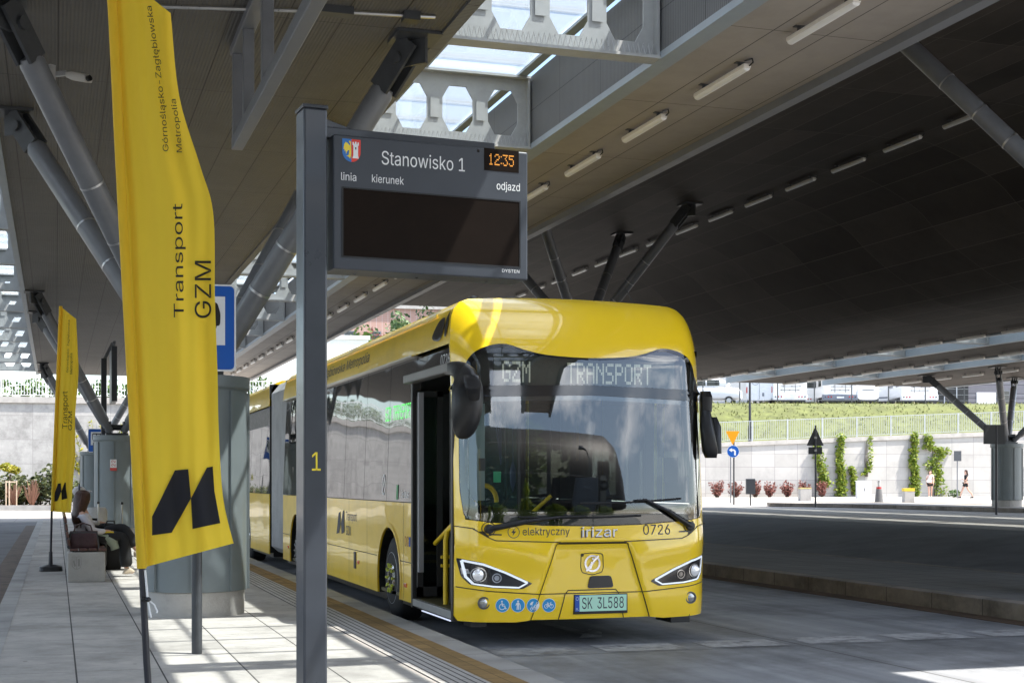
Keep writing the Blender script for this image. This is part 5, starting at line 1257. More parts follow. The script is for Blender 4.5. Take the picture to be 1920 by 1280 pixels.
def seated(origin, label, hair, top, crossed=True, cap=False):
    e = empty('person', origin, 0, label, 'person')      # faces +x, hips at origin height of the seat
    g = G(); p = g.a((0, 0, .09), (.13, .16)); w = g.a((-.05, 0, .22), (.10, .135), p); c = g.a((-.10, 0, .38), (.10, .15), w); s_ = g.a((-.11, 0, .46), (.075, .12), c); n = g.a((-.09, 0, .535), .05, s_)
    h1 = g.a((-.075, 0, .60), (.07, .062), n); h2 = g.a((-.085, 0, .68), (.095, .078), h1); g.a((-.095, 0, .745), (.07, .062), h2); g.a((.012, 0, .645), .013, h1)
    arms = {}
    for y in (-1, 1):
        sh = g.a((-.105, y*.165, .44), .052, s_); el = g.chain([((-.02, y*.2, .30), .045), ((.05, y*.21, .21), .042), ((.17, y*.16, .20), .036), ((.25, y*.10, .205), .027)], sh)
        g.hand(el, (.25, y*.10, .205), (.85, -y*.5, -.12), (0.3, y*.8, .3), (0, 0, -1))
    R_leg = [((.05, -.09, .09), .088), ((.26, -.10, .115), .078), ((.46, -.10, .125), .060), ((.49, -.10, -.08), .056), ((.51, -.09, -.30), .036)]
    L_leg = [((.05, .09, .10), .088), ((.26, .06, .19), .076), ((.47, .0, .245), .06), ((.56, -.04, .09), .055), ((.66, -.06, -.07), .036)] if crossed else [((.05, .09, .09), .088), ((.46, .11, .125), .06), ((.52, .12, -.30), .036)]
    k1 = g.chain(R_leg, p); k2 = g.chain(L_leg, p)
    g.chain([((.53, -.09, -.375), .036), ((.63, -.09, -.40), .03)], k1)
    g.chain([((.70, -.065, -.12), .036), ((.80, -.07, -.09), .03)] if crossed else [((.55, .12, -.37), .036), ((.65, .12, -.4), .03)], k2)
    body = skin('body', g.n, g.e, M['skin'], e)
    t = G(); p = t.a((0, 0, .10), (.15, .175)); w = t.a((-.05, 0, .22), (.12, .15), p); c = t.a((-.10, 0, .38), (.118, .165), w); s_ = t.a((-.11, 0, .465), (.085, .13), c)
    for y in (-1, 1):
        t.chain([((-.105, y*.165, .44), .066), ((-.02, y*.2, .30), .06), ((.05, y*.21, .21), .055), ((.17, y*.16, .20), .046), ((.225, y*.115, .205), .040)], s_)
    skin('shirt', t.n, t.e, top, e)
    q = G(); p = q.a((.0, 0, .08), (.15, .18))
    q.chain([((.05, -.09, .09), .105), ((.26, -.10, .115), .10), ((.47, -.10, .13), .085), ((.50, -.10, -.08), .095), ((.52, -.09, -.34), .105)], p)
    q.chain([((.05, .09, .10), .105), ((.26, .06, .19), .098), ((.48, .0, .25), .085), ((.57, -.04, .09), .09), ((.65, -.06, -.05), .095)] if crossed else [((.05, .09, .09), .105), ((.48, .11, .13), .085), ((.53, .12, -.33), .1)], p)
    skin('trousers', q.n, q.e, M['cloth_black'], e)
    MB().loft([((.50, -.09, -.425), (.05, 0, 0), (0, .04, 0)), ((.56, -.09, -.40), (.10, 0, 0), (0, .045, 0)), ((.55, -.09, -.36), (.07, 0, 0), (0, .04, 0)), ((.53, -.09, -.33), (.045, 0, 0), (0, .04, 0))], 16, .8).build('shoe', M['shoe_beige'], e, smooth=True, sub=1)
    if crossed:
        d = Vector((.9, 0, .22)).normalized(); u = Vector((-.22, 0, .9)).normalized(); b = Vector((.73, -.068, -.13))
        MB().loft([(b - u*.04, d*.11, (0, .04, 0)), (b - u*.02, d*.115, (0, .045, 0)), (b + u*.03 - d*.03, d*.08, (0, .042, 0)), (b + u*.06 - d*.06, d*.045, (0, .04, 0))], 16, .8).build('shoe', M['shoe_beige'], e, smooth=True, sub=1)
    else: MB().loft([((.52, .12, -.425), (.05, 0, 0), (0, .04, 0)), ((.58, .12, -.40), (.10, 0, 0), (0, .045, 0)), ((.56, .12, -.36), (.07, 0, 0), (0, .04, 0))], 16, .8).build('shoe', M['shoe_beige'], e, smooth=True, sub=1)
    ey = MB()
    for y in (-1, 1): ey.ball((.003, y*.032, .665), .011, 8, 6)
    ey.build('eyes', M['black'], body); MB().box(-.012, .0, -.022, .022, .605, .613).build('mouth', mat('lips_%s' % hair.name, (.4, .12, .1), .5), body)
    if cap:
        MB().ball((-.09, 0, .705), (.105, .088, .085), 18, 10).loft([((-.02, 0, .72), (.09, 0, 0), (0, .075, 0)), ((.05, 0, .705), (.06, 0, 0), (0, .07, 0)), ((.05, 0, .698), (.06, 0, 0), (0, .07, 0))], 16, .8).build('cap', M['top_white'], e, smooth=True)
        MB().tube([(-.09, -.095, .66), (-.09, -.105, .73), (-.09, 0, .81), (-.09, .105, .73), (-.09, .095, .66)], .014, 8).ball((-.09, -.095, .655), (.035, .02, .045)).ball((-.09, .095, .655), (.035, .02, .045)).build('headphones', mat('navy_headphones', (.02, .03, .08), .4), e, smooth=True)
    else:
        hm = MB().loft([((-.095, 0, .80), (.03, 0, 0), (0, .03, 0)), ((-.092, 0, .785), (.075, 0, 0), (0, .065, 0)), ((-.092, 0, .75), (.108, 0, 0), (0, .092, 0)), ((-.10, 0, .69), (.118, 0, 0), (0, .103, 0)), ((-.115, -.005, .61), (.112, 0, 0), (0, .112, 0)), ((-.13, -.012, .53), (.098, 0, 0), (0, .125, 0)), ((-.15, -.018, .45), (.088, 0, 0), (0, .135, 0)), ((-.16, -.022, .37), (.08, 0, 0), (0, .125, 0)), ((-.16, -.025, .31), (.055, 0, 0), (0, .10, 0)), ((-.155, -.02, .27), (.02, 0, 0), (0, .05, 0))], 22, .95)
        for k in range(26):
            a = rnd.uniform(-1, 1); y = a*.11; hm.tube([(-.12 + .06*rnd.random(), y*.8, .74), (-.10 + rnd.uniform(-.05, .05), y*1.05, .58), (-.14 + rnd.uniform(-.03, .03), y*1.15, .42), (-.13 + rnd.uniform(-.05, .05), y*1.2, rnd.uniform(.24, .34))], [.02, .026, .02, .006], 6)
        hm.build('hair', hair, e, smooth=True)
    return e
wm = seated((.46, 21.55, PT + .46), 'seated woman with long brown hair, white top, wide black trousers, legs crossed', M['hair_brown'], M['top_white'])
MB().box(.19, .34, -.16, -.05, .17, .20).build('yellow_phone', mat('yellow_case', (.75, .55, .03), .5), wm, bevel=.01)
MB().loft([((.10, -.05, .16), (.05, 0, 0), (0, .12, 0)), ((.22, -.07, .14), (.06, 0, .03), (0, .12, 0)), ((.34, -.10, .02), (.05, 0, .05), (0, .1, 0)), ((.36, -.12, -.06), (.06, 0, .02), (0, .05, 0))], 16, .8).build('folded_scarf', mat('sage_scarf', (.30, .34, .27), .85, var=.12, vscale=9, bump=.4, bscale=20), wm, smooth=True)
seated((.44, 23.6, PT + .52), 'person in a white cap and dark headphones sitting behind the woman', M['hair_dark'], M['top_white'], False, True)

def walker(origin, rz, label, hair, top, bag=None, hold=None, stride=.32):
    e = empty('person', origin, rz, label, 'person')     # walks towards +x
    g = G(); p = g.a((0, 0, .92), (.11, .15)); w = g.a((0, 0, 1.08), (.09, .12), p); c = g.a((0, 0, 1.27), (.10, .145), w); s_ = g.a((0, 0, 1.36), (.07, .11), c); n = g.a((.01, 0, 1.44), .045, s_)
    h1 = g.a((.03, 0, 1.51), (.065, .058), n); h2 = g.a((.02, 0, 1.58), (.09, .073), h1); g.a((.01, 0, 1.635), (.065, .058), h2); g.a((.11, 0, 1.555), .012, h1)
    legs = ((-1, stride), (1, -stride)); sh = []
    for y, d in legs:
        k = g.chain([((.02, y*.085, .86), .082), ((d*.45 + .04, y*.08, .50), .055), ((d*.85 - (.05 if d < 0 else 0), y*.075, .28), .05), ((d - (.06 if d < 0 else 0), y*.07, .10), .034)], p)
        f = (d - (.06 if d < 0 else 0), y*.07, .05); g.chain([((f[0] + .04, f[1], .04), .036), ((f[0] + .14, f[1], .03), .03)], k); sh.append(f)
    for y, d in ((-1, -.2), (1, .22)):
        a = g.a((0, y*.16, 1.34), .045, s_)
        if hold and y == 1: k = g.chain([((.0, y*.19, 1.16), .038), ((.06, y*.19, 1.06), .035), ((.2, y*.12, 1.12), .026)], a); g.hand(k, (.2, y*.12, 1.12), (.8, -.5, .2), (.3, .8, .2), (0, 0, -1))
        else: k = g.chain([((d*.4, y*.2, 1.18), .038), ((d*.6, y*.21, 1.08), .035), ((d*1.1 + .03, y*.2, .92), .026), ((d*1.2 + .05, y*.2, .86), .023)], a); g.hand(k, (d*1.2 + .05, y*.2, .86), (.2*d, 0, -1), (1, 0, 0), (0, -y, 0))
    body = skin('body', g.n, g.e, M['skin'], e)
    t = G(); p = t.a((0, 0, .98), (.125, .165)); c = t.chain([((0, 0, 1.08), (.108, .14)), ((0, 0, 1.27), (.118, .162)), ((0, 0, 1.375), (.075, .12))], p)
    for y, d in ((-1, -.2), (1, .22)): t.chain([((0, y*.16, 1.34), .06), ((d*.3, y*.2, 1.2), .055)], c)
    skin('shirt', t.n, t.e, top, e)
    q = G(); p = q.a((0, 0, .95), (.125, .165))
    for y, d in legs: q.chain([((.02, y*.088, .84), .10), ((d*.28 + .03, y*.085, .66), .085)], p)
    skin('shorts', q.n, q.e, M['cloth_black'], e)
    for f in sh: MB().loft([((f[0] + .05, f[1], .0), (.12, 0, 0), (0, .045, 0)), ((f[0] + .05, f[1], .045), (.12, 0, 0), (0, .045, 0)), ((f[0], f[1], .09), (.05, 0, 0), (0, .04, 0))], 14, .8).build('shoe', M['black'] if hold else M['shoe_beige'], e, smooth=True); 
    ey = MB()
    for y in (-1, 1): ey.ball((.098, y*.03, 1.585), .011, 8, 6)
    ey.build('eyes', M['black'], body)
    hm = MB().loft([((0, 0, 1.69), (.04, 0, 0), (0, .04, 0)), ((-.005, 0, 1.665), (.085, 0, 0), (0, .08, 0)), ((-.03, 0, 1.60), (.085, 0, 0), (0, .092, 0)), ((-.06, 0, 1.5), (.06, 0, 0), (0, .1, 0)), ((-.09, 0, 1.38), (.05, 0, 0), (0, .11, 0)), ((-.09, 0, 1.30), (.02, 0, 0), (0, .07, 0))], 18, .9); hm.build('hair', hair, e, smooth=True)
    if bag: MB().loft([((.13, -.05, .93), (.06, 0, 0), (0, .14, 0)), ((.13, -.05, 1.03), (.07, 0, 0), (0, .16, 0)), ((.12, -.05, 1.08), (.04, 0, 0), (0, .13, 0))], 16, .6).build('waist_bag', M['white'], e, smooth=True); MB().tube([(.11, -.15, 1.05), (.1, 0, 1.3), (.0, .12, 1.4), (-.1, .02, 1.25)], .016, 6).build('strap', M['white'], e, smooth=True)
    if hold: MB().loft([((.2, .02, 1.03), (.05, 0, 0), (0, .09, 0)), ((.2, .02, 1.2), (.06, 0, 0), (0, .1, 0)), ((.19, .02, 1.3), (.03, 0, 0), (0, .05, 0))], 14, .6).build('carried_parcel', M['sock'], e, smooth=True)
    return e
def ground_at(px, Z): 
    p = at(px, 0, Z); p.z = gz(p.x, p.y) + .006; return p
walker(ground_at(1744, 86), pi + R(55), 'woman in pale pink top and black shorts walking by the ivy', M['hair_dark'], M['cloth_pink'], bag=True, stride=.16)
walker(ground_at(1811, 85), pi - TH + R(4), 'woman in black t-shirt and shorts striding left beside the small sign', M['hair_brown'], M['cloth_black'], hold=True)
# ---------------------------------------------------------------- foliage helpers
def leaves(mb, c, r, n, size, flat=1., rr=None, shell=.0):
    q = rr or rnd
    for _ in range(n):
        while True:
            p = Vector((q.uniform(-1, 1), q.uniform(-1, 1), q.uniform(-1, 1)))
            if shell <= p.length <= 1: break
        o = Vector((c[0] + p.x*r[0], c[1] + p.y*r[1], c[2] + p.z*r[2])); s = size*q.uniform(.6, 1.4)
        a = Vector((q.uniform(-1, 1), q.uniform(-1, 1), q.uniform(-.6, .6))).normalized(); b = a.cross(Vector((q.uniform(-1, 1), q.uniform(-1, 1), q.uniform(-1, 1)))).normalized()
        mb.add([o - a*s*.5, o + b*s*.3, o + a*s*.6, o - b*s*.3], [(0, 1, 2, 3)])
    return mb
def clumps(mb, c, r, k, n, size, cr=.38):
    for _ in range(k):
        th = rnd.uniform(0, 2*pi); ph = math.acos(rnd.uniform(-.75, 1)); f = rnd.uniform(.35, .95)
        cc = (c[0] + r[0]*f*sin(ph)*cos(th), c[1] + r[1]*f*sin(ph)*sin(th), c[2] + r[2]*f*cos(ph)); s = rnd.uniform(.6, 1.2)
        leaves(mb, cc, (r[0]*cr*s, r[1]*cr*s, r[2]*cr*s*.8), n, size)
    return mb
M['leaf_mid'] = leafmat('mid_green_leaf', (.035, .085, .018), (.11, .17, .035)); M['leaf_dark'] = leafmat('dark_green_leaf', (.018, .045, .014), (.05, .09, .025))
M['leaf_lime'] = leafmat('yellow_green_leaf', (.10, .19, .02), (.30, .34, .04)); M['leaf_red'] = leafmat('red_leaf', (.17, .055, .05), (.32, .13, .10)); M['leaf_gold'] = leafmat('golden_leaf', (.13, .18, .02), (.45, .38, .03))
M['leaf_far'] = leafmat('far_leaf', (.05, .10, .035), (.14, .20, .08)); M['bark'] = mat('bark', (.09, .065, .045), .9, var=.25, vscale=8, bump=.4)
def tree(p, h, r, label, mt, k=26, n=70, size=.34, trunk=.16, cat='tree', cr=.36, group=None):
    e = empty('leafy_tree', p, rnd.uniform(0, 6), label, cat, group); t = MB()
    t.tube([(0, 0, -.3), (.05, 0, h*.3), (-.04, .06, h*.62), (0, 0, h*.85)], [trunk*1.25, trunk, trunk*.6, trunk*.2], 9)
    for _ in range(7):
        a = rnd.uniform(0, 2*pi); z = h*rnd.uniform(.3, .6); t.tube([(0, 0, z), (cos(a)*r*.4, sin(a)*r*.4, z + h*.12), (cos(a)*r*.75, sin(a)*r*.75, z + h*.28)], [trunk*.45, trunk*.28, trunk*.08], 6)
    t.build('trunk', M['bark'], e, smooth=True)
    clumps(MB(), (0, 0, h*.62), (r, r, h*.42), k, n, size, cr).build('crown', mt, e)
    return e

# ---------------------------------------------------------------- retaining wall on the right, fence, bank and parking above
AW = R(12); T_ = (cos(AW), sin(AW)); Nn = (-sin(AW), cos(AW))
WB = at(1323, 0, 90.)
def wpt(d, o=0.):
    X = 12.25 + T_[0]*d + Nn[0]*o; Z = 90 + T_[1]*d + Nn[1]*o
    return Vector((X*CT + Z*ST, Z*CT - X*ST, 0))
def wz(d): return 3.93 + .043*d
def d_of(px, o=0.):
    q = (px - 960)/F; return (q*(90 + Nn[1]*o) - 12.25 - Nn[0]*o)/(T_[0] - T_[1]*q)
M['stone_wall'] = None
def local_mat(o_): pass
WR = -TH + AW            # heading of the wall's long axis
wl = empty('retaining_wall', wpt(0), WR, 'pale stone-clad retaining wall with climbing plants across the sunny plaza', 'wall')
M['wall_stone'] = lines_mat('wall_cladding', (.44, .425, .40), (.27, .26, .25), [(0, 1.55, .03, 0), (2, .84, .028, .1)], rough=.8, var=.05, vscale=1.5, stain=.14, sscale=.5, tone=.12)
D0w, D1w = -14., 62.
wb = MB(); ds = frange(D0w, D1w, 20)
V = [(d, 0, .2) for d in ds] + [(d, 0, wz(d) - .28) for d in ds] + [(d, .4, .2) for d in ds] + [(d, .4, wz(d) - .28) for d in ds]; n_ = len(ds)
wb.add(V, [(i, i+1, n_+i+1, n_+i) for i in range(n_-1)] + [(n_+i, n_+i+1, 3*n_+i+1, 3*n_+i) for i in range(n_-1)] + [(0, n_, 3*n_, 2*n_), (n_-1, 2*n_-1, 4*n_-1, 3*n_-1)])
wb.build('cladding', M['wall_stone'], wl)
cp_ = MB()
for a, b in zip(ds, ds[1:]):
    za, zb = wz(a), wz(b)
    cp_.add([(a, -.09, za - .28), (b, -.09, zb - .28), (b, .5, zb - .28), (a, .5, za - .28), (a, -.09, za), (b, -.09, zb), (b, .5, zb), (a, .5, za)], [(3, 2, 1, 0), (4, 5, 6, 7), (0, 1, 5, 4), (2, 3, 7, 6)])
cp_.build('coping', M['concrete'], wl)
MB().box(D0w, D1w, -.03, 0, .3, .42).build('plinth_line', M['steel_dark'], wl)
M['galv'] = mat('galvanised_rail', (.40, .42, .44), .5, .3, var=.1)
def bar_fence(parent_label, loc, rz, d0, d1, zf, h, bay=2.4, pitch=.125, mtx=None, y=.2, cat='fence'):
    e = empty('bar_fence', loc, rz, parent_label, cat); d = d0
    while d < d1 - .01:
        z = zf(d); z2 = zf(d + bay)
        MB().box(d - .04, d + .04, y - .03, y + .03, z - .02, z + h).build('post', mtx or M['galv'], e)
        b = MB(); x = d + .1
        while x < d + bay - .06:
            zz = zf(x); b.box(x - .012, x + .012, y - .008, y + .008, zz + .08, zz + h - .02); x += pitch
        b.bar((d + .04, y, z + .10), (d + bay - .04, y, z2 + .10), .03, .03, (0, 0, 1)); b.bar((d + .04, y, z + h - .04), (d + bay - .04, y, z2 + h - .04), .03, .04, (0, 0, 1))
        b.build('railing', mtx or M['galv'], e); d += bay
    return e
bar_fence('galvanised bar fence along the top of the right retaining wall', wpt(0), WR, -13.6, 61, wz, 1.32)
# bank
def pz_(d): return 6.95 + .009*d
M['grass'] = mat('dry_grass', (.105, .118, .034), .95, var=.45, vscale=1.6, stain=.25, sscale=.8, bump=.6, bscale=6)
offs = [.42, 1.0, 2.5, 4.5, 6.5, 8, 9.5, 14, 30, 60, 120]; dd = frange(-30, 110, 40); V = []
for o in offs:
    for d in dd:
        t = sstep(0, 1, (o - .6)/8.2); z = (wz(d) - .16)*(1 - t) + pz_(d)*t if o < 9 else pz_(d)
        p = wpt(d, o); V.append((p.x, p.y, z + rnd.uniform(-.05, .05)*(1 if 1 < o < 9 else 0)))
nd = len(dd); tag(MB().add(V, [(j*nd+i, j*nd+i+1, (j+1)*nd+i+1, (j+1)*nd+i) for j in range(len(offs)-1) for i in range(nd-1)]).build('hillside', M['grass'], smooth=True), kind='structure')
gm = MB()
for _ in range(3800):
    d = rnd.uniform(-13, 40); o = .7 + 8.4*rnd.random(); t = sstep(0, 1, (o - .6)/8.2); z = (wz(d) - .16)*(1 - t) + pz_(d)*t; p = wpt(d, o); s = rnd.uniform(.06, .17)
    a = rnd.uniform(0, 6.28); gm.add([(p.x - .05*cos(a), p.y - .05*sin(a), z - .02), (p.x + .05*cos(a), p.y + .05*sin(a), z - .02), (p.x + rnd.uniform(-.12, .12), p.y + rnd.uniform(-.12, .12), z + s)], [(0, 1, 2)])
tag(gm.build('grass', leafmat('grass_blade', (.085, .12, .028), (.20, .185, .065))), 'sunlit dry grass covering the bank above the wall', 'grass', kind='stuff')
tag(MB().add([tuple(wpt(d, o)) [:2] + (pz_(d) + .02,) for o in (9.6, 60) for d in (-30, 110)], [(0, 1, 3, 2)]).build('parking', M['asphalt']), kind='structure')
# wire fence in front of the vehicles
wf = empty('wire_fence', wpt(0), WR, 'thin wire fence with slim posts in front of the parked motorhomes', 'fence')
for px in (1318, 1387, 1458, 1527, 1597, 1666, 1735, 1808, 1880):
    d = d_of(px, 8.9); MB().box(d - .035, d + .035, 8.87, 8.93, pz_(d) - .3, pz_(d) + 2.6).build('post', M['steel_dark'], wf)
wr = MB(); a, b = d_of(1318, 8.9), d_of(1990, 8.9)
for k in range(6): wr.bar((a, 8.9, pz_(a) + .2 + k*.42), (b, 8.9, pz_(b) + .2 + k*.42), .012, .012)
wr.build('wires', M['galv'], wf)
# vehicles
M['van_white'] = mat('vehicle_white', (.74, .75, .76), .28, coat=.8, var=.03); M['van_grey'] = mat('vehicle_grey', (.33, .35, .38), .35, coat=.5, var=.05); M['van_glass'] = mat('vehicle_glass', (.02, .022, .025), .06, coat=.5)
M['tail_red'] = mat('tail_lamp', (.45, .02, .02), .25, coat=.6); M['decal'] = mat('grey_decal', (.16, .18, .22), .4)
def vloc(px, o): d = d_of(px, o); p = wpt(d, o); p.z = pz_(d) + .02; return p
def wheels(e, xs_, y, r=.33):
    for x in xs_:
        w = MB().lathe([(r*.55, -.1), (r*.9, -.11), (r, -.06), (r, .06), (r*.9, .11)], 20, (x, y, r), 'x').build('wheel', M['rubber'], e, smooth=True); MB().lathe([(r*.55, -.112), (r*.4, -.09), (.001, -.09)], 16, (x, y, r), 'x').build('rim', M['alu'], w, smooth=True)
def motorhome(px, o, w, h, label, rack=True, bumper=None, name='motorhome', rz=0., mirror=0, L=6.8):
    e = empty(name, vloc(px, o), -TH + rz, label, 'motorhome')
    MB().box(-w/2, w/2, .0, L, .62, h).build('body', M['van_white'], e, bevel=.09, seg=3)
    bm = bumper or M['van_white']
    b = MB().box(-w/2 - .02, w/2 + .02, -.14, .3, .42, .86).build('bumper', bm, e, bevel=.05)
    for s_ in (-1, 1):
        for k in range(3): MB().lathe([(.06, -.03), (.05, -.045), (.001, -.05)], 12, (s_*(w/2 - .16 - k*.22), -.12, .66), 'y').build('tail_lamp', M['tail_red'] if k else M['steel_dark'], b)
    MB().box(-.27, .27, -.155, -.14, .56, .68).build('plate', M['sign_white'], b)
    MB().box(-w/2 + .1, w/2 - .1, -.05, L - .4, .28, .6).build('chassis', M['black'], e)
    if rack:
        r = MB()
        for z in (1.15, 1.42, 1.69, 1.94): r.tube([(-.72, -.16, z), (.72, -.16, z)], .018, 6)
        for x in (-.42, .38): r.tube([(x, -.2, .98), (x, -.2, 2.05)], .022, 6)
        for k in range(10): r.box(-.7 + k*.155, -.63 + k*.155, -.22, -.12, 1.12 + .27*(k % 4), 1.18 + .27*(k % 4))
        r.build('bike_rack', M['steel_dark'], e)
    else: MB().box(-w*.32, w*.32, -.012, .02, 1.5, 2.2).build('rear_window', M['van_glass'], e, bevel=.02)
    MB().box(-w/2 - .012, -w/2 + .01, .6, 1.5, 1.5, 2.1).box(-w/2 - .012, -w/2 + .01, 2.4, 3.6, 1.5, 2.1).build('side_windows', M['van_glass'], e)
    MB().box(-w/2 + .04, w/2 - .04, -.012, .01, h - .42, h - .30).build('roof_stripe', M['decal'], e)
    wheels(e, (-w/2 + .12, w/2 - .12), 1.6); wheels(e, (-w/2 + .12, w/2 - .12), L - 1.0)
    return e
motorhome(1481, 13, 2.5, 3.0, 'white motorhome seen from behind with bike rack, left of the two racks in a row')
motorhome(1575, 13, 2.55, 3.0, 'white motorhome with dark grey bumper and bike rack, beside the small caravan', bumper=M['decal'])
motorhome(1724, 13, 2.75, 3.1, 'white motorhome with large bike rack nearest the dark hall building')
motorhome(1528, 16, 1.9, 3.2, 'plain white box motorhome wedged between the two bike rack motorhomes', rack=False)
def van(px, o, label):
    e = empty('delivery_van', vloc(px, o), -TH - R(16), label, 'van'); w = 2.0; h = 2.65
    secs = [((0, y, 1.45), (wx, 0, 0), (0, 0, hz)) for y, wx, hz in ((0, .96, 1.05), (.05, 1.0, 1.1), (3.2, 1.0, 1.12), (4.3, .97, 1.05), (5.2, .95, .55), (5.7, .88, .4))]
    b = MB().loft([((c[0], c[1], 1.5 if i < 4 else 1.0), a, z) for i, (c, a, z) in enumerate(secs)], 24, .3).build('body', M['van_white'], e, smooth=True)
    MB().box(-.012, .012, -.012, .02, .5, 2.5).build('door_seam', M['decal'], e)
    for s_ in (-1, 1):
        MB().box(s_*.93 - .05, s_*.93 + .05, -.03, .06, 1.0, 1.45).build('tail_lamp', M['tail_red'], e, bevel=.01)
    f0 = lambda a, b_, o_=0.: (a, -.012 - o_, b_)
    q = MB().stroke([(-.3 + .26*cos(t*pi/10), 1.85 + .26*sin(t*pi/10)) for t in range(20)], .03, f0, .006, closed=True); q.poly([(-.42, 1.9), (-.28, 2.0), (-.16, 1.86), (-.24, 1.7)], f0, .006); q.build('round_emblem', M['decal'], e)
    MB().box(.15, .75, -.02, -.01, 1.9, 1.94).box(.15, .7, -.02, -.01, 1.8, 1.83).box(.2, .35, -.03, -.01, .75, 1.0).build('lettering_lines', M['decal'], e)
    MB().box(-1.012, -.99, .8, 2.6, 1.5, 1.56).box(-1.012, -.99, .8, 2.2, 1.25, 1.32).box(-1.012, -.99, 3.6, 4.6, 1.6, 2.2).build('side_decal', M['decal'], e)
    wheels(e, (-.88, .88), 1.0); wheels(e, (-.88, .88), 4.7); return e
van(1424, 14, 'white van with round grey emblem and red tail lamps behind the fence')
cvn = empty('caravan', vloc(1628, 12.5), -TH, 'small rounded white caravan between the motorhomes', 'caravan')
MB().loft([((0, y, z), (a, 0, 0), (0, 0, b)) for y, z, a, b in ((0, .85, .80, .42), (.25, 1.05, .86, .68), (.8, 1.15, .88, .78), (3.6, 1.15, .88, .78), (4.0, 1.0, .8, .6))], 22, .45).build('body', M['van_white'], cvn, smooth=True)
MB().loft([((0, .03, 1.02), (.5, 0, 0), (0, -.04, .2)), ((0, .02, 1.02), (.5, 0, 0), (0, -.04, .2))], 18, .5).build('rear_window', mat('caravan_window', (.35, .36, .38), .2, coat=.5), cvn); wheels(cvn, (-.8, .8), 2., .3); MB().box(-.8, .8, .1, 3.5, .28, .5).build('chassis', M['black'], cvn)
mh = empty('motorhome', vloc(1668, 18), -TH + R(62), 'long white motorhome parked broadside with grey swoosh stripes', 'motorhome')
MB().box(-1.1, 1.1, -3.3, 3.3, .55, 3.1).build('body', M['van_white'], mh, bevel=.12, seg=3)
for s_ in (-1, 1): MB().box(s_*1.1 - .012, s_*1.1 + .012, -2.9, 1.6, 2.3, 2.42).box(s_*1.1 - .012, s_*1.1 + .012, -1.4, -.2, 1.7, 2.15).box(s_*1.1 - .012, s_*1.1 + .012, 1.9, 2.8, 1.5, 2.1).box(s_*1.1 - .012, s_*1.1 + .012, -3, 3, .8, .92).build('side_band', M['decal'], mh)
wheels(mh, (-1., 1.), -2.1); wheels(mh, (-1., 1.), 2.2); MB().box(-1, 1, -3.1, 3.1, .3, .55).build('chassis', M['black'], mh)
cb = empty('covered_car', vloc(1333, 13), -TH + R(75), 'low white estate car with dark side windows at the left end of the parking', 'car')
MB().loft([((0, y, z), (a, 0, 0), (0, 0, b)) for y, z, a, b in ((-2.2, .75, .75, .3), (-2.0, .8, .84, .42), (-.9, .85, .88, .5), (2.0, .85, .88, .5), (2.3, .75, .8, .35))], 20, .45).loft([((0, y, 1.55), (a, 0, 0), (0, 0, b)) for y, a, b in ((-1.3, .74, .12), (-.7, .76, .4), (1.6, .76, .42), (2.1, .7, .2))], 20, .45).build('body', M['van_white'], cb, smooth=True)
for s_ in (-1, 1): MB().box(s_*.75 - .03, s_*.75 + .03, -.7, .2, 1.4, 1.82).box(s_*.75 - .03, s_*.75 + .03, .3, 1.3, 1.4, 1.82).build('side_windows', M['van_glass'], cb)
wheels(cb, (-.8, .8), -1.4, .31); wheels(cb, (-.8, .8), 1.4, .31)
tr = empty('box_trailer', vloc(1366, 22), -TH, 'pale grey tarpaulin box trailer behind the white van', 'trailer')
MB().box(-2.1, 2.1, 0, 6, .9, 3.6).build('tarpaulin', mat('tarpaulin', (.55, .55, .53), .7, var=.08), tr, bevel=.05); MB().box(-2.15, 2.15, -.05, 6, .62, .9).build('frame', M['van_grey'], tr); wheels(tr, (-1.5, 1.5), 1.5, .4)
for k in range(14): pass
hb_ = empty('hall_building', vloc(1855, 30), -TH + R(6), 'dark grey ribbed hall building with a pale door behind the parking', 'building')
MB().box(-5.2, 14, 0, 12, -.2, 6).build('wall', lines_mat('ribbed_hall_wall', (.17, .165, .185), (.09, .09, .1), [(2, .4, .08, 0)], var=.06), hb_)
MB().box(-5.35, 14.1, -.15, 12, 6, 6.3).build('roof', M['steel_dark'], hb_)
MB().box(-1.2, .6, -.04, .0, 0, 2.1).build('door', M['van_white'], hb_, bevel=.01)
for x0, x1 in ((.75, 1.9), (6.0, 8.6), (9, 11.5)):
    w_ = MB().box(x0, x1, -.05, .02, .5, 2.3).build('window', M['steel_grey'], hb_); MB().box(x0 + .08, x1 - .08, -.06, -.05, .58, 2.22).build('pane', M['van_glass'], w_)
db_ = empty('dark_shed', vloc(1772, 26), -TH, 'dark glazed shed front between the last motorhome and the hall', 'building')
MB().box(-2.3, 2.0, 0, 4, 0, 4.2).build('wall', M['black'], db_)
for k in range(4): MB().box(-2.2 + k*1.05, -2.12 + k*1.05, -.05, 0, 0, 4.2).build('mullion', M['galv'], db_)
# lamp column on the bank
lp = empty('street_lamp', wpt(d_of(1406, 1.2), 1.2), 0, 'slim black lamp column on the bank behind the bar fence', 'street lamp'); lp.location.z = wz(d_of(1406, 1.2)) - .2
MB().tube([(0, 0, 0), (0, 0, 8.5)], [.09, .05], 10).build('pole', M['pole_dark'], lp, smooth=True); MB().box(-.12, .12, -.5, .1, 8.5, 8.6).build('lamp_head', M['pole_dark'], lp, bevel=.02); MB().tube([(0, 0, 0), (0, 0, 1.2)], .11, 10).build('sleeve', M['pole_dark'], lp)

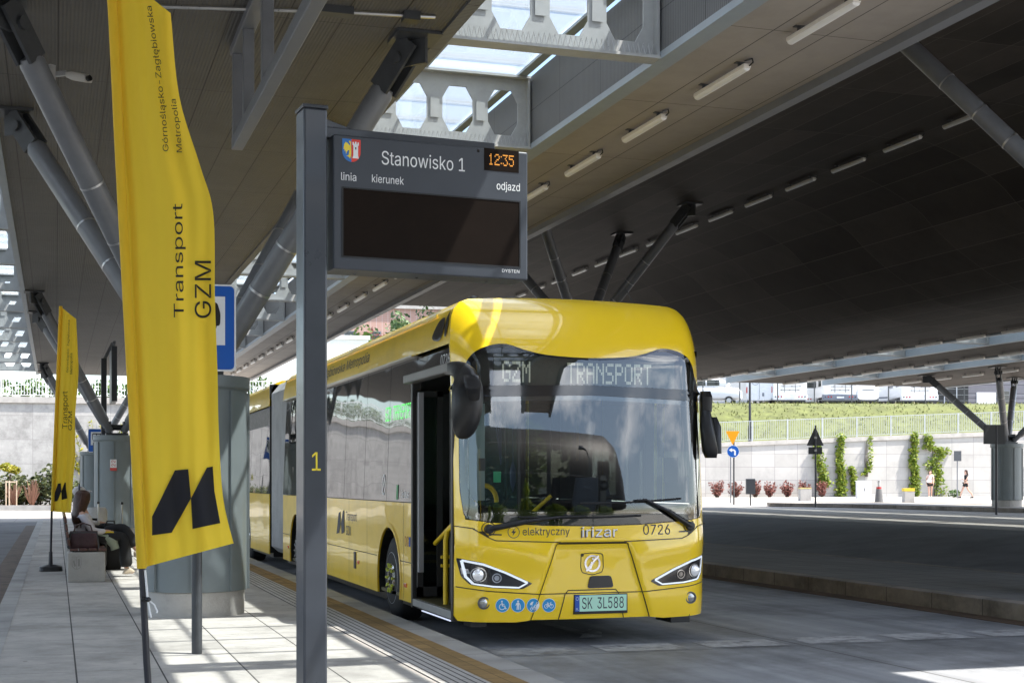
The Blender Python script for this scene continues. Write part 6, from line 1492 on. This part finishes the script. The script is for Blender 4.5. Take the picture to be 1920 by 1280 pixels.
# climbing plants on the wall
def ivy(px0, px1, y0, y1, label, mt=None, n=520, shape=None):
    dm_ = (d_of(px0) + d_of(px1))/2; e = empty('climbing_plant', wpt(dm_, 0), WR, label, 'climbing plant', 'climbers on the right wall')
    Z = 90 + T_[1]*dm_; k = Z/F; zb = CAMZ + (HY - y1)*k; zt = CAMZ + (HY - y0)*k; hw = (px1 - px0)*k/2*.85; m = MB(); st = MB()
    path = shape or [(0, 0), (.15, .3), (-.15, .6), (.1, 1)]
    steps = 26
    for i in range(steps + 1):
        t = i/steps; seg = min(len(path) - 2, int(t*(len(path) - 1))); f = t*(len(path) - 1) - seg; cx = path[seg][0]*(1 - f) + path[seg+1][0]*f; cy = path[seg][1]*(1-f) + path[seg+1][1]*f
        wv = hw*rnd.uniform(.45, .95)*(1.1 - .35*t); leaves(m, (cx*hw, -.22, zb + (zt - zb)*cy), (wv, .20, (zt - zb)/steps*1.5), int(n*1.6)//steps, .19)
    for s_ in (-.4, 0, .35): st.tube([(s_*hw*.5, -.05, zb - .1), (s_*hw*.7, -.06, zb + (zt - zb)*.4), (s_*hw*.3, -.06, zb + (zt - zb)*.85)], [.03, .02, .008], 5)
    st.build('stem', M['bark'], e); m.build('foliage', mt or M['leaf_lime'], e); return e
ivy(1513, 1556, 832, 918, 'leafy climber partly behind the triangular sign, lower part bare', n=420, shape=[(.6, .1), (.4, .3), (0, .6), (-.3, 1)])
ivy(1556, 1592, 818, 931, 'tallest thick green climber right of the triangular sign', n=760)
ivy(1585, 1612, 875, 925, 'short bushy climber left of the white cabinet', n=300, shape=[(.5, 0), (0, .5), (-.5, 1)])
ivy(1612, 1636, 819, 890, 'thin wispy climber strand above the white cabinet', n=130, shape=[(-.8, 0), (.3, .15), (.6, .4), (.5, 1)])
ivy(1693, 1730, 815, 928, 'dense green climber behind the yellow-topped block', n=760)
ivy(1722, 1780, 818, 926, 'spreading climber with bare twigs behind the woman in pink', n=560, shape=[(.5, 0), (.2, .35), (-.3, .55), (.9, .75), (-.5, .8), (-.7, 1)])
ivy(1916, 1960, 850, 930, 'green climber cut by the right frame edge', n=420)
sh_ = MB(); pbs = ground_at(1790, 88.5); se = empty('low_shrub', pbs, 0, 'small low green shrub at the wall foot beside the small sign', 'shrub'); leaves(sh_, (0, 0, .25), (.5, .35, .25), 160, .16).build('foliage', M['leaf_mid'], se)
# red shrubs
def red_shrub(px, Z, h, w, label):
    e = empty('red_shrub', ground_at(px, Z), rnd.uniform(0, 6), label, 'shrub', 'red shrubs along the wall'); m = MB(); s_ = MB()
    for _ in range(46):
        a = rnd.uniform(0, 2*pi); r = w*rnd.random()**.6; b = Vector((cos(a)*r*.18, sin(a)*r*.18, 0)); t = Vector((cos(a)*r, sin(a)*r, h*rnd.uniform(.6, 1.08)*(1 - .25*(r/w)**2))); s_.tube([b, (b + t)/2 + Vector((0, 0, .08)), t], [.012, .009, .004], 4)
        for k in range(9):
            f = rnd.uniform(.18, 1); p = b + (t - b)*f; leaves(m, p, (.05, .05, .08), 1, .15)
    s_.build('stem', M['bark'], e); m.build('foliage', M['leaf_red'], e)
for i, (px, h, w, lab) in enumerate(((1345, 1.12, .62, 'wide red shrub nearest the bus mirror'), (1379, 1.05, .55, 'red shrub behind the turn sign poles'), (1417, 1.02, .5, 'red shrub behind the dark info box'), (1443, 1.0, .52, 'red shrub right of the dark info box'), (1476, 1.05, .48, 'upright red shrub left of the pale concrete planter'), (1508, 1.08, .5, 'red shrub rising behind the pale concrete planter'), (1541, 1.05, .42, 'red shrub right of the triangular sign post'))):
    red_shrub(px, 88.5 + (px - 1345)*.012, h, w, lab)

# ---------------------------------------------------------------- plaza furniture
M['sign_orange'] = mat('sign_orange', (.85, .33, .01), .35, coat=.3); M['sign_back'] = mat('sign_back', (.05, .052, .055), .5, var=.1)
def post(p, h, r, nm, label, cat, col=None):
    e = empty(nm, p, -TH, label, cat); MB().tube([(0, 0, 0), (0, 0, h)], r, 10).build('pole', col or M['steel_dark'], e, smooth=True); return e
Zs = 62.; ps = ground_at(1376, Zs); k = Zs/F; zrel = lambda y, p: CAMZ + (HY - y)*k - p.z
ts = post(ps, zrel(815, ps), .035, 'traffic_sign', 'orange triangle and blue turn-left sign on one pole', 'road sign'); f0 = lambda a, b, o=0.: (a - .06, -.05 - o, b)
za, zb = zrel(808, ps), zrel(834, ps)
MB().panel(rpoly([(-.30, za), (.30, za), (0, zb)][::-1], .06), f0, step=2, thick=.02, back=True).build('triangle_plate', M['sign_orange'], ts)
zc = zrel(846, ps); dsc = MB().disc((0.02, zc), .27, f0, .0, 30).build('round_plate', M['sign_white'], ts); MB().disc((.02, zc), .255, f0, .004, 30).build('blue_disc', M['sign_blue'], dsc)
ar = MB().stroke([(.10, zc - .17), (.10, zc + .02), (.05, zc + .06), (-.04, zc + .06)], .075, f0, .008); ar.poly([(-.03, zc + .15), (-.17, zc + .06), (-.03, zc - .03)], f0, .008); ar.build('arrow', M['sign_white'], dsc)
post(ground_at(1370, 66), 2.3, .03, 'thin_post', 'thin grey post just behind the turn-left sign', 'post', M['steel_grey'])
Zs = 56.; ps = ground_at(1529, Zs); k = Zs/F; ts = post(ps, zrel(797, ps), .035, 'traffic_sign', 'triangular road sign seen from its dark back with plate below', 'road sign')
MB().panel(rpoly([(-.34, zrel(835, ps)), (.34, zrel(835, ps)), (0, zrel(799, ps))], .05), lambda a, b, o=0.: (a, -.03 - o, b) if False else (a, .045 - o, b), step=2, thick=.02, back=True).build('triangle_plate', M['sign_back'], ts); MB().box(-.27, .27, .03, .05, zrel(851, ps), zrel(838, ps)).build('lower_plate', M['sign_back'], ts); MB().box(-.05, .05, -.04, .05, zrel(846, ps), zrel(842, ps)).box(-.05, .05, -.04, .05, zrel(822, ps), zrel(818, ps)).build('clamp', M['alu'], ts)
Zs = 60.; ps = ground_at(1407, Zs); k = Zs/F; ib = post(ps, zrel(925, ps), .03, 'information_box', 'dark grey information box on a short post before the red shrubs', 'sign'); MB().box(-.19, .19, -.08, .1, zrel(926, ps), zrel(897, ps)).build('box', M['anthracite2'], ib, bevel=.015); MB().box(.19, .2, -.08, .1, zrel(924, ps), zrel(899, ps)).build('side_panel', M['steel_dark'], ib)
Zs = 74.; ps = ground_at(1509, Zs); k = Zs/F
pt_ = empty('planter_block', ps, -TH, 'pale concrete block with dull yellow rim near the triangular sign', 'bollard'); w = 10.5*k; MB().box(-w, w, -w, w, -.05, .62).build('block', M['concrete'], pt_, bevel=.02); MB().box(-w - .004, w + .004, -w - .004, w + .004, .62, .68).build('rim', mat('faded_yellow', (.5, .42, .16), .7, var=.15), pt_)
Zs = 66.; ps = ground_at(1703, Zs); k = Zs/F; w = 9.5*k
pt_ = empty('concrete_bollard', ps, -TH, 'grey concrete block bollard with bright yellow top', 'bollard'); MB().box(-w, w, -w, w, -.05, .56).build('block', M['concrete'], pt_, bevel=.02); MB().box(-w - .004, w + .004, -w - .004, w + .004, .56, .70).build('yellow_band', mat('yellow_band', (.7, .5, .03), .55, var=.08), pt_)
ps = ground_at(1648, 62.); cb_ = empty('traffic_bollard', ps, 0, 'dark conical bollard with red ring and silver top', 'bollard')
MB().lathe([(.2, 0), (.12, .68), (.115, .7)], 18).build('cone', mat('dark_concrete', (.12, .12, .12), .8, var=.15), cb_, smooth=True); MB().lathe([(.118, .68), (.112, .78)], 18).build('red_ring', M['tail_red'], cb_, smooth=True); MB().lathe([(.06, .78), (.065, 1.02), (.085, 1.03), (.085, 1.06), (.001, 1.07)], 16).build('silver_head', M['alu'], cb_, smooth=True)
ps = ground_at(1619, 84.); ec = empty('utility_cabinet', ps, -TH, 'white utility cabinet at the foot of the right wall', 'cabinet'); MB().box(-.40, .40, -.2, .25, 0, 1.0).build('body', M['white'], ec, bevel=.015); MB().box(-.36, .36, -.215, -.2, .1, .92).build('door', M['white'], ec, bevel=.005); MB().box(-.02, .02, -.23, -.215, .42, .62).build('handle', M['steel_dark'], ec); MB().box(-.43, .43, -.23, .28, 1.0, 1.05).build('lid', M['white'], ec)
Zs = 84.; ps = ground_at(1795, Zs); k = Zs/F; ss = post(ps, zrel(846, ps), .035, 'street_sign', 'small grey rectangular sign on a leaning pole between the two walkers', 'road sign', M['steel_grey']); MB().box(-.22, .22, -.06, -.04, zrel(864, ps), zrel(845, ps)).build('plate', M['anthracite'], ss)
Zs = 44.; ps = ground_at(1868, Zs); k = Zs/F; bb_ = post(ps, zrel(797, ps), .04, 'sign_board', 'pair of dark sign boards seen from behind beside the far right column', 'road sign', M['pole_dark'])
MB().box(-.40, .0, -.03, .0, zrel(832, ps), zrel(796, ps)).box(.01, .26, -.02, .01, zrel(832, ps), zrel(796, ps)).build('board', M['sign_back'], bb_, bevel=.008)

# ---------------------------------------------------------------- left and middle background
A2 = R(12); T2 = (cos(A2), sin(A2)); N2 = (-sin(A2), cos(A2))
def lpt(d, o=0.):
    X = -25.8 + T2[0]*d + N2[0]*o; Z = 80 + T2[1]*d + N2[1]*o; return Vector((X*CT + Z*ST, Z*CT - X*ST, 0))
LR = -TH + A2
lw = empty('retaining_wall', lpt(0), LR, 'high weathered concrete retaining wall behind the hedge at the left', 'wall')
M['wall_old'] = lines_mat('old_concrete_wall', (.40, .39, .37), (.28, .27, .26), [(0, 4.2, .03, 1.1), (2, 1.35, .03, .2)], rough=.85, var=.16, vscale=2.2, stain=.3, sscale=.9, tone=.06, bump=.5, bscale=8)
MB().box(-60, 15, 0, .5, -.2, 5.9).build('face', M['wall_old'], lw); MB().box(-60, 15.1, -.12, .55, 5.9, 6.25).build('coping', M['concrete'], lw)
bar_fence('pale bar railing on top of the high left wall', lpt(0), LR, -58, 14.5, lambda d: 6.25, 1.1, pitch=.16, mtx=M['white'])
hg_ = MB()
for k_ in range(34): leaves(hg_, lpt(-56 + k_*2.1, 1.6 + rnd.uniform(-.3, .5)) + Vector((0, 0, 6.6 + rnd.uniform(-.1, .4))), (1.3, .6, .75), 190, .3)
tag(hg_.build('hedge', M['leaf_mid']), 'green hedge growing behind the railing on the left wall', 'hedge')
tag(MB().add([tuple(lpt(d, o))[:2] + (6.1,) for o in (.5, 90) for d in (-70, 15)], [(0, 1, 3, 2)]).build('terrace', M['grass']), kind='structure')
cv_ = MB(); stv = MB(); ce = empty('climbing_plant', lpt(d := 3.0), LR, 'yellow-green creeper spreading over the left wall beside the second column', 'climbing plant')
for k_ in range(15):
    a = rnd.uniform(-2.4, 2.4); zt = rnd.uniform(2.0, 5.4); pts = [(a*.4, -.05, 1.0), (a*.8, -.08, 1 + zt*.4), (a + rnd.uniform(-.8, .8), -.08, .6 + zt*.9)]
    stv.tube(pts, [.03, .02, .01], 5)
    for j in range(22):
        t = rnd.random(); p = Vector(pts[0]).lerp(Vector(pts[1]), t*2) if t < .5 else Vector(pts[1]).lerp(Vector(pts[2]), t*2 - 1); leaves(cv_, p + Vector((0, -.1, 0)), (.16, .08, .14), 2, .18)
stv.build('stem', M['leaf_gold'], ce); cv_.build('foliage', M['leaf_gold'], ce)
# planting bed
bed = MB().obox(at(30, 0, 75.6) * Vector((1, 1, 0)) if False else (lambda p: (p.x, p.y, .12))(at(10, 900, 75.5)), cam_dir(9, 0), cam_dir(0, 1.9), (0, 0, .12)).build('planting_bed', mat('bark_mulch', (.16, .10, .06), .95, var=.3, vscale=6, bump=.6, bscale=15)); tag(bed, kind='structure')
tag(MB().obox((lambda p: (p.x, p.y, .14))(at(10, 900, 73.4)), cam_dir(9.2, 0), cam_dir(0, .15), (0, 0, .14)).build('bed_kerb', M['kerb']), kind='structure')
hd = MB(); he = empty('hedge', (lambda p: (p.x, p.y, .2))(at(50, 900, 76.2)), -TH, 'dark mixed green hedge in front of the left wall', 'hedge'); hst = MB()
for k_ in range(46):
    x = rnd.uniform(-4.2, 3.6); h = rnd.uniform(.7, 1.5) + .55*math.exp(-((x - 1.6)/1.2)**2); leaves(hd, (x, rnd.uniform(-.5, .5), h*.62), (.62, .5, h*.6), 150, .22); hst.tube([(x, 0, 0), (x + .1, 0, h*.8)], [.03, .01], 5)
hst.build('stem', M['bark'], he); hd.build('foliage', leafmat('hedge_leaf', (.02, .045, .016), (.16, .17, .06)), he)
gs = empty('globe_shrub', (lambda p: (p.x, p.y, .2))(at(19, 900, 75.2)), 0, 'round golden-green standard shrub above the hedge at the left edge', 'shrub'); MB().tube([(0, 0, 0), (0, 0, 1.7)], .04, 8).build('trunk', M['bark'], gs)
clumps(MB(), (0, 0, 1.95), (.55, .55, .40), 14, 60, .14, .45).build('crown', M['leaf_gold'], gs)
for px, nm in ((25, 'reddish tuft of tall grass beside the wooden stakes'), (60, 'taller reddish tuft of grass nearer the small flag')):
    e = empty('ornamental_grass', (lambda p: (p.x, p.y, .22))(at(px, 900, 74.4)), 0, nm, 'plant'); g_ = MB()
    for _ in range(60):
        a = rnd.uniform(0, 6.28); r = rnd.uniform(.05, .5); h = rnd.uniform(.6, 1.15 + (px > 40)*.25); g_.add([(cos(a)*.06, sin(a)*.06, 0), (cos(a)*.06 + .02, sin(a)*.06 + .02, 0), (cos(a)*r + .012, sin(a)*r, h), (cos(a)*r - .012, sin(a)*r, h)], [(0, 1, 2, 3)])
    g_.build('blades', leafmat('red_grass_%d' % px, (.16, .07, .05), (.30, .17, .11)), e)
sk2 = empty('tree_stakes', (lambda p: (p.x, p.y, .2))(at(21, 900, 74.2)), 0, 'pale wooden stake frame in the bed under the golden shrub', 'stakes'); M['wood'] = mat('pale_wood', (.45, .36, .26), .8, var=.15)
for x in (-.26, -.1, .26): MB().tube([(x, 0, 0), (x, 0, 1.35)], .035, 8).build('stake', M['wood'], sk2)
MB().box(-.3, .3, -.02, .02, 1.25, 1.32).build('crossbar', M['wood'], sk2)
# middle distance over the bus roof
wbld = empty('white_building', (lambda p: (p.x, p.y, 0))(at(630, 900, 96)), -TH + R(14), 'flat-roofed white building glimpsed over the bus roof', 'building')
MB().box(-5.5, 2.2, 0, 14, 0, 11.1).build('wall', M['white'], wbld); MB().box(-5.6, 2.3, -.1, 14.1, 11.1, 11.35).build('roof', M['white'], wbld)
for x in (-3.5, -1, 1): w_ = MB().box(x - .5, x + .5, -.03, .03, 4, 6).build('window', M['steel_grey'], wbld); MB().box(x - .42, x + .42, -.04, -.03, 4.1, 5.9).build('pane', M['van_glass'], w_)
pk = empty('pink_building', (lambda p: (p.x, p.y, 0))(at(770, 900, 150)), -TH + R(10), 'pinkish brick building behind the trees over the bus roof', 'building')
MB().box(-9, 14, 0, 14, 0, 19.6).build('wall', lines_mat('pink_brick', (.42, .25, .20), (.5, .4, .36), [(0, .6, .05, 0), (2, .2, .03, 0)], var=.1), pk); MB().box(-9.2, 14.2, -.3, 14.2, 19.6, 20.1).build('roof', M['concrete'], pk)
for j in range(3):
    for i in range(7): w_ = MB().box(-7 + i*2.6, -5.7 + i*2.6, -.05, .05, 8 + j*3.6, 10 + j*3.6).build('window', M['steel_grey'], pk); MB().box(-6.9 + i*2.6, -5.8 + i*2.6, -.06, -.05, 8.1 + j*3.6, 9.9 + j*3.6).build('pane', M['van_glass'], w_)
for px, ytop, Z, r, lab, mt in ((735, 585, 118, 2.6, 'tall green tree left of the pink building over the bus roof', M['leaf_far']), (676, 606, 116, 2.9, 'round green tree above the white building roof', M['leaf_mid']), (783, 584, 124, 1.8, 'small dark tree in front of the pink building', M['leaf_dark']), (706, 598, 128, 2.2, 'reddish leaved tree between the two green ones', M['leaf_red']), (492, 708, 98, 2.6, 'pale green tree seen above the rear roof of the bus', M['leaf_far'])):
    tree((lambda p: (p.x, p.y, 0))(at(px, 900, Z)), CAMZ + (HY - ytop)*Z/F, r, lab, mt, k=30, n=60, size=.42)

# ---------------------------------------------------------------- street behind the viewer, mirrored in the windscreen
oc = empty('opposite_canopy', (0, 0, 0), 0, 'dark bulging canopy across the street, mirrored in the windscreen', 'canopy')
secs = [((x, -40, zc), (0, a, 0), (0, 0, b)) for x, zc, a, b in ((-40, 8.6, 7, 5.6), (-2, 8.4, 7, 5.2), (8, 8.3, 7, 5.1), (18, 8.3, 7, 5.1), (27, 8.3, 7, 5.2), (29.5, 8.2, 6.6, 4.9), (31, 8.0, 5.6, 4.2), (31.8, 7.8, 4.0, 2.8))]
MB().loft(secs, 30, .7).build('shell', lines_mat('opposite_shell', (.02, .018, .016), (.10, .095, .09), [(0, 3.0, .09, 0), (2, 1.5, .06, 0)], rough=.5), oc, smooth=True)
for x in (2, 10, 18): MB().tube([(x, -39, 0), (x, -39, 4)], .5, 20).build('column', M['casing'], oc, smooth=True)
for i, (x, y, h) in enumerate(((8.2, -22, 7.4), (12.6, -23.5, 6.6), (17, -25, 5.8), (21, -24, 5.0), (3.8, -24, 7.0), (-1.0, -22.5, 6.2))):
    e = empty('thuja_tree', (x, y, 0), 0, '%s rounded green thuja in the row mirrored in the windscreen' % ORD[i], 'tree', 'conifers across the street'); MB().tube([(0, 0, 0), (0, 0, h*.9)], [.08, .02], 6).build('trunk', M['bark'], e); m = MB()
    for k_ in range(12): t = k_/11.; leaves(m, (0, 0, .4 + (h - .5)*t), (1.9*math.sqrt(max(.06, 1 - (1.7*t - .7)**2)) , 1.4*math.sqrt(max(.06, 1 - (1.7*t - .7)**2)), h/12*1.2), 230, .36)
    m.build('crown', M['leaf_lime'], e)
sl2 = empty('street_lamp', (15.8, -16, 0), 0, 'slim street lamp with curved arm mirrored in the middle of the windscreen', 'street lamp'); MB().tube([(0, 0, 0), (0, 0, 7.2), (-.05, 0, 7.7), (-.5, 0, 8.0), (-1.0, 0, 8.05)], [.08, .05, .045, .04, .04], 8).build('pole', M['pole_dark'], sl2, smooth=True); MB().box(-1.5, -.95, -.1, .1, 8.0, 8.1).build('lamp_head', M['steel_grey'], sl2, bevel=.02)
# ---------------------------------------------------------------- camera, light
cd = bpy.data.cameras.new('camera'); cam = bpy.data.objects.new('camera', cd); COL.objects.link(cam)
cam.location = (0, 0, CAMZ); cam.rotation_euler = (pi / 2, 0, -TH); cd.sensor_width = 36; cd.lens = 36 * F / 1920; cd.shift_y = (HY - 640) / 1920
cd.clip_start = .1; cd.clip_end = 3000; SC.camera = cam
SL = Vector((.4956, -.28, 1)).normalized()
el = math.asin(SL.z); az = math.atan2(SL.x, SL.y)
sd = bpy.data.lights.new('sun', 'SUN'); sd.energy = 4.8; sd.angle = R(.55); sd.color = (1, .95, .88)
so = bpy.data.objects.new('sun', sd); COL.objects.link(so); so.rotation_euler = SL.to_track_quat('Z', 'Y').to_euler(); so.location = SL * 60
W = bpy.data.worlds.new('World'); SC.world = W; W.use_nodes = True; N = W.node_tree.nodes; L = W.node_tree.links
bg = N['Background']; sk = N.new('ShaderNodeTexSky'); sk.sky_type = 'NISHITA'; sk.sun_disc = False; sk.sun_elevation = el; sk.sun_rotation = az
sk.air_density = 1.0; sk.dust_density = 1.5; sk.ozone_density = 1.0
# clouds
tc = N.new('ShaderNodeTexCoord'); mp = N.new('ShaderNodeMapping'); mp.inputs['Scale'].default_value = (1.6, 1.6, 5.5); L.new(tc.outputs['Generated'], mp.inputs[0])
nz = N.new('ShaderNodeTexNoise'); nz.inputs['Scale'].default_value = 2.2; nz.inputs['Detail'].default_value = 9; nz.inputs['Roughness'].default_value = .6; nz.inputs['Distortion'].default_value = .25; L.new(mp.outputs[0], nz.inputs['Vector'])
cr = N.new('ShaderNodeMapRange'); cr.inputs['From Min'].default_value = .52; cr.inputs['From Max'].default_value = .70; L.new(nz.outputs['Fac'], cr.inputs[0])
mx = N.new('ShaderNodeMix'); mx.data_type = 'RGBA'; L.new(cr.outputs[0], mx.inputs[0]); L.new(sk.outputs[0], mx.inputs[6]); mx.inputs[7].default_value = (15, 15.2, 15.6, 1)
L.new(mx.outputs[2], bg.inputs[0]); bg.inputs[1].default_value = .15
SC.view_settings.view_transform = 'Standard'; SC.view_settings.look = 'None'; SC.view_settings.exposure = 1.36; SC.view_settings.gamma = 1
SC.render.engine = 'CYCLES'; SC.cycles.use_denoising = True
SC.cycles.max_bounces = 10; SC.cycles.diffuse_bounces = 5; SC.cycles.transparent_max_bounces = 24; SC.cycles.sample_clamp_indirect = 6
